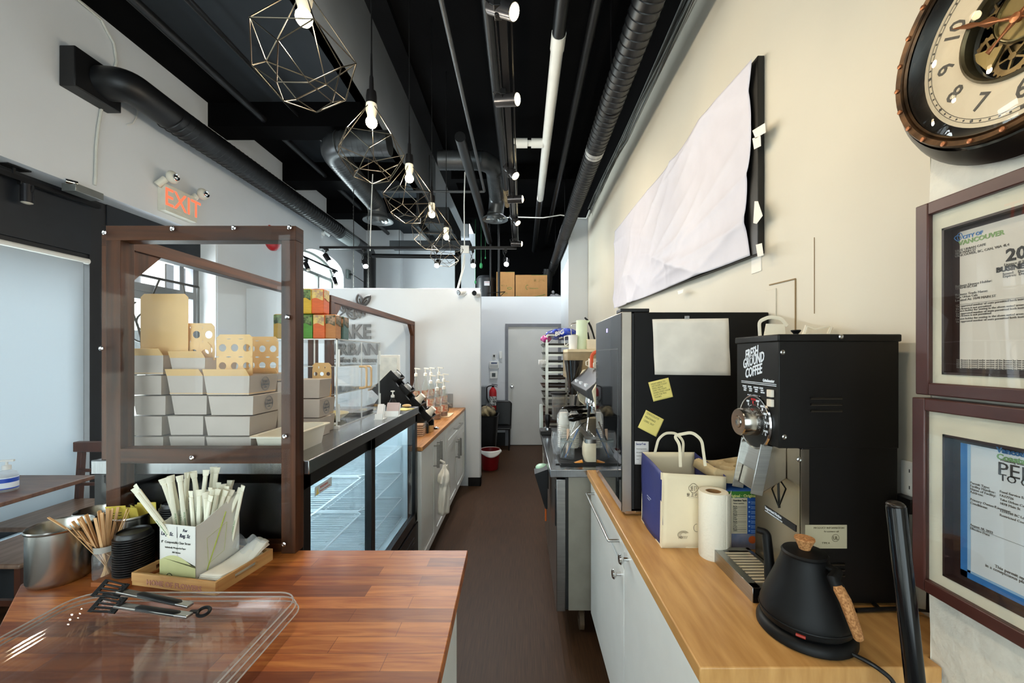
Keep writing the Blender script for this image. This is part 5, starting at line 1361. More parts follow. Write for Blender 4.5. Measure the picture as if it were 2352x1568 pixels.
# ---- paper carrier bag
t = thing('paper_bag', 'cream paper carrier bag with deep blue sides by the paper roll', 'bag', (.535, 1.34, RT))
bx0, bx1, by0, by1, zz = .438, .634, 1.238, 1.45, RT + .001
CRM = mat('cream_paper', 'e6d8b8', .65, var=.02, bump=.15, bscale=14); BLU = mat('blue_paper', '2b3274', .6, var=.06, bump=.3, bscale=10)
def wob(a, b, c, d, k, amp=.002):
    a, b, c, d = map(V, (a, b, c, d)); n_ = (b - a).cross(d - a).normalized()
    return lambda u, v: (a * (1 - u) + b * u) * (1 - v) + (d * (1 - u) + c * u) * v + n_ * amp * math.sin(6 * u + k) * math.sin(5 * v + k * 2)
zf, zk = 1.145, 1.158
m = M(); m.grid(wob((bx0, by0, zz), (bx1, by0, zz), (bx1 + .006, by0, zf - .012), (bx0 + .004, by0, zf), 1), 12, 12); obj('front_panel', m, CRM, t, solid=.0012)
m = M(); m.grid(wob((bx0, by1, zz), (bx0, by0, zz), (bx0 + .004, by0, zf), (bx0 + .004, by1, zk), 2, .003), 12, 12); obj('blue_gusset', m, BLU, t, solid=.0012, label='deep blue side panel')
m = M(); m.grid(wob((bx1, by0, zz), (bx1, by1, zz), (bx1, by1, zk), (bx1 + .006, by0, zf - .012), 3, .003), 12, 12); obj('blue_gusset', m, BLU, t, solid=.0012, label='deep blue side panel')
m = M(); m.grid(wob((bx1, by1, zz), (bx0, by1, zz), (bx0 + .004, by1, zk), (bx1, by1, zk), 4), 12, 12); m.box(bx0, bx1, by0, by1, zz - .0005, zz + .002); obj('back_panel', m, CRM, t, solid=.0012)
m = M(); m.grid(wob((bx0 + .001, by0 + .001, zz), (bx0 + .001, by0 + .012, zz), (bx0 + .004, by0 + .012, zf), (bx0 + .004, by0 + .001, zf), 1, 0), 1, 6)
m.v = [(p[0] - .003, p[1], p[2]) for p in m.v]; m.tube([(bx0 - .001, by0, zz), (bx0 + .003, by0, zf)], .002, 6); obj('cream_edge', m, CRM, t)
for yy, pts in ((by0 + .004, ((1563, 1072), (1561, 1020), (1548, 1000), (1590, 992), (1612, 1010), (1620, 1070))), (by1 - .004, ((1504, 1040), (1512, 1008), (1528, 994), (1552, 994), (1570, 1012), (1568, 1050)))):
    m = M(); pp = [P(x, y, yy) for x, y in pts]; m.tube(bend(pp, 5, .4), .0048, 4, flat=.12, up=(0, 1, 0)); obj('handle', m, mat('ribbon_handle', 'e8dcc0', .6), t)
m = M(); yy = by0 - .0032; c = P(1593, 1121, yy); 
m.tube([c + V((.014 * math.cos(a) * (1 + .06 * math.cos(4 * a)), 0, .014 * math.sin(a) * (1 + .06 * math.cos(4 * a)))) for a in [2 * PI * i / 32 for i in range(32)]], .0006, 4, closed=True)
for a, b2 in (((-.007, .007), (-.007, -.007)), ((-.01, .003), (-.003, .003)), ((-.003, .008), (-.003, -.007)), ((.003, .007), (.003, -.008)), ((.003, .006), (.009, .006)), ((.009, .006), (.009, -.003)), ((-.01, -.007), (-.002, -.007)), ((-.008, -.001), (-.002, -.001))):
    m.bar(c + V((a[0], 0, a[1])), c + V((b2[0], 0, b2[1])), .0012, .0006)
# three strokes-built characters under the seal
def glyph(m, c, strokes, s):
    for a, b2, e, f_ in strokes: m.bar(c + V((a * s, 0, b2 * s)), c + V((e * s, 0, f_ * s)), s * .1, .0006)
gl = [[(-.4, .4, .4, .4), (-.4, .1, .4, .1), (0, .5, 0, -.4), (-.4, -.4, .45, -.4), (-.4, -.1, .4, -.1), (-.3, .4, -.3, -.1), (.3, .4, .3, -.1)], [(0, .5, 0, -.4), (-.45, -.4, .45, -.4), (0, .1, .35, .1)], [(0, .5, -.05, 0), (-.05, 0, -.4, -.45), (-.02, 0, .42, -.45), (-.35, .25, -.25, 0), (.35, .3, .2, .05)], [(-.4, .3, 0, .3), (-.2, .5, -.2, -.45), (.1, .4, .45, .4), (.1, .1, .45, .1), (.28, .4, .28, -.4)]]
for k, g_ in enumerate(gl): glyph(m, c + V((-.0165 + k * .0125, 0, -.0205)), g_, .011)
m.bar(c + V((-.016, 0, -.029)), c + V((.02, 0, -.029)), .0004, .0004)
# line drawing of a prawn
q = P(1570, 1228, yy)
for r_, s_ in ((.012, 1), (.0095, 1), (.007, .9)): m.tube([q + V((r_ * 1.5 * math.cos(a) * s_, 0, r_ * math.sin(a))) for a in [R(30 + 14 * i) for i in range(17)]], .0005, 4)
for k in range(7): m.cyl(q + V((-.012 + k * .004, 0, -.004)), q + V((-.015 + k * .004, 0, -.012)), .0004, n=4)
q = P(1600, 1212, yy); m.tube([q + V((.009 * math.cos(a), 0, .012 * math.sin(a))) for a in [R(80 + 16 * i) for i in range(14)]], .0006, 4)
obj('printed_seal', m, mat('brown_ink', '4e4235', .6), t)
m = M(); xx = bx0 - .0005; q = PX(1495, 1128, xx); 
m.text('order on our app', .0058, (xx - .002, q.y + .035, q.z - .026), (0, -1, 0)); m.text('thank you', .0058, (xx - .002, q.y + .03, q.z - .034), (0, -1, 0)); obj('side_print', m, mat('pale_print', 'b8bcd8', .6), t)

# ---- paper towel roll
c = V((.576, 1.19, RT)); t = thing('paper_towel_roll', 'white paper towel roll standing in front of the paper bag', 'paper roll', c)
PT = mat('paper_towel', 'e9e2d0', .85, var=.02, bump=.5, bscale=140)
m = M(); m.lathe([(.040, 0), (.0415, .004), (.0415, .192), (.040, .195), (.022, .195), (.0215, .19), (.0215, .001)], c, 40, cap=False); obj('roll', m, PT, t)
m = M(); m.lathe([(.0212, .002), (.0212, .194), (.0195, .194), (.0195, .002)], c, 30, cap=False); obj('cardboard_core', m, mat('core_brown', '9c7446', .8), t)
m = M(); m.grid(lambda u, v: c + V((.0415 * math.cos(R(-60 + 45 * u)) + .02 * u, .0415 * math.sin(R(-60 + 60 * u)) + .012 * u, .004 + .188 * v - .01 * u * (1 - v) + .0015 * math.sin(v * 60) * u)), 10, 30); obj('loose_sheet', m, PT, t, solid=.0008)
# ---- milk carton, red carton, cup carrier
yb = 1.228
t = thing('milk_carton', 'blue and white carton with a nutrition table and green band beside the roll', 'carton', (.69, yb, RT))
xa, xb = P(1665, 0, yb).x, P(1745, 0, yb).x; zA = P(0, 1127, yb).z
m = M(); m.box(xa, xb, yb, yb + .09, RT, zA); obj('carton_body', m, mat('carton_blue', '2a5cae', .4, var=.05), t, bevel=.001)
m = M(); za, zb_ = P(0, 1143, yb).z, P(0, 1225, yb).z; m.box(xa + .0005, P(1716, 0, yb).x, yb - .001, yb - .0003, zb_, za); m.mi = 1; m.box(xa, xb, yb - .001, yb - .0003, za + .001, zA - .001)
m.mi = 2; m.box(xa, xb - .001, yb - .0011, yb - .0003, RT + .001, P(0, 1226, yb).z)
m.mi = 3; m.lathe([(.0, .0006), (.012, .0004)], P(1728, 1239, yb - .001), 24, (0, -1, 0), cap=False); m.lathe([(.012, 0), (.0, .0008)], P(1728, 1239, yb - .001), 24, (0, -1, 0))
obj('label_panels', m, [mat('label_cream', 'cfc3a6', .5), mat('label_green', '3d7a2e', .5), mat('label_slate', '6f7c98', .5, col2='8f8fa0', scale=30), mat('label_orange', 'd2622a', .5)], t)
m = M(); m.text('Original · Original', .0125, (xa + .006, yb - .0016, P(0, 1141, yb).z), bold=.0002); m.mi = 1
m.text('Nutrition Facts', .008, P(1684, 1151, yb - .0016), bold=.0002, sx=.85); m.text('Valeur nutritive', .006, P(1684, 1157, yb - .0016), sx=.9)
for k in range(14):
    z = P(0, 1164 + k * 4.3, yb).z; m.box(P(1683, 0, yb).x, P(1714, 0, yb).x, yb - .0014, yb - .0012, z, z + (.0011 if k % 4 == 0 else .0005))
    m.text(['Fat 3 g', 'Sodium', 'Carbs', 'Protein'][k % 4], .0042, P(1684, 1163 + k * 4.3, yb - .0014))
m.mi = 2
for k in range(7):
    q = P(1721, 1153 + k * 11, yb - .0014); m.lathe([(.0028, 0), (0, .0006)], q, 10, (0, -1, 0)); m.text('Calcium', .005, q + V((.005, 0, -.001))); m.text('source', .005, q + V((.005, 0, -.006)))
obj('print', m, [mat('yellow_print', 'd9d98c', .5), INK, mat('light_blue_print', '9cc0e8', .5)], t)
t = thing('red_carton', 'red carton lying behind the milk carton under the cup carrier', 'carton', (.66, 1.36, RT))
y3 = 1.35; m = M(); a = P(1667, 1130, y3); b2 = P(1745, 1100, y3); m.box(a.x, b2.x, y3, y3 + .09, RT, b2.z); obj('carton_body', m, mat('carton_red', 'a31c26', .4), t, bevel=.001)
m = M(); m.box(a.x, b2.x, y3 - .001, y3 - .0002, b2.z - .006, b2.z - .003); m.text('UNSWEETENED · NON', .0085, P(1668, 1127, y3 - .0015)); obj('print', m, mat('pinkish_print', 'e0c0b8', .5), t)
# moulded pulp carrier
c = P(1672, 1088, 1.33); t = thing('cup_carrier', 'moulded pulp cup carrier resting on the cartons', 'cup carrier', c)
def carrier(u, v):
    x, y = (u - .5) * 2, (v - .5) * 2
    edge = max(abs(x), abs(y)); z = .03 - .018 * max(0, edge - .85) * 6
    for cx_, cy_ in ((-.45, -.45), (.45, -.45), (-.45, .45), (.45, .45)):
        d = math.hypot(x - cx_, y - cy_); z -= .035 * max(0, 1 - (d / .38) ** 4)
    if edge > .97: z = -.006
    z += .004 * math.sin(x * 3) + .012 * (x * x)
    return V((c.x + x * .085, c.y + y * .075, c.z + z))
m = M(); m.grid(carrier, 36, 36); obj('pulp_tray', m, mat('moulded_pulp', 'c9b48c', .9, bump=.5, bscale=60), t, solid=.003)

# ---- coffee grinder
t = thing('coffee_grinder', 'tall black shop coffee grinder with a big steel dial', 'grinder', (.76, 1.04, RT))
GB = mat('grinder_black', '0d0b0a', .45, var=.1, spec=.25)
gx0, gx1, gy0, gy1, gt = .617, .905, .95, 1.135, 1.562
m = M(); m.box(gx0, gx1, gy0, gy1, 1.288, gt - .01); m.box(gx0 + .056, gx1 - .002, gy0 + .001, gy1 - .001, RT + .006, 1.29)
for k in range(4): m.cyl((gx0 + .08 if k % 2 else gx1 - .03, gy0 + .02 if k < 2 else gy1 - .02, RT), (gx0 + .08 if k % 2 else gx1 - .03, gy0 + .02 if k < 2 else gy1 - .02, RT + .008), .01, n=10)
obj('housing', m, GB, t, bevel=.002)
m = M(); m.box(gx0 - .004, gx1 + .004, gy0 - .004, gy1 + .004, gt - .018, gt); obj('lid', m, GB, t, bevel=.003)
m = M(); q = P(1828, 760, 1.04); m.lathe([(.006, 0), (.006, .006), (.012, .014), (.011, .016), (0, .016)], (q.x, q.y, gt), 18); obj('lid_knob', m, BPLA, t)
m = M()
for x, y in ((1797, 809), (1801, 1003), (1931, 773), (1835, 1055), (2062, 1374)):
    m = M(); bolt(m, P(x, y, gy0 - .004 if y < 800 else gy0 - .0003), (0, -1, 0), .0035); obj('screw', m, STEEL, t)
for k in range(3):
    for (xa_, xb_, yy_) in ((1862, 1934, 914 + k * 14.5), (1890, 1940, 1295 + k * 13)):
        a = P(xa_, yy_, gy0 - .0012); b2 = P(xb_, yy_, gy0 - .0012); m = M(); m.tube([a, b2], .0022, 8); m.mi = 1; m.cyl(a - V((0, .0006, .0022)), b2 - V((0, .0006, .0022)), .0007, n=6)  # lighter strip under each slot paints a highlight on its lower edge
        obj('vent_slot', m, [mat('slot_black', '030303', .3), mat('slot_highlight', '4a4034', .4)], t)
m = M(); a = P(1849, 1205, gy0 - .0008); b2 = P(1945, 1259, gy0 - .0008); m.box(a.x, b2.x, gy0 - .0012, gy0 - .0002, b2.z, a.z); m.mi = 1
m.text('PRODUCT INFORMATION', .0062, a + V((.02, -.0008, -.009))); m.text('for assistance call', .005, a + V((.045, -.0008, -.017))); m.text('UL', .011, a + V((.066, -.0008, -.035)), bold=.0003); m.tube([a + V((.0725 + .0085 * math.cos(i / 24 * 2 * PI), -.0008, -.031 + .0085 * math.sin(i / 24 * 2 * PI))) for i in range(24)], .0006, 4, closed=True); m.text('TYPE A', .006, a + V((.04, -.0008, -.045)))
obj('rating_plate', m, [mat('plate_beige', 'b0a68a', .5, var=.05), mat('plate_ink', '6a614a', .5)], t)
# front steel plate and chute
m = M(); px_ = gx0 + .052; m.box(px_, px_ + .004, gy0 + .0, gy1 - .001, RT + .004, 1.286); m.box(px_, px_ + .02, gy0 - .001, gy0 + .003, RT + .004, 1.286); obj('front_plate', m, mat('warm_steel', '9a9184', .25, 1, var=.1, scale=5), t)
m = M(); q = PX(1786, 1120, px_)
for a, b2 in (((1786, 1096), (1789, 1166)),): m.bar(PX(*a, px_ - .001), PX(*b2, px_ - .001), .004, .002)
m.tube([PX(x, y, px_ - .001) for x, y in ((1788, 1098), (1772, 1122), (1788, 1164), (1804, 1122))], .0012, 5, closed=True); obj('slot', m, mat('slot_black', '030303'), t)
m = M(); a = PX(1756, 1166, px_ - .001); b2 = PX(1828, 1214, px_ - .001); d = (b2 - a); m.bar(a, b2, .0006, .016, (0, -.3, 1)); m.mi = 1
dn = d.normalized(); up_ = V((-1, 0, 0)).cross(dn).normalized() * -1
if up_.z < 0: up_ = -up_
m.text('Important Notice', .0095, a + V((-.001, 0, 0)) + dn * .004 + up_ * .0005, dn, up_, bold=.0004); m.text('read the instructions before use', .0055, a + V((-.001, 0, 0)) + dn * .004 - up_ * .0065, dn, up_, bold=.0002); obj('notice_label', m, [INK, mat('label_white', 'dfe6f0')], t)
m = M(); 
ch = [PX(1722, 1030, gx0 + .004), PX(1790, 1030, gx0 + .004)]
ya_, yb_ = 1.0, 1.085
m.prism([(px_, 1.283), (gx0 + .008, 1.283), (gx0 - .022, 1.165), (gx0 - .012, 1.162), (px_, 1.20)], 'y', ya_, yb_); obj('chute', m, mat('warm_steel', '9a9184'), t, bevel=.002)
m = M(); m.bar((gx0 - .0, ya_ - .002, 1.285), (gx0 - .026, ya_ - .002, 1.160), .003, .03, (1, 0, 0)); m.bar((gx0 + .002, yb_ + .003, 1.285), (gx0 - .024, yb_ + .003, 1.15), .003, .03, (1, 0, 0)); m.quad((gx0 + .001, ya_, 1.275), (gx0 + .001, yb_ + .02, 1.275), (gx0 - .014, yb_ + .02, 1.215), (gx0 - .014, ya_, 1.215), .003); obj('bag_clamp', m, STEEL, t, bevel=.001)
# dial
c = PX(1737, 968, gx0); dl = V((-1, 0, 0))
m = M(); m.lathe([(.070, 0), (.071, .004), (.069, .0075), (.066, .0075), (.0655, .0045)], c, 48, dl, cap=False); obj('dial_rim', m, CHROME, t)
m = M(); m.lathe([(.066, .001), (.066, .005), (0, .005)], c, 40, dl); dd = obj('dial_plate', m, BPLA, t)
m = M(); rr_ = .053
for k, s in enumerate(('OFF', 'EXTRA', 'DRIP', 'AUTO', 'FINE', 'FILTER', 'TURK')):
    an = R(120 - k * 24); o_ = c + dl * .0055 + V((0, -math.cos(an) * rr_, math.sin(an) * rr_)); m.mi = 1 if k == 1 else 0
    m.box(o_.x - .0002, o_.x + .0003, o_.y - .002, o_.y + .002, o_.z - .006, o_.z + .001); m.text(s, .007, o_ + V((-.0003, .008, .003)), (0, -1, 0), bold=.0003)
    for j in range(3):
        a2 = an - R(6 * j); p_ = c + dl * .0055 + V((0, -math.cos(a2) * .044, math.sin(a2) * .044)); m.lathe([(.0012, 0), (0, .0003)], p_, 8, dl)
obj('dial_marks', m, [mat('label_white', 'dfe6f0'), mat('dial_red', 'c0202a', .5)], dd)
m = M(); m.lathe([(.036, .005), (.036, .02), (.0355, .022), (.0355, .044), (.033, .048), (.016, .048), (.015, .046), (.014, .050), (.004, .050), (0, .049)], c, 40, dl); obj('dial_knob', m, mat('worn_chrome', 'bdbab4', .18, 1, var=.15, scale=30), t)
# front lettering
def fp(x, y): return PX(x, y, gx0 - .0008)
m = M(); fd = (fp(1768, 797) - fp(1712, 812)); fd.x = 0; fd = V((0, -.97, .23)).normalized(); fu = V((0, .0, 1))
for s, (x, y), sz in (('FRESH', (1712, 826), .036), ('GROUND', (1707, 846), .036), ('COFFEE', (1712, 868), .036)):
    n0 = len(m.v); m.text(s, sz, fp(x, y), fd, fu, bold=.0009, sx=.62, shear=.05)
obj('lettering', m, mat('label_white', 'dfe6f0'), t)
m = M()
m.text('Grindmaster', .0105, fp(1752, 876), (0, -1, 0), bold=.0004, sx=.85)
a, b2 = fp(1703, 874), fp(1783, 881)
for k in range(2): m.bar(a - V((0, 0, k * .004)), V((a.x, b2.y, a.z - k * .004)), .0004, .0016)
for k, s in enumerate((('SELECT', 'COFFEE', 'GRIND'), ('POUR', 'COFFEE', 'IN TOP'), ('CLIP BAG', 'UNDER', 'SPOUT'), ('PUSH', 'START', 'BUTTON'))):
    q = V((a.x, a.y - .010 - k * .026, a.z - .016)); m.box(q.x - .0002, q.x, q.y, q.y + .0035, q.z, q.z + .005)
    for j, w_ in enumerate(s): m.text(w_, .0048, q + V((-.0002, -.002, .001 - j * .0055)), (0, -1, 0), bold=.0002, sx=.8)
m.text('ALL COFFEE MUST BE GROUND', .004, (a.x - .0002, a.y - .03, a.z - .037), (0, -1, 0)); obj('instructions', m, mat('label_white', 'dfe6f0'), t)
m = M()
for y in (903, 925): q = fp(1773, y); m.box(q.x - .008, q.x, q.y - .009, q.y + .009, q.z - .009, q.z + .009)
obj('push_buttons', m, mat('button_beige', 'd8cfc0', .4), t, bevel=.001)
# drip tray at the grinder
t = thing('drip_tray', 'steel drip tray with a slatted grate in front of the grinder', 'tray', (.61, 1.06, RT))
tx0, tx1, ty0, ty1 = .561, .667, .962, 1.166; zh = RT + .037
m = M(); m.box(tx0, tx0 + .002, ty0, ty1, RT, zh); m.box(tx0, tx1, ty1 - .002, ty1, RT, zh); m.box(tx0, tx0 + .022, ty0, ty1, zh - .002, zh); m.box(tx1 - .012, tx1, ty0, ty1, zh - .002, zh); m.box(tx0, tx1, ty0, ty0 + .022, zh - .002, zh); m.box(tx0, tx1, ty1 - .018, ty1, zh - .002, zh); obj('tray_shell', m, STEEL, t, bevel=.001)
m = M(); m.box(tx0 + .002, tx1, ty0 + .0005, ty0 + .004, RT, zh - .002); m.box(tx0 + .004, tx1, ty0, ty1 - .003, RT, RT + .01); obj('black_front', m, BPLA, t)
for k in range(11):
    yy = ty0 + .03 + k * .0145; m = M(); m.tube([(tx0 + .02, yy, zh - .003), (tx1 - .010, yy, zh - .003)], .0045, 8, flat=.5); obj('slat', m, mat('polished_slat', 'd8ccb2', .35, .35), t)
# ---- kettle
kc = V((.62, .868, RT)); t = thing('gooseneck_kettle', 'matte black gooseneck kettle with a cork knob and handle', 'kettle', kc)
KB = mat('kettle_black', '08090a', .5, var=.1, spec=.22)
m = M(); m.lathe([(.088, 0), (.092, .004), (.092, .012), (.087, .02), (.080, .024), (0, .024)], kc, 44); obj('power_base', m, KB, t)
m = M(); m.lathe([(.078, .024), (.084, .03), (.086, .042), (.085, .052), (.080, .068), (.072, .088), (.0625, .110), (.054, .132), (.047, .150), (.0437, .162), (.0432, .166), (.040, .166)], kc, 48); m.lathe([(.0868, .040), (.0875, .042), (.0868, .044)], kc, 48, cap=False); obj('kettle_body', m, KB, t)
m = M(); m.lathe([(.0432, .166), (.044, .170), (.041, .174), (.02, .177), (0, .178)], kc, 44); l_ = obj('lid', m, KB, t)
m = M(); m.lathe([(.0105, .177), (.012, .182), (.0175, .195), (.0195, .199), (.019, .202), (0, .203)], kc, 28); obj('lid_knob', m, CORK, l_)
tip = P(1744, 1217, .985); bs_ = V((.60, .935, .97))
m = M(); m.tube(bend([kc + V((-.02, .06, .05)), bs_ + V((-.005, .01, .005)), P(1768, 1300, .955), P(1760, 1222, .975), tip + V((-.004, .002, 0))], 7, .45), [.016 - .00032 * i for i in range(3 * 8 + 2)][:26], 14); obj('spout', m, KB, t)
h1, h2 = P(1922, 1342, .795), P(1974, 1468, .77)
ax = (h2 - h1).normalized()
m = M(); m.tube([kc + V((.019, -.030, .158)), kc + V((.028, -.054, .156)), h1 + V((-.002, .006, .008)), h1 + ax * .006], [.010, .0115, .012, .0125], 12, flat=.75); obj('handle_bracket', m, KB, t)
m = M(); m.tube([h1, h1 + ax * .004, h1.lerp(h2, .3) + V((.003, -.001, 0)), h1.lerp(h2, .65) + V((.002, 0, 0)), h2 - ax * .003, h2], [.0115, .0135, .0145, .0138, .012, .010], 18, flat=.72); obj('cork_handle', m, CORK, t, label='cork grip')
m = M(); q = kc + V((-.062, -.062, .034)); m.tube([q, q + V((.012, -.011, 0))], .003, 8); obj('red_switch', m, mat('dull_red', '8a2418', .4, emit=.05), t)
m = M(); m.tube(bend([kc + V((.035, -.083, .010)), kc + V((.055, -.108, .008)), (.70, .745, .90), (.71, .735, .80), (.70, .72, .4), (.72, .74, .02)], 6, .4), .0042, 8); obj('power_cord', m, BPLA, t)
m = M(); m.tube([(.86, 1.0, RT + .006), (.84, .93, RT + .006), (.78, .925, RT + .006), (.905, .93, RT + .008), (.925, .90, RT + .02), (.93, .9, 1.14)], .005, 8); o = obj('grinder_cord', m, BPLA); tag(o, 'black power cord curling on the oak worktop behind the kettle', 'cord')
# ---- black pole at the very front
t = thing('broom_handle', 'glossy black pole with a rounded tip leaning before the worktop', 'pole', (.76, .66, 0))
a, b2 = P(2057, 1158, .66), P(2102, 1568, .66); d = (b2 - a).normalized(); e_ = a + d * (a.z / -d.z)
m = M(); m.tube([a - d * .003, a, a + d * .004, e_ - d * .0], [.007, .0115, .0135, .0135], 24); obj('shaft', m, mat('glossy_black', '040406', .16, spec=.35), t)
m = M(); m.ball(a + d * .001, .0128, 18, (1, 1, .55)); obj('end_cap', m, mat('dark_cap', '2a241f', .3, .5), t)
# ---- socket on the wall
q = PX(2092, 1103, XR - .004); t = thing('wall_socket', 'white double socket on the wall behind the black grinder', 'socket', q)
m = M(); m.box(XR - .008, XR, q.y - .045, q.y + .022, q.z - .045, q.z + .045); obj('cover_plate', m, WPLA, t, bevel=.002)
m = M(); 
for z in (.02, -.02): m.lathe([(.016, 0), (.016, .003), (0, .003)], (XR - .008, q.y - .01, q.z + z), 20, (-1, 0, 0))
obj('outlet_face', m, WPLA, t)
m = M()
for z in (.02, -.02):
    for y in (-.006, .006): m.box(XR - .0118, XR - .0112, q.y - .01 + y - .001, q.y - .01 + y + .001, q.z + z, q.z + z + .008)
obj('slots', m, INK, t)
m = M(); m.box(XR - .035, XR - .012, q.y - .03, q.y + .015, q.z - .07, q.z - .036); m.tube(bend([(XR - .025, q.y - .01, q.z - .07), (XR - .02, q.y - .005, q.z - .16), (XR - .03, q.y - .02, 1.0), (XR - .03, q.y - .03, RT + .01)], 4), .005, 8); obj('plug', m, BPLA, t)
m = M(); m.box(XR - .03, XR - .0, .80, XR - .0, 1.2, 1.21)

# ---- two white bags behind the grinder (only handles show above it)
for xa, xb, Y, lab in ((.795, .885, 1.32, 'white paper bag behind the grinder, its ribbon handle at left'), (.84, .925, 1.19, 'white paper bag behind the grinder, its two stiff handles at right')):
    t = thing('paper_bag', lab, 'bag', ((xa + xb) / 2, Y, RT)); ht = 1.575
    m = M(); m.box(xa, xb, Y - .03, Y + .03, RT + .001, ht); obj('bag_body', m, mat('bright_bag', 'e2dccc', .6), t)
    m = M()
    if Y > 1.25: m.tube(bend([(xa, Y, ht - .01), (xa - .004, Y, ht + .05), (xa + .03, Y, ht + .065), (xb - .02, Y, ht + .06), (xb + .0, Y, ht + .035)], 4), .006, 6, flat=.35, up=(0, 1, 0)); m.prism([(xa + .012, ht), (xb - .006, ht), (xb - .01, ht + .04), (xa + .02, ht + .042)], 'y', Y - .002, Y + .002)
    else:
        m.tube([(xa, Y, ht - .02), (xa + .016, Y, ht + .022)], .005, 6); m.tube([(xb - .012, Y, ht - .02), (xb + .006, Y, ht + .022)], .005, 6); m.tube([(xa + .012, Y, ht + .025), (xa + .04, Y, ht + .014), (xb - .0, Y, ht + .024)], .003, 6)
    obj('handle', m, mat('bright_bag', 'e2dccc'), t)

# ---- covered menu board on the right wall
t = thing('menu_board', 'large black board covered with crumpled white paper, high on the right wall', 'board', (XR - .02, 2.7, 2.3))
ya, yb, z0, z1 = 1.53, 3.85, 1.51 + .395, 1.51 + 1.19
m = M(); m.prism([(ya, z0), (yb, z0 + .075), (yb, z1 + .01), (ya, z1 - .03)], 'x', XR - .028, XR - .002); obj('board', m, mat('board_black', '080706', .5), t, bevel=.002)
top = [(3.86, 1.51 + 1.21), (1.60, 1.51 + 1.15)]; bot = [(3.84, 1.51 + .455), (1.615, 1.51 + .398)]
rs = random.Random(3); folds = [(rs.uniform(0, 1), rs.uniform(0, 1), rs.uniform(-.5, 1.1) if i_ % 3 else rs.uniform(0, PI), rs.uniform(.006, .016), rs.uniform(.2, .6), rs.uniform(12, 34)) for i_ in range(34)]
def crumple(u, v):
    h = 0
    for a, b_, an, k, ln, sh in folds:
        dd_ = (u - a) * math.sin(an) * 2.2 - (v - b_) * math.cos(an); al_ = (u - a) * math.cos(an) * 2.2 + (v - b_) * math.sin(an)
        h += k * math.exp(-abs(dd_) * sh) * max(0, 1 - (al_ / ln) ** 2)
    return h + .003 * math.sin(u * 11 + v * 4)
def pf(u, v):
    y = (1 - u) * 3.85 + u * (1.572 + .02 * math.sin(v * 7) + .03 * (1 - v) * 0); zb = (1 - u) * bot[0][1] + u * bot[1][1]; ztp = (1 - u) * top[0][1] + u * top[1][1]
    if v > .86 and u > .9: y -= (v - .86) * .35 * (u - .9) * 10
    return V((XR - .037 - crumple(u, v) * 1.2, y, zb + (ztp - zb) * v))
m = M(); m.grid(pf, 150, 80); obj('paper_cover', m, mat('poster_paper', 'c9c7d2', .6, var=.02), t, smooth=60, solid=.0008)
def tab(pts):
    m.add([PX(x, y, XR - .040) for x, y in pts] + [PX(x, y, XR - .038) for x, y in pts], [tuple(range(len(pts))), tuple(range(len(pts), 2 * len(pts)))[::-1]])
m = M()
for pts in (((1728, 300), (1757, 282), (1759, 304), (1735, 318)), ((1728, 318), (1747, 312), (1748, 335), (1732, 343)), ((1733, 462), (1741, 462), (1752, 495), (1738, 514), (1730, 512)), ((1736, 562), (1750, 558), (1754, 586), (1740, 590)), ((1556, 668), (1570, 664), (1568, 672), (1558, 676))):
    m = M(); tab(pts); obj('tape_tab', m, PAPER, t)
m = M(); q = PX(1738, 605, XR - .002); m.box(XR - .003, XR, q.y - .03, q.y + .035, q.z - .035, q.z + .03); o = obj('tape_scrap', m, PAPER); tag(o, 'scrap of white tape on the wall below the board corner', 'tape')
m = M()
for x, y in ((1558, 358), (1506, 428)): q = PX(x, y, XR - .001); m.lathe([(.012, 0), (.006, .003), (0, .001)], q, 7, (-1, .2, .3))
o = obj('wall_chips', m, mat('chipped_plaster', '7a6a50', .9)); o['kind'] = 'structure'; o.name = 'trim_13'

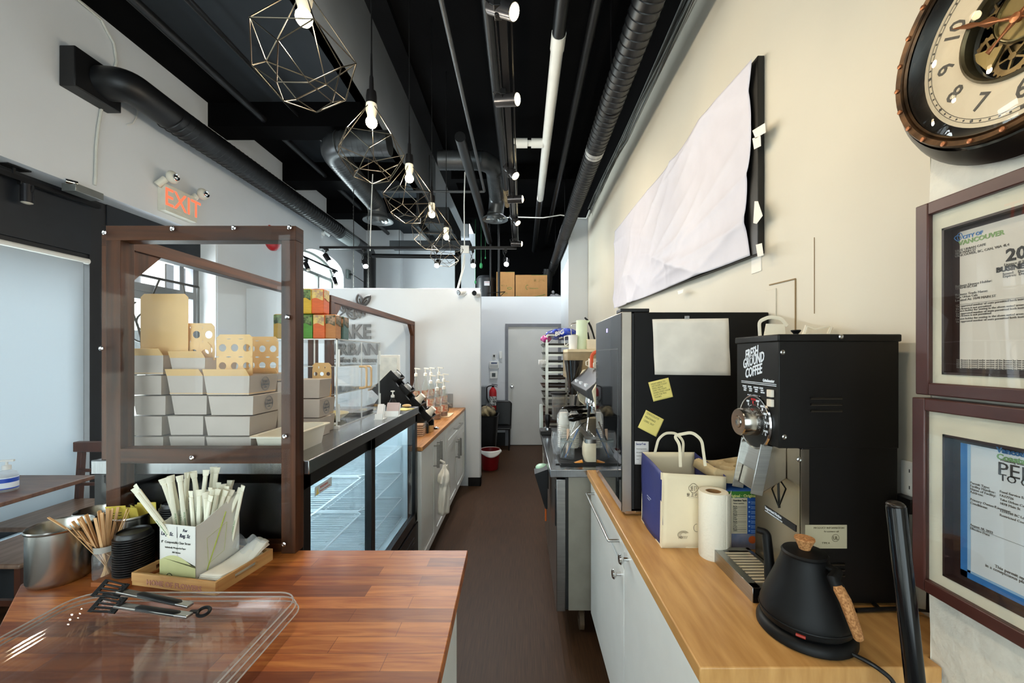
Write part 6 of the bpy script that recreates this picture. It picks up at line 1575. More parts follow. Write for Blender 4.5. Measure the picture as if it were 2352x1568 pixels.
# ---- framed certificates and clock on the near pier
FRM = mat('mahogany_frame', '45241f', .35, var=.1); MATB = mat('cream_mat', 'ded6c2', .7)
def frame(lab, za, zb, y1, y0, xf, pg, blue=False):
    t = thing('picture_frame', lab, 'picture frame', (XP, (y0 + y1) / 2, za)); fw = .024
    m = M(); m.box(xf, XP - .004, y1 - fw, y1, za, zb); m.box(xf, XP - .004, y0, y0 + fw, za, zb); m.box(xf, XP - .004, y0 + fw, y1 - fw, za, za + fw); m.box(xf, XP - .004, y0 + fw, y1 - fw, zb - fw, zb); obj('outer_frame', m, FRM, t, bevel=.002)
    py1, py0, pz0, pz1 = pg; xi = xf + .010
    m = M(); m.box(xi, xi + .003, py1 + .018, y1 - fw, za + fw, zb - fw); m.box(xi, xi + .003, y0 + fw, py0 - .018, za + fw, zb - fw); m.box(xi, xi + .003, py0 - .018, py1 + .018, za + fw, pz0 - .012); m.box(xi, xi + .003, py0 - .018, py1 + .018, pz1 + .012, zb - fw); obj('mat_board', m, MATB, t)
    m = M(); a, b_, c_, d_ = py1 + .018, py0 - .018, pz0 - .012, pz1 + .012; e = .004
    m.box(xi - .002, xi + .018, a - e, a, c_, d_); m.box(xi - .002, xi + .018, b_, b_ + e, c_, d_); m.box(xi - .002, xi + .018, b_, a, c_, c_ + e); m.box(xi - .002, xi + .018, b_, a, d_ - e, d_); m.box(xi + .014, xi + .0145, b_, a, c_, d_); obj('inner_frame', m, mat('dark_inner_frame', '33211d', .4), t)
    xp = xi + .0125; m = M(); m.box(xp, xp + .001, py0, py1, pz0, pz1); pgm = mat('page_white' if not blue else 'page_cool', 'd8cfc4' if not blue else 'd5d8dc', .6, var=.02); cert = obj('certificate', m, pgm, t)
    m = M(); m.box(xf + .004, xf + .0055, y0 + fw, y1 - fw, za + fw, zb - fw); obj('glazing', m, clear('frame_glass', (.97, .98, .98), 1.45, .01), t)
    return t, xp - .0004, cert
# page corners measured on the photo
xf = .785
pY1 = .79 * 910 / 989
t, xp, cert = frame('mahogany framed city business licence, upper of the two frames on the pier', 1.434, 1.806, .79, .46, xf, (.730, .514, 1.487, 1.738))
def T(m, s, x, y, size, **k): m.text(s, size, PX(x, y, xp), (0, -1, 0), (0, 0, 1), **k)
m = M(); T(m, 'CITY OF', 2211, 549, .0085, bold=.0003); m.tube([PX(2200 + 8 * math.cos(a) * (.6 + .4 * math.cos(2 * a)), 547 - 7 * math.sin(a), xp) for a in [2 * PI * i / 20 for i in range(20)]], .0006, 4, closed=True); m.tube([PX(2205 + 6 * math.cos(a), 544 - 9 * math.sin(a), xp) for a in [2 * PI * i / 20 for i in range(14)]], .0006, 4); obj('city_logo', m, mat('logo_blue', '4a7ab0', .6), cert)
m = M(); T(m, 'VANCOUVER', 2202, 564, .0115, bold=.0003); obj('city_name', m, mat('logo_green', '86a26a', .6), cert)
m = M(); T(m, '2022', 2310, 600, .028, bold=.0008); T(m, 'BUSINESS LICENCE', 2288, 626, .0115, bold=.0005)
obj('heading', m, mat('charcoal_ink', '3c3a3a', .6), cert)
m = M()
for s, x, y, z in (('TAKE URBAN CAFE', 2193, 580, .006), ('1078 MAIN ST', 2193, 586, .006), ('VANCOUVER, BC, CAN, V6A 4L4', 2193, 592, .006), ('Licence # 22-', 2306, 611, .006), ('Issued:   December', 2303, 632, .006), ('Expires:  December', 2303, 638, .006), ('Business Licence Holder:', 2194, 660, .006), ('1210240 BC Ltd', 2194, 665, .0055), ('Business Trade Name:', 2194, 680, .006), ('Take Urban Cafe', 2194, 686, .0055), ('Located At: 1078 MAIN ST', 2194, 693, .006)): T(m, s, x, y, z, sx=.95)
for k, y in enumerate((706, 712, 717, 723, 728, 735, 741)): T(m, ['The approved number of seats permitted both inside and out is 16', 'This licence is not permitted', 'Licence holder for seating in the above noted areas'][k % 3], 2195, y, .0048)
for k in range(5): T(m, 'This licence is issued under section of the licence by-law and is subject to', 2196, 828 + k * 4.3, .0042)
a = PX(2195, 701, xp); m.box(a.x - .0003, a.x, .52, a.y, a.z, a.z + .0006)
obj('print', m, mat('soft_ink', '77706a', .6), cert)
t, xp, cert = frame('mahogany framed health permit with a blue border, lower of the two frames', 1.055, 1.428, .79, .46, .778, (.722, .506, 1.112, 1.352), blue=True)
m = M(); zc0, zc1 = 1.112, 1.352
m.box(xp - .0002, xp, .711, .722, zc0, zc1); m.box(xp - .0002, xp, .506, .722, zc0, zc0 + .011); m.mi = 1; m.box(xp - .0002, xp, .706, .711, zc0 + .011, zc1); m.box(xp - .0002, xp, .506, .711, zc0 + .011, zc0 + .015); obj('blue_border', m, [mat('border_blue', '2f6fae', .6), mat('border_light_blue', '8fb0d0', .6)], cert)
m = M(); T(m, 'Vancouver', 2289, 1037, .0125, bold=.0005); obj('health_logo', m, mat('health_blue', '3d6c9c', .6), cert)
m = M(); T(m, 'Coastal Health', 2289, 1053, .0135, bold=.0004); obj('health_name', m, mat('health_green', '7aa06a', .6), cert)
m = M(); T(m, 'PERMIT', 2290, 1088, .031); T(m, 'TO OPERATE', 2295, 1102, .0165); obj('heading', m, mat('charcoal_ink', '3c3a3a'), cert)
m = M()
for s, x, y, z in (('Promoting wellness', 2298, 1058, .005), ('Permit Type:', 2228, 1110, .006), ('Facility Number:', 2228, 1117, .006), ('Name of Facility:', 2228, 1124, .006), ('Address:', 2228, 1131, .006), ('Primary Owner/Licensee:', 2228, 1148, .006), ('Conditions:', 2228, 1156, .006), ('Food Service Establishment', 2296, 1130, .0055), ('FA17726', 2296, 1139, .0055), ('Take Urban Cafe', 2296, 1148, .0055), ('1078 Main St', 2296, 1157, .0055), ('1210240 BC Ltd', 2296, 1174, .0055), ('Restricted Cooking', 2296, 1184, .0055), ('August 18, 2022', 2228, 1206, .0055), ('Effective Date', 2228, 1214, .0055), ('This permit must be displayed', 2285, 1302, .007), ('in a conspicuous place and is', 2263, 1300, .007)): T(m, s, x, y, z, sx=.95)
a = PX(2228, 1208, xp); m.box(a.x - .0003, a.x, .60, a.y, a.z, a.z + .0005)
obj('print', m, mat('soft_ink', '77706a'), cert)

ck = V((XP, .618, 1.51 + .528)); t = thing('wall_clock', 'big round steampunk wall clock with exposed brass gears', 'clock', ck); NX = (-1, 0, 0)
BRS = mat('aged_brass', '7d6a48', .4, .8, col2='4a3a22', scale=25, lo=.35, hi=.65); BRD = mat('dark_brass', '5c5038', .4, .7, var=.2, scale=30)
m = M(); m.lathe([(.185, 0), (.207, .006), (.209, .02), (.200, .036), (.186, .052)], ck, 72, NX, cap=False); obj('clock_case', m, mat('black_case', '120e0c', .3), t)
m = M(); m.lathe([(.181, .050), (.181, .060), (.178, .064), (.170, .062), (.168, .056), (.165, .060), (.163, .056)], ck, 72, NX, cap=False); bz = obj('bezel', m, mat('bronze_bezel', '6a4e34', .4, .7, col2='352618', scale=25), t)
m = M()
for k in range(24):
    a = 2 * PI * k / 24; c = ck + V((-.063, math.cos(a) * .1745, math.sin(a) * .1745)); m.lathe([(.0045, 0), (.004, .003), (0, .004)], c, 10, NX)
obj('rivets', m, mat('copper_rivet', '8a5a3c', .35, .8), bz)
m = M(); m.lathe([(.164, .052), (.150, .034), (.148, .033)], ck, 64, NX, cap=False); obj('inner_slope', m, mat('black_case', '120e0c'), t)
m = M(); m.lathe([(.150, .032), (.150, .034), (.085, .034), (.085, .030)], ck, 72, NX, cap=False); fc = obj('dial_face', m, mat('aged_cream_dial', 'dccbb0', .5, var=.05), t)
m = M()
for k in range(60):
    a = 2 * PI * k / 60; c = ck + V((-.0346, math.cos(a) * .1395, math.sin(a) * .1395)); s = .0022 if k % 5 == 0 else .0014; m.box(c.x, c.x + .0006, c.y - s, c.y + s, c.z - s, c.z + s)
for r_ in (.1425, .1365): m.tube([ck + V((-.0346, math.cos(a) * r_, math.sin(a) * r_)) for a in [2 * PI * i / 72 for i in range(72)]], .0004, 4, closed=True)
for hr in range(1, 13):
    a = R(90 - 30 * hr); flip = hr in (4, 5, 6, 7, 8)
    th_ = R(-30 * hr + (180 if flip else 0)); xd = V((0, -math.cos(th_), math.sin(th_))); yd = V((0, math.sin(th_), math.cos(th_))); s = str(hr); sz = .040
    c = ck + V((-.0346, -math.cos(a) * .111, math.sin(a) * .111)); m.text(s, sz, c - yd * sz * .34, xd, yd, 'CENTER', depth=.0003, bold=.0004, sx=.9)
obj('numerals', m, mat('numeral_grey', '4f4a45', .6), fc)
m = M(); m.lathe([(.086, .030), (.086, .038), (.082, .040), (.079, .036), (.079, .02)], ck, 60, NX, cap=False); m.lathe([(.079, .012), (0, .012)], ck, 50, NX); obj('gear_well', m, BRD, t)
def gear(c, r, nt_, x, name='gear', th2=.003, mt=BRS):
    m = M(); ri = r * .88; pts = []
    for k in range(nt_ * 4):
        a = 2 * PI * k / (nt_ * 4); q = r if k % 4 in (1, 2) else ri; pts.append((c[0] + q * math.cos(a), c[1] + q * math.sin(a)))
    n_ = len(pts); inner = [(c[0] + r * .62 * math.cos(2 * PI * k / n_), c[1] + r * .62 * math.sin(2 * PI * k / n_)) for k in range(n_)]
    for xx in (x, x + th2): m.add([(xx, p_[0], p_[1]) for p_ in pts + inner], [(k, (k + 1) % n_, n_ + (k + 1) % n_, n_ + k) for k in range(n_)])
    m.add([(x, p_[0], p_[1]) for p_ in pts] + [(x + th2, p_[0], p_[1]) for p_ in pts], [(k, (k + 1) % n_, n_ + (k + 1) % n_, n_ + k) for k in range(n_)])
    for k in range(5): a = 2 * PI * k / 5; m.bar((x + th2 / 2, c[0], c[1]), (x + th2 / 2, c[0] + r * .65 * math.cos(a), c[1] + r * .65 * math.sin(a)), th2, r * .12, (1, 0, 0))
    m.cyl((x - .001, c[0], c[1]), (x + th2, c[0], c[1]), r * .18, n=12); obj(name, m, mt, t)
for (dy, dz_, r_, n_, x_) in ((.02, -.045, .03, 22, .020), (.05, -.01, .022, 16, .022), (-.03, -.045, .024, 18, .018), (.04, .045, .024, 18, .02), (-.05, .02, .024, 16, .02), (-.01, .055, .02, 14, .019), (.0, -.015, .034, 26, .016)): gear((ck.y + dy, ck.z + dz_), r_, n_, XP - x_ - .004)
m = M(); m.lathe([(.043, .026), (.043, .033), (.041, .034), (.04, .030), (0, .030)], ck + V((0, -.005, .012)), 48, NX); m.lathe([(.044, .026), (.046, .031), (.044, .034)], ck + V((0, -.005, .012)), 48, NX, cap=False)
m.prism([(ck.y + .03, ck.z - .02), (ck.y + .07, ck.z - .005), (ck.y + .068, ck.z - .02), (ck.y + .05, ck.z - .05), (ck.y + .04, ck.z - .035)], 'x', XP - .028, XP - .025); obj('movement_plate', m, mat('brass_plate', '8b7a50', .35, .7, var=.15, scale=20), t)
m = M(); hx = -.042
def hand(an, L_, tail, wd, name):
    m = M(); d = V((0, -math.cos(an), math.sin(an))); s = V((0, math.sin(an), math.cos(an))); o_ = ck + V((hx, 0, 0))
    m.add([o_ + d * a + s * b_ for a, b_ in ((-tail, wd * .8), (-tail * .7, wd * .3), (0, wd * .9), (L_ * .25, wd * .4), (L_ * .38, wd * 1.5), (L_ * .55, wd * .5), (L_ * .68, wd * .9), (L_, 0), (L_ * .68, -wd * .9), (L_ * .55, -wd * .5), (L_ * .38, -wd * 1.5), (L_ * .25, -wd * .4), (0, -wd * .9), (-tail * .7, -wd * .3), (-tail, -wd * .8))], [tuple(range(15))]); obj(name, m, mat('copper_hand', 'b87850', .3, .6), t, solid=.001)
hand(R(90 + 58), .112, .03, .005, 'minute_hand'); hand(R(90 - 56), .085, .048, .006, 'hour_hand')
m = M(); m.lathe([(.007, .038), (.007, .046), (0, .048)], ck, 16, NX); obj('hub', m, mat('copper_hand', 'b87850'), t)
m = M(); m.lathe([(.165, .054), (.12, .064), (.06, .070), (0, .072)], ck, 48, NX, cap=False); obj('clock_glass', m, clear('domed_glass', (.97, .97, .95), 1.35, .01), t)
m = M(); m.lathe([(.004, 0), (.002, .003), (0, .001)], P(2176, 398, .78), 7, (-1, 0, 0))
# ================================================================ BACK OF THE AISLE
t = thing('prep_table', 'steel prep table on casters beyond the oak worktop', 'table', (.5, 2.7, 0))
sx0, sx1, sy0, sy1 = .150, .925, 2.09, 3.32
m = M(); m.box(sx0, sx1, sy0, sy1, RT - .042, RT); obj('steel_top', m, STEELH, t, bevel=.003)
m = M(); m.box(sx0 + .10, sx1, sy0 + .02, sy1 - .02, .155, RT - .042); obj('body', m, mat('grey_steel_panel', '8f897c', .5, .2, var=.06), t)
for a, b2 in ((sy0 + .01, 2.68), (2.69, sy1 - .02)):
    m = M(); m.box(sx0 + .035, sx0 + .083, a, b2, .155, RT - .055); d = obj('door', m, STEEL, t, bevel=.003)
    m = M(); m.box(sx0 + .030, sx0 + .036, a + .02, a + .05, .6, .8); obj('handle', m, BPLA, d)
m = M(); m.box(sx0 + .084, sx0 + .10, sy0 + .02, sy1 - .02, .16, RT - .05); obj('gasket', m, RUBB, t)
for x in (.33, .85):
    for y in (2.2, 3.2):
        m = M(); m.cyl((x, y, .12), (x, y, .155), .012, n=10); m.bar((x - .015, y, .06), (x - .015, y, .125), .03, .004, (1, 0, 0)); m.bar((x + .015, y, .06), (x + .015, y, .125), .03, .004, (1, 0, 0)); cs = obj('caster', m, CHROME, t)
        m = M(); m.cyl((x - .012, y, .05), (x + .012, y, .05), .05, n=24); obj('wheel', m, mat('worn_wheel', '5a4630', .7), cs)
# drying mat, jars, brush
t = thing('drying_mat', 'black ribbed rubber mat on the steel table', 'mat', (.4, 2.35, RT))
m = M()
for k in range(30): m.box(.215, .60, 2.17 + k * .013, 2.178 + k * .013, RT + .002, RT + .012)
m.box(.21, .61, 2.16, 2.57, RT, RT + .006); obj('ribbed_mat', m, RUBB, t)
t = thing('cleaning_brush', 'black brush with a yellow handle on the rubber mat', 'brush', (.3, 2.2, RT + .012))
m = M(); m.tube([P(1276, 1066, 2.19), P(1318, 1065, 2.19)], [.008, .009], 10, flat=.6); obj('brush_head', m, BPLA, t)
m = M(); m.tube([P(1318, 1065, 2.19), P(1338, 1059, 2.19)], [.012, .014], 10, flat=.7); obj('handle', m, mat('yellow_handle', 'd88a1c', .4), t)
JG = clear('jar_clear', (.9, .93, .93), 1.5, .01, .05)
c = V((.262, 2.27, RT + .012)); t = thing('glass_jar', 'glass jar of milk thermometers and spatulas on the steel table', 'jar', c)
m = M(); m.lathe([(.036, 0), (.04, .006), (.041, .085), (.036, .098), (.038, .108)], c, 28, cap=False); obj('jar_body', m, JG, t)
m = M(); m.lathe([(.038, .1), (.039, .11)], c, 24, cap=False); obj('rim', m, mat('glass_rim', 'b0bab8', .1, trans=.5), t)
for (x0_, y0_, x1_, y1_, r_, col, lab) in ((1290, 1048, 1322, 968, .006, 'steelb', 'long silver stirring spoon leaning right in the glass jar'), (1302, 1045, 1305, 985, .007, 'woodp', 'pale wooden spatula upright in the glass jar'), (1288, 1040, 1308, 1000, .005, 'dk', 'dark handled brush in the glass jar'), (1298, 1050, 1328, 985, .008, 'bluet', 'blue grey spatula leaning right in the glass jar')):
    a, b2 = P(x0_, y0_, 2.27), P(x1_, y1_, 2.27); m = M(); m.tube([a, a.lerp(b2, .6), b2], [r_, r_ * .8, r_ * 1.2], 10, flat=.6)
    o = obj('kitchen_tool', m, {'steelb': CHROME, 'woodp': mat('pale_wood', 'd9b79a'), 'dk': BPLA, 'bluet': mat('blue_grey', '5a7296', .3)}[col]); tag(o, lab, 'utensil', 'tools in the glass jar')
m = M(); a, b2 = P(1318, 982, 2.5), P(1332, 950, 2.5); m.tube([P(1306, 1005, 2.45), P(1334, 975, 2.45)], .004, 8); m.tube([P(1334, 975, 2.45), P(1350, 968, 2.45)], .004, 6)
o = obj('steel_whisk', m, CHROME); tag(o, 'thin silver steel rod crossing above the spatulas', 'utensil')
def cupstack(x, y, z, n_, r_, lab):
    t = thing('cup_sleeve', lab, 'cups', (x, y, z)); m = M(); pr = []
    for j in range(n_): pr += [(r_ * .8, j * .012), (r_, j * .012 + .009)]
    pr += [(r_, n_ * .012), (r_ * .75, n_ * .012 + .07), (0, n_ * .012 + .07)]
    m.lathe([(0, 0)] + pr, (x, y, z), 22); obj('nested_cups', m, CUPW, t)
    m = M(); hh = n_ * .012 + .09
    m.grid(lambda u, v: V((x + (r_ * 1.1 + .004 * math.sin(9 * u * 6.28 + v * 7)) * math.cos(u * 2 * PI) * (1 - .6 * max(0, v - .85) * 6), y + (r_ * 1.1 + .004 * math.sin(7 * u * 6.28 + v * 11)) * math.sin(u * 2 * PI) * (1 - .6 * max(0, v - .85) * 6), z + hh * v)), 40, 20); obj('plastic_sleeve', m, SBAG, t)
cupstack(.27, 2.54, RT + .012, 13, .036, 'plastic wrapped stack of white paper cups on the steel table, at left'); cupstack(.335, 2.66 - .12, RT + .012, 12, .036, 'plastic wrapped stack of white paper cups on the steel table, at right')
m = M(); m.grid(lambda u, v: V((.215 + .03 * math.cos(u * 2 * PI) * (1 + .2 * math.sin(5 * v + 9 * u)), 2.40 + .04 * math.sin(u * 2 * PI), RT + .012 + .13 * v)), 30, 12)
o = obj('clear_bag', m, SBAG); tag(o, 'crumpled clear bag standing left of the glass jar', 'bag')
c = PZ(1247, 990, RT); t = thing('tamper', 'black handled coffee tamper at the far end of the steel table', 'tamper', (.2, 3.05, RT))
m = M(); m.lathe([(.029, 0), (.029, .02), (.012, .026)], (.2, 3.05, RT + .03), 20); obj('tamper_base', m, CHROME, t)
m = M(); m.lathe([(.011, .026), (.02, .06), (.024, .1), (.018, .12), (0, .122)], (.2, 3.05, RT + .03), 18); obj('handle', m, BPLA, t)
m = M(); m.box(.145, .30, 3.0, 3.14, RT, RT + .03); o = obj('tamping_mat', m, RUBB, bevel=.004); tag(o, 'thick black tamping mat over the edge of the steel table', 'mat')
# pale green lid hanging at the table side, black pan with green dish below
m = M(); q = P(1243, 962, 3.3); m.ring([[q + V((.0 + dx, .07 * math.cos(a), .125 * math.sin(a))) for a in [2 * PI * i / 28 for i in range(28)]] for dx in (-.012, .012)])
o = obj('oval_platter', m, clear('greenish_plastic', (.82, .92, .84), 1.45, .05, .3), bevel=.004); tag(o, 'pale green oval platter hanging beyond the steel table', 'platter')
t = thing('dustpan', 'black funnel-shaped dustpan hanging beside the steel table', 'dustpan', (.12, 2.6, .6))
a = P(1231, 1085, 2.6); m = M(); m.prism([(a.x - .012, a.z + .02), (a.x + .07, a.z + .05), (a.x + .07, a.z - .2), (a.x + .055, a.z - .2)], 'y', 2.5, 2.62); obj('pan', m, BPLA, t)
m = M(); m.cyl((a.x + .062, 2.56, a.z - .2), (a.x + .062, 2.56, a.z - .3), .006, n=8); obj('orange_tip', m, mat('orange_tip', 'c05a1c', .5), t)
q = P(1242, 1073, 2.62); m = M(); m.ball(q + V((.01, 0, 0)), .045, 18, (1, 1, .55)); o = obj('green_bowl', m, mat('mint_plastic', 'a8cfb4', .35)); tag(o, 'mint green bowl edge peeking beside the steel table', 'bowl')

# espresso machine
ex0, ey0, ey1 = .42, 2.36, 3.12
t = thing('espresso_machine', 'three group espresso machine in steel and cream on the steel table', 'espresso machine', (.65, 2.74, RT))
m = M(); m.box(ex0 + .16, .88, ey0, ey1, RT + .06, 1.36); m.box(ex0 + .02, .88, ey0, ey1, RT + .03, RT + .11); obj('body', m, mat('steel_body', '8f877a', .3, .9, var=.1), t, bevel=.006)
m = M(); m.prism([(ex0 - .02, 1.27), (ex0 - .035, 1.30), (ex0 + .10, 1.42), (ex0 + .2, 1.42), (ex0 + .2, 1.24), (ex0, 1.24)], 'y', ey0 + .02, ey1 - .02); obj('control_panel', m, mat('graphite_panel', '5a5b5e', .3, .5), t, bevel=.004)
m = M(); d = (V((ex0 - .035, 0, 1.30)) - V((ex0 + .10, 0, 1.42))).normalized()
for k in range(3):
    yy = 2.98 - k * .22
    for j in range(3):
        c = V((ex0 - .0, yy - j * .03, 1.325)); m.box(c.x - .018, c.x - .002, c.y - .011, c.y + .011, c.z - .012, c.z + .008)
obj('button_pads', m, mat('pale_buttons', 'dfe4ea', .4), t)  # button pads in one even pale colour
for yy in (ey0 - .005, ey1 - .02):
    m = M(); m.prism([(ex0 - .02, RT + .01), (ex0 + .02, RT + .0), (.88, RT), (.88, 1.40), (ex0 + .2, 1.43), (ex0 + .06, 1.40), (ex0 + .0, 1.30), (ex0 + .03, 1.16), (ex0 + .1, 1.10), (ex0 + .03, 1.02)], 'y', yy, yy + .025); obj('side_panel', m, mat('cream_panel', 'e2d8bc', .3), t, bevel=.006)
m = M(); m.box(ex0 + .0, ex0 + .2, ey0 + .03, ey1 - .03, RT + .095, RT + .105)
for k in range(24): m.box(ex0, ex0 + .2, ey0 + .04 + k * .029, ey0 + .05 + k * .029, RT + .105, RT + .11)
obj('drip_grate', m, STEEL, t)
for k in range(3):
    yy = 2.92 - k * .2
    m = M(); m.lathe([(.035, 0), (.038, .02), (.03, .05), (.03, .07)], (ex0 + .08, yy, 1.15), 22); m.lathe([(.034, -.03), (.036, -.002)], (ex0 + .08, yy, 1.15), 22); gh = obj('group_head', m, CHROME, t)
    m = M(); m.tube([(ex0 + .05, yy, 1.135), (ex0 + .0, yy - .01, 1.13), (ex0 - .02, yy - .012, 1.128), (ex0 - .10, yy - .025, 1.118), (ex0 - .125, yy - .028, 1.115)], [.009, .010, .018, .024, .015], 14); obj('portafilter_handle', m, mat('gloss_black_handle', '0c0b0a', .15), gh)
for yy in (2.45, 3.06):
    m = M(); m.tube(bend([(ex0 + .04, yy, 1.25), (ex0 - .0, yy, 1.2), (ex0 - .02, yy - .02, 1.05)], 4), .005, 8); obj('steam_wand', m, CHROME, t)
    m = M(); m.tube([(ex0 + .0, yy, 1.2), (ex0 - .01, yy - .008, 1.13)], .009, 8); obj('wand_grip', m, RUBB, t)
m = M()
for x in (.5, .85):
    for y in (ey0 + .06, ey1 - .06): m.cyl((x, y, RT), (x, y, RT + .035), .02, n=12)
obj('feet', m, CHROME, t)
# cream canister in front
q = PZ(1360, 1050, RT); c = V((.392, 2.235, RT + .0)); t = thing('knock_box', 'cream rounded container with a steel band beside the mini fridge', 'container', c)
def rsq(x0, x1, y0, y1, z): return rr(x0, x1, y0, y1, .02, z, 3)
m = M(); m.ring([rsq(c.x - .038, c.x + .04, c.y - .04, c.y + .04, c.z + .012), rsq(c.x - .046, c.x + .048, c.y - .045, c.y + .045, c.z + .04), rsq(c.x - .047, c.x + .05, c.y - .046, c.y + .046, c.z + .08), rsq(c.x - .042, c.x + .045, c.y - .043, c.y + .043, c.z + .115)]); obj('container_body', m, mat('cream_panel', 'e2d8bc'), t)
m = M(); m.ring([rsq(c.x - .04, c.x + .043, c.y - .042, c.y + .042, c.z + .115), rsq(c.x - .04, c.x + .043, c.y - .042, c.y + .042, c.z + .137)]); m.box(c.x - .03, c.x + .03, c.y - .03, c.y + .03, RT, RT + .013); obj('steel_band', m, STEEL, t)
# cups and jars on top of the machine
for (x, y, z, r_, h_, mt_, lab) in ((.50, 2.80, 1.421, .028, .07, mat('ivory_cup', 'ece4d2', .3), 'ivory cup on top of the espresso machine at left'), (.55, 2.62, 1.421, .035, .08, mat('clear_glass_jar', 'd2d6d4', .1, trans=.8), 'glass jar on top of the espresso machine'), (.50, 2.5, 1.421, .03, .06, mat('ivory_cup', 'ece4d2', .3), 'ivory cup near the mini fridge on the espresso machine'), (.6, 2.95, 1.421, .03, .06, mat('ivory_cup', 'ece4d2'), 'ivory cup at the back of the espresso machine')):
    m = M(); m.lathe([(r_ * .7, 0), (r_, .01), (r_, h_), (r_ * .92, h_), (r_ * .9, .012), (0, .01)], (x, y, z), 22)
    m.tube([V((x - r_, y - .005, z + h_ * .8)), V((x - r_ - .018, y - .01, z + h_ * .7)), V((x - r_ - .018, y - .01, z + h_ * .35)), V((x - r_, y - .005, z + h_ * .2))], .004, 6)
    o = obj('cup', m, mt_); tag(o, lab, 'cup', 'cups on the espresso machine')
m = M(); m.tube(bend([(.47, 2.66, 1.43), (.47, 2.66, 1.53), (.56, 2.64, 1.55), (.62, 2.64, 1.5)], 6, .4), .012, 8, flat=.5); o = obj('orange_strap', m, mat('orange_plastic', 'e2582c', .35)); tag(o, 'bright orange plastic loop on top of the espresso machine', 'strap')
# coffee grinders beyond
c = V((.36, 3.2, RT)); t = thing('espresso_grinder', 'espresso grinder with a black hopper and glass bean chamber', 'grinder', c)
m = M(); m.prism([(.30, RT + .001), (.46, RT + .001), (.46, 1.2), (.41, 1.2), (.41, 1.0), (.30, .98)], 'y', 3.14, 3.26); obj('body', m, mat('grinder_grey', '8b857c', .35, .6), t, bevel=.004)
m = M(); m.lathe([(.05, 1.0 - RT), (.055, 1.02 - RT), (.055, 1.2 - RT)], (.30, 3.2, RT), 22, cap=False); obj('glass_chamber', m, clear('smoky_chamber', (.7, .62, .5), 1.5, .02, .1), t)
m = M(); m.lathe([(.045, 1.005 - RT), (.05, 1.1 - RT), (0, 1.115 - RT)], (.30, 3.2, RT), 20); obj('coffee_beans', m, mat('coffee_beans', '2b1a10', .5, bump=1, bscale=150), t)
m = M(); m.lathe([(.065, 1.2 - RT), (.067, 1.215 - RT), (.03, 1.22 - RT)], (.30, 3.2, RT), 22); obj('chamber_lid', m, BPLA, t)
m = M(); m.lathe([(.04, 1.2 - RT), (.045, 1.26 - RT), (.075, 1.46 - RT), (.078, 1.475 - RT), (0, 1.48 - RT)], (.42, 3.2, RT), 24); obj('hopper', m, mat('smoky_black', '15110e', .12, coat=.5), t)

# shelf unit and things on it
t = thing('storage_shelf', 'steel box shelf with a cream top beyond the espresso machine', 'shelf', (.62, 3.55, 1.4))
sa, sb = P(1304, 0, 3.45).x, .93; zS = P(0, 803, 3.45).z
m = M(); m.box(sa, sb, 3.45, 3.85, zS - .02, zS + .005); obj('shelf_top', m, mat('cream_laminate', 'dfcba6', .5), t, bevel=.002)
m = M(); m.box(sa, sa + .02, 3.46, 3.84, zS - .24, zS - .02); m.box(sa + .02, sb, 3.47, 3.49, zS - .24, zS - .02); m.box(sa, sb, 3.46, 3.84, zS - .25, zS - .24)
obj('box_body', m, mat('tan_steel', 'a08c6c', .4, .5, var=.1), t)
m = M(); m.box(sa + .02, sa + .04, 3.46, 3.48, 0, zS - .25); m.box(sa + .02, sa + .04, 3.82, 3.84, 0, zS - .25); m.box(.9, .92, 3.82, 3.84, 0, zS - .25); obj('upright', m, STEEL, t)
ZS = zS + .006
c = P(1338, 0, 3.55); c = V((c.x, 3.6, ZS)); t = thing('thermal_jug', 'tall pale green thermal jug on the cream shelf', 'jug', c)
m = M(); m.lathe([(.052, 0), (.054, .006), (.05, .24), (.049, .262), (.042, .264)], c, 30); m.prism([(c.x + .03, ZS + .262), (c.x + .075, ZS + .262), (c.x + .045, ZS + .225)], 'y', c.y - .015, c.y + .015); obj('jug_body', m, TEA, t)
m = M(); m.tube([c + V((-.045, 0, .24)), c + V((-.09, 0, .235)), c + V((-.10, 0, .2)), c + V((-.09, 0, .1)), c + V((-.05, 0, .06))], .004, 8); obj('wire_handle', m, CHROME, t)
c = V((P(1314, 0, 3.55).x, 3.55, ZS)); t = thing('plastic_jug', 'small white plastic jug with a handle on the cream shelf', 'jug', c)
m = M(); m.lathe([(.036, 0), (.042, .12), (.044, .126), (.040, .126), (.034, .01), (0, .008)], c + V((.008, 0, 0)), 26); obj('jug_body', m, WPLA, t)
m = M(); m.tube(bend([c + V((-.032, 0, .118)), c + V((-.07, 0, .118)), c + V((-.066, 0, .03)), c + V((-.034, 0, .05))], 4), .006, 8, flat=.6); obj('handle', m, WPLA, t)
a, b2 = P(1349, 0, 3.5), P(1372, 0, 3.5); m = M(); m.box(a.x, b2.x + .08, 3.5, 3.62, ZS, ZS + .088); o = obj('white_box', m, mat('cream_box', 'e4d8be', .5), bevel=.003); tag(o, 'cream white box right of the green jug', 'box')
t = thing('knife_handle', 'long curved black handle sticking up behind the green jug', 'handle', P(1360, 777, 3.66))
m = M(); m.tube([P(x, y, 3.66) for x, y in ((1343, 729), (1349, 735), (1357, 750), (1362, 765), (1366, 780), (1369, 800))], [.012, .017, .016, .014, .013, .012], 10, flat=.6); obj('grip', m, BPLA, t)
t = thing('knife_handle', 'short black handle sticking up right behind the green jug', 'handle', P(1353, 777, 3.66))
m = M(); m.tube([P(x, y, 3.66) for x, y in ((1350, 763), (1352, 775), (1356, 800))], [.01, .013, .012], 10, flat=.6); obj('grip', m, BPLA, t)
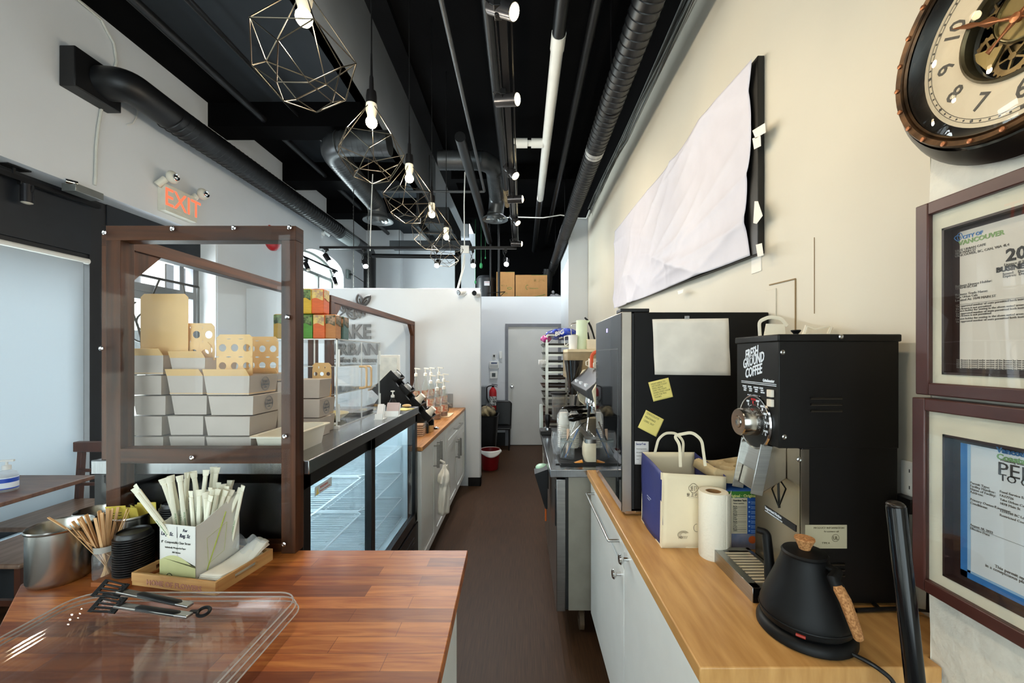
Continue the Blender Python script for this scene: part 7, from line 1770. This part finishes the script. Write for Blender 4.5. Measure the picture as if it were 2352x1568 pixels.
# bakery rack
t = thing('bakery_rack', 'tall aluminium bakery rack of trays before the back door', 'rack', (.42, 4.1, 0))
ra, rb, ry0, ry1 = P(1256, 0, 3.9).x, .66, 3.9, 4.45; zr = P(0, 786, 3.9).z
AL = mat('aluminium', 'b5b2a8', .35, .8, var=.05)
for x in (ra, rb):
    for y in (ry0, ry1): m = M(); m.box(x - .014, x + .014, y - .014, y + .014, .08, zr); obj('post', m, AL, t)
m = M(); m.tube(bend([(ra, ry0, zr - .02), (ra, ry0, zr + .07), (rb, ry0, zr + .07), (rb, ry0, zr - .02)], 6, .3), .013, 10); obj('top_hoop', m, AL, t)
m = M(); m.tube(bend([(ra, ry1, zr - .02), (ra, ry1, zr + .07), (rb, ry1, zr + .07), (rb, ry1, zr - .02)], 6, .3), .013, 10); obj('top_hoop', m, AL, t)
nR = 16
for k in range(nR):
    z = zr - .03 - k * .085
    if z < .2: break
    m = M(); m.box(ra, rb, ry0 - .012, ry0 - .008, z - .02, z); m.box(ra - .012, ra + .02, ry0, ry1, z - .003, z); m.box(rb - .02, rb + .012, ry0, ry1, z - .003, z); obj('runner', m, AL, t)
for x in (ra, rb):
    for y in (ry0, ry1): m = M(); m.cyl((x - .012, y, .035), (x + .012, y, .035), .035, n=18); m.box(x - .008, x + .008, y - .008, y + .008, .03, .09); obj('caster', m, RUBB, t)
ordn = ['first', 'second', 'third', 'fourth', 'fifth', 'sixth', 'seventh', 'eighth', 'ninth', 'tenth', 'eleventh', 'twelfth', 'thirteenth', 'fourteenth']
for k in range(12):
    z = zr - .028 - k * .085
    m = M(); dx = .02 * math.sin(k * 2.1); ya = ry0 + .0 + .03 * ((k * 7) % 3)
    tub(m, ra - .03 + dx * .4, rb - .03, ya + .015, ry1 - .02, z, .02, .006, .004, .01, .002)
    o = obj('baking_tray', m, mat('dark_baking_tray', '3c2a20', .5, .3, var=.2) if k in (4, 5, 8, 9, 10, 11) else mat('steel_baking_tray', '55524c', .35, .7)); tag(o, 'baking tray in the bakery rack, %s from the top' % ordn[k], 'tray', 'baking trays in the rack')
m = M()
def bagm(m, c, sx_, sy_, sz_, k, n=24):
    def f_(u, v):
        a = u * 2 * PI; b_ = (v - .5) * PI; r_ = 1 + .12 * math.sin(4 * a + k) * math.cos(3 * b_) + .07 * math.sin(9 * a + 5 * b_ + k)
        return V((c[0] + sx_ * math.cos(a) * math.cos(b_) * r_, c[1] + sy_ * math.sin(a) * math.cos(b_) * r_, c[2] + sz_ * math.sin(b_) * r_))
    m.grid(f_, n * 2, n)
q = P(1285, 772, 4.0)
BB = mat('blue_foil_bag', '1f3fb0', .3, scale=14, col2='0e1c70', lo=.45, hi=.55, bump=.6, bscale=18)
t = thing('chip_bag', 'crumpled blue foil bag with white print on the bakery rack', 'bag', q)
m = M(); bagm(m, q + V((.03, 0, .02)), .155, .16, .055, 1); m.quad(q + V((.14, -.05, .03)), q + V((.24, -.05, .06)), q + V((.235, -.03, .0)), q + V((.14, -.02, -.02)), .004); obj('bag_body', m, BB, t)
m = M(); m.text('BIG', .06, q + V((-.06, -.175, -.01)), (.9, 0, .3), (0, .2, 1), bold=.002); m.text('sale pack', .025, q + V((-.02, -.178, -.035)), (.9, 0, .3), (0, .2, 1)); obj('print', m, WPLA, t)
m = M(); q2 = P(1254, 778, 3.95); bagm(m, q2, .05, .06, .035, 2); o = obj('magenta_bag', m, mat('magenta_foil', 'b0207c', .3, bump=.5)); tag(o, 'magenta corner of foil packaging at the left of the blue bag', 'bag')
m = M(); q3 = P(1265, 798, 3.9)
m.grid(lambda u, v: V((ra - .05 + u * .36, ry0 - .03 + .02 * math.sin(u * 12) + v * .1, zr + .075 - .03 * abs(math.sin(u * 5 + 1)) - v * .09 + .01 * math.sin(u * 30 + v * 9))), 40, 10)
o = obj('rack_cover', m, SBAG); tag(o, 'crumpled clear plastic cover draped over the top of the bakery rack', 'plastic cover')
m = M()
for k in range(6): m.tube([P(1238 + k * 3, 832, 3.75) + V((0, .02 * math.cos(a), .022 * math.sin(a))) for a in [2 * PI * i / 14 for i in range(14)]], .004, 6, closed=True)
o = obj('striped_cord', m, mat('striped_white', 'e6e6e6', .4)); tag(o, 'black and white coiled cord poking out left of the rack', 'cord')

# ---- door wall items
def flat(name, lab, cat, px, py, w_, h_, d_, mt, Y=YD):
    q = P(px, py, Y - d_ / 2); t = thing(name, lab, cat, V((q.x, Y, q.z))); m = M(); m.box(q.x - w_ / 2, q.x + w_ / 2, Y - d_, Y, q.z - h_ / 2, q.z + h_ / 2); obj('body', m, mt, t, bevel=.004); return t, q
t, q = flat('alarm_keypad', 'white alarm keypad beside the back door', 'keypad', 1135, 838, .16, .12, .03, WPLA)
m = M(); m.box(q.x - .05, q.x + .05, YD - .032, YD - .03, q.z + .02, q.z + .045); obj('display', m, mat('lcd_blue', '3b4a6c', .3), t)
m = M()
for i in range(6):
    for j in range(3): m.box(q.x - .062 + i * .022, q.x - .048 + i * .022, YD - .033, YD - .03, q.z - .045 + j * .018, q.z - .034 + j * .018)
obj('keys', m, mat('grey_keys', '8c8f90', .4), t)
t, q = flat('thermostat', 'square white thermostat below the keypad', 'thermostat', 1134, 861, .125, .115, .03, WPLA)
m = M(); m.box(q.x - .03, q.x + .03, YD - .033, YD - .03, q.z - .03, q.z + .035); obj('display', m, mat('lcd_grey', '3c4242', .3), t)
t, q = flat('light_switch', 'small white switch plate above the keypad', 'switch', 1135, 819, .06, .10, .01, mat('switch_plate', 'd6d6d2', .4))
m = M(); m.box(q.x - .013, q.x + .013, YD - .022, YD - .01, q.z + .0, q.z + .03); obj('toggle', m, INK, t)
flat('door_chime', 'narrow white box near the top of the door frame side', 'chime', 1150, 815, .05, .12, .03, WPLA)
q = P(1133, 912, YD); t = thing('fire_extinguisher', 'red fire extinguisher hanging beside the back door', 'fire extinguisher', q)
c = V((q.x, YD - .085, 0)); zb_, zt_ = P(0, 942, YD - .08).z, P(0, 889, YD - .08).z; hh = zt_ - zb_
m = M(); m.lathe([(.05, 0), (.062, .02), (.062, hh * .78), (.055, hh * .88), (.025, hh * .98), (.022, hh)], (c.x, c.y, zb_), 26); obj('cylinder', m, RED, t)
m = M(); m.lathe([(.0632, hh * .22), (.0632, hh * .62)], (c.x, c.y, zb_), 26, cap=False); obj('label', m, mat('ext_label', 'c8c8c4', .5, col2='5a5a58', scale=40, lo=.45, hi=.55), t)
m = M(); m.lathe([(.018, hh), (.02, hh + .03)], (c.x, c.y, zb_), 14); m.bar((c.x - .02, c.y, zt_ + .05), (c.x + .08, c.y, zt_ + .035), .02, .01); m.bar((c.x - .01, c.y, zt_ + .03), (c.x + .075, c.y, zt_ + .005), .02, .008); obj('valve', m, BPLA, t)
m = M(); m.tube(bend([(c.x - .02, c.y, zt_ + .03), (c.x - .1, c.y, zt_ + .01), (c.x - .1, c.y, zb_ + .2), (c.x - .06, c.y, zb_ + .12)], 6, .4), .009, 8); obj('hose', m, RUBB, t)
m = M(); m.box(c.x - .02, c.x + .02, c.y + .05, YD, zb_ + .2, zb_ + .3); obj('bracket', m, BPLA, t)
q = P(1106, 912, YD); t = thing('towel_dispenser', 'grey paper towel dispenser half hidden by the partition', 'dispenser', q)
m = M(); a = P(1082, 930, YD - .1); b2 = P(1117, 887, YD - .1); m.box(a.x, b2.x, YD - .12, YD, a.z, b2.z); obj('casing', m, mat('grey_dispenser', '6c7074', .4), t, bevel=.01)
m = M(); m.box(a.x + .02, b2.x - .02, YD - .11, YD - .01, a.z - .04, a.z); obj('outlet_tray', m, mat('dark_grey_tray', '3c4044', .4), t)
t = thing('waste_bin', 'black waste bin with crumpled paper beside the back door', 'bin', (-.42, 6.2, 0))
m = M(); m.ring([rr(-.62, -.40, 5.8, 6.15, .05, 0), rr(-.67, -.35, 5.76, 6.19, .06, .62), rr(-.68, -.34, 5.75, 6.2, .06, .63), rr(-.66, -.36, 5.77, 6.18, .05, .63), rr(-.61, -.41, 5.81, 6.14, .04, .05)]); obj('bin_body', m, BPLA, t)
m = M(); bagm(m, (-.51, 5.97, .66), .12, .15, .09, 4); obj('liner_bag', m, mat('torn_paper_bag', 'a8966e', .7, col2='3a2f24', scale=9, bump=.5), t)
t = thing('black_chair', 'black plastic chair back standing behind the waste bin', 'chair', (-.30, 6.5, 0))
m = M(); m.grid(lambda u, v: V((-.52 + u * .36 - .03 * (1 - v) * (u - .5), 6.55 + .04 * math.cos(u * PI) * 0 + .05 * v, .35 + v * .42 - .05 * (2 * u - 1) ** 6)), 16, 10); obj('backrest', m, BPLA, t, solid=.012)
m = M(); m.box(-.5, -.18, 6.3, 6.58, .33, .36); obj('seat', m, BPLA, t, bevel=.01)
for x in (-.48, -.2):
    for y in (6.32, 6.56): m = M(); m.cyl((x, y, 0), (x, y, .335), .011, n=8); obj('leg', m, BMET, t)
t = thing('red_bucket', 'dark red bucket with white bag edges behind the partition', 'bucket', (-.40, 5.35, 0))
m = M(); m.lathe([(.10, 0), (.105, .01), (.13, .25), (.135, .26), (.125, .26), (.10, .02), (0, .02)], (-.42, 5.3, 0), 28); obj('bucket_body', m, mat('dark_red_plastic', '7a0d14', .4), t)
m = M(); m.grid(lambda u, v: V((-.42 + (.135 + .02 * v) * math.cos(u * 2 * PI), 5.3 + (.135 + .02 * v) * math.sin(u * 2 * PI), .265 - .05 * v + .03 * math.sin(u * 14) * v)), 40, 4); obj('liner_bag', m, WPLA, t, solid=.001)

# ---- loft
LF = 2.5
def carton(xa, xb, Y, ya, lab, txt):
    a = P(xa, 0, Y); b2 = P(xb, 0, Y); zt_ = P(0, ya, Y).z
    t = thing('cardboard_box', lab, 'box', ((a.x + b2.x) / 2, Y, LF), 'cardboard boxes on the loft'); m = M(); m.box(a.x, b2.x, Y, Y + .35, LF + .002, zt_); obj('carton', m, mat('brown_cardboard', 'a97c48', .75, var=.05), t, bevel=.004)
    m = M(); m.box((a.x + b2.x) / 2 - .0, b2.x, Y - .001, Y, zt_ - .006, zt_ - .002)
    cx_ = (a.x + b2.x) / 2
    if txt:
        for k, g_ in enumerate(gl[:3]): glyph(m, V((b2.x - .22 + k * .075, Y - .001, zt_ - .1)), g_, .05)
        m.tube([V((cx_ - .07 + .03 * math.cos(a2), Y - .001, LF + .24 + .04 * math.sin(a2))) for a2 in [R(60 + 15 * i) for i in range(15)]], .004, 5); m.text('Greenware', .035, (cx_ - .04, Y - .001, LF + .21), shear=.3)
        m.tube([V((a.x + .01 + (b2.x - a.x - .05) * u, Y - .001, LF + .08 - .03 * math.sin(u * 2.4) + .05 * u * u)) for u in [k / 12 for k in range(13)]], .005, 5)
    else:
        for k, g_ in enumerate(gl[:3]): glyph(m, V((a.x + .1 + k * .04, Y - .001, LF + .27)), g_, .03)
        m.tube([V((b2.x - .09 + .04 * math.cos(a2), Y - .001, LF + .22 + .018 * math.sin(a2))) for a2 in [2 * PI * i / 18 for i in range(18)]], .004, 5, closed=True)
        m.text('packaging', .025, (a.x + .1, Y - .001, LF + .13))
    obj('print', m, mat('carton_green_print', '4f7a34', .6), t)
carton(1140, 1182, 7.1, 624, 'tall brown cardboard box on the loft behind the black post', False)
carton(1184, 1257, 7.1, 631, 'wide brown cardboard box with a green swoosh on the loft', True)
q = P(1276, 681, 7.1); t = thing('plastic_bag', 'knotted grey white plastic bag on the loft at the right', 'bag', (q.x, 7.2, LF))
m = M(); bagm(m, (q.x, 7.2, LF + .06), .12, .12, .07, 3); obj('bag_body', m, mat('grey_bag', '8f9094', .4), t)
m = M(); m.ball((q.x - .04, 7.15, LF + .16), .03, 10); obj('knot', m, mat('grey_bag', '8f9094'), t)
t = thing('water_heater', 'dark water heater tank with a white label on the loft', 'water heater', (-.62, 7.6, LF))
c = V((-.67, 7.45, LF)); m = M(); m.lathe([(.17, 0), (.18, .02), (.18, .45), (.14, .5), (0, .51)], c, 30); obj('tank', m, mat('tank_grey', '26282c', .4), t)
m = M(); a = P(1118, 650, 7.23); m.box(a.x - .05, a.x + .05, 7.255, 7.262, a.z - .04, a.z + .04); obj('label', m, mat('tank_label', 'c8c8cc', .5), t)
m = M(); m.mi = 0; m.text('CAUTION', .02, (a.x - .043, 7.253, a.z + .012)); obj('print', m, mat('dial_red', 'c0202a'), t)
for px, py0, py1, Y, r_, lab in ((1146, 570, 681, 6.95, .022, 'dark post standing in front of the tall cardboard box'), (1127, 590, 660, 7.3, .02, 'thin dark post by the water heater')):
    a = P(px, py1, Y); m = M(); m.cyl((a.x, Y, LF), (a.x, Y, ZC - .15), r_, n=12); o = obj('loft_post', m, DUCTM); tag(o, lab, 'post')
for px, py, s, Y, lab in ((1105, 610, .045, 7.0, 'green plastic bundle hanging above the water heater'), (1115, 592, .02, 7.3, 'tiny green tag high on the dark loft wall'), (1092, 648, .03, 7.0, 'green valve handle low beside the water heater')):
    q = P(px, py, Y); m = M(); bagm(m, q, s * .6, s * .6, s, 5, 10); m.cyl(q, (q.x, Y, ZC), .003, n=5); o = obj('green_tag', m, mat('green_plastic', '2f8a52', .5)); tag(o, lab, 'tag')
m = M(); m.tube([P(1120, 673, 6.95), P(1160, 670, 6.9), P(1148, 681, 6.85)], .008, 6); o = obj('loft_cable', m, BPLA); tag(o, 'black cable looped on the loft edge before the boxes', 'cable')
m = M(); m.tube([V((.50, 7.5, 3.15)), V((.49, 7.55, 2.9)), V((.45, 7.6, 2.5))], .09, 14)
for k in range(12): m.cyl((.49 - .004 * k, 7.52 + .006 * k, 3.1 - k * .05), (.49 - .004 * k, 7.52 + .006 * k, 3.09 - k * .05), .095, n=16)
o = obj('flexible_duct', m, DUCTM); tag(o, 'black flexible duct bending down at the right end of the loft', 'duct')

# lights grouped view
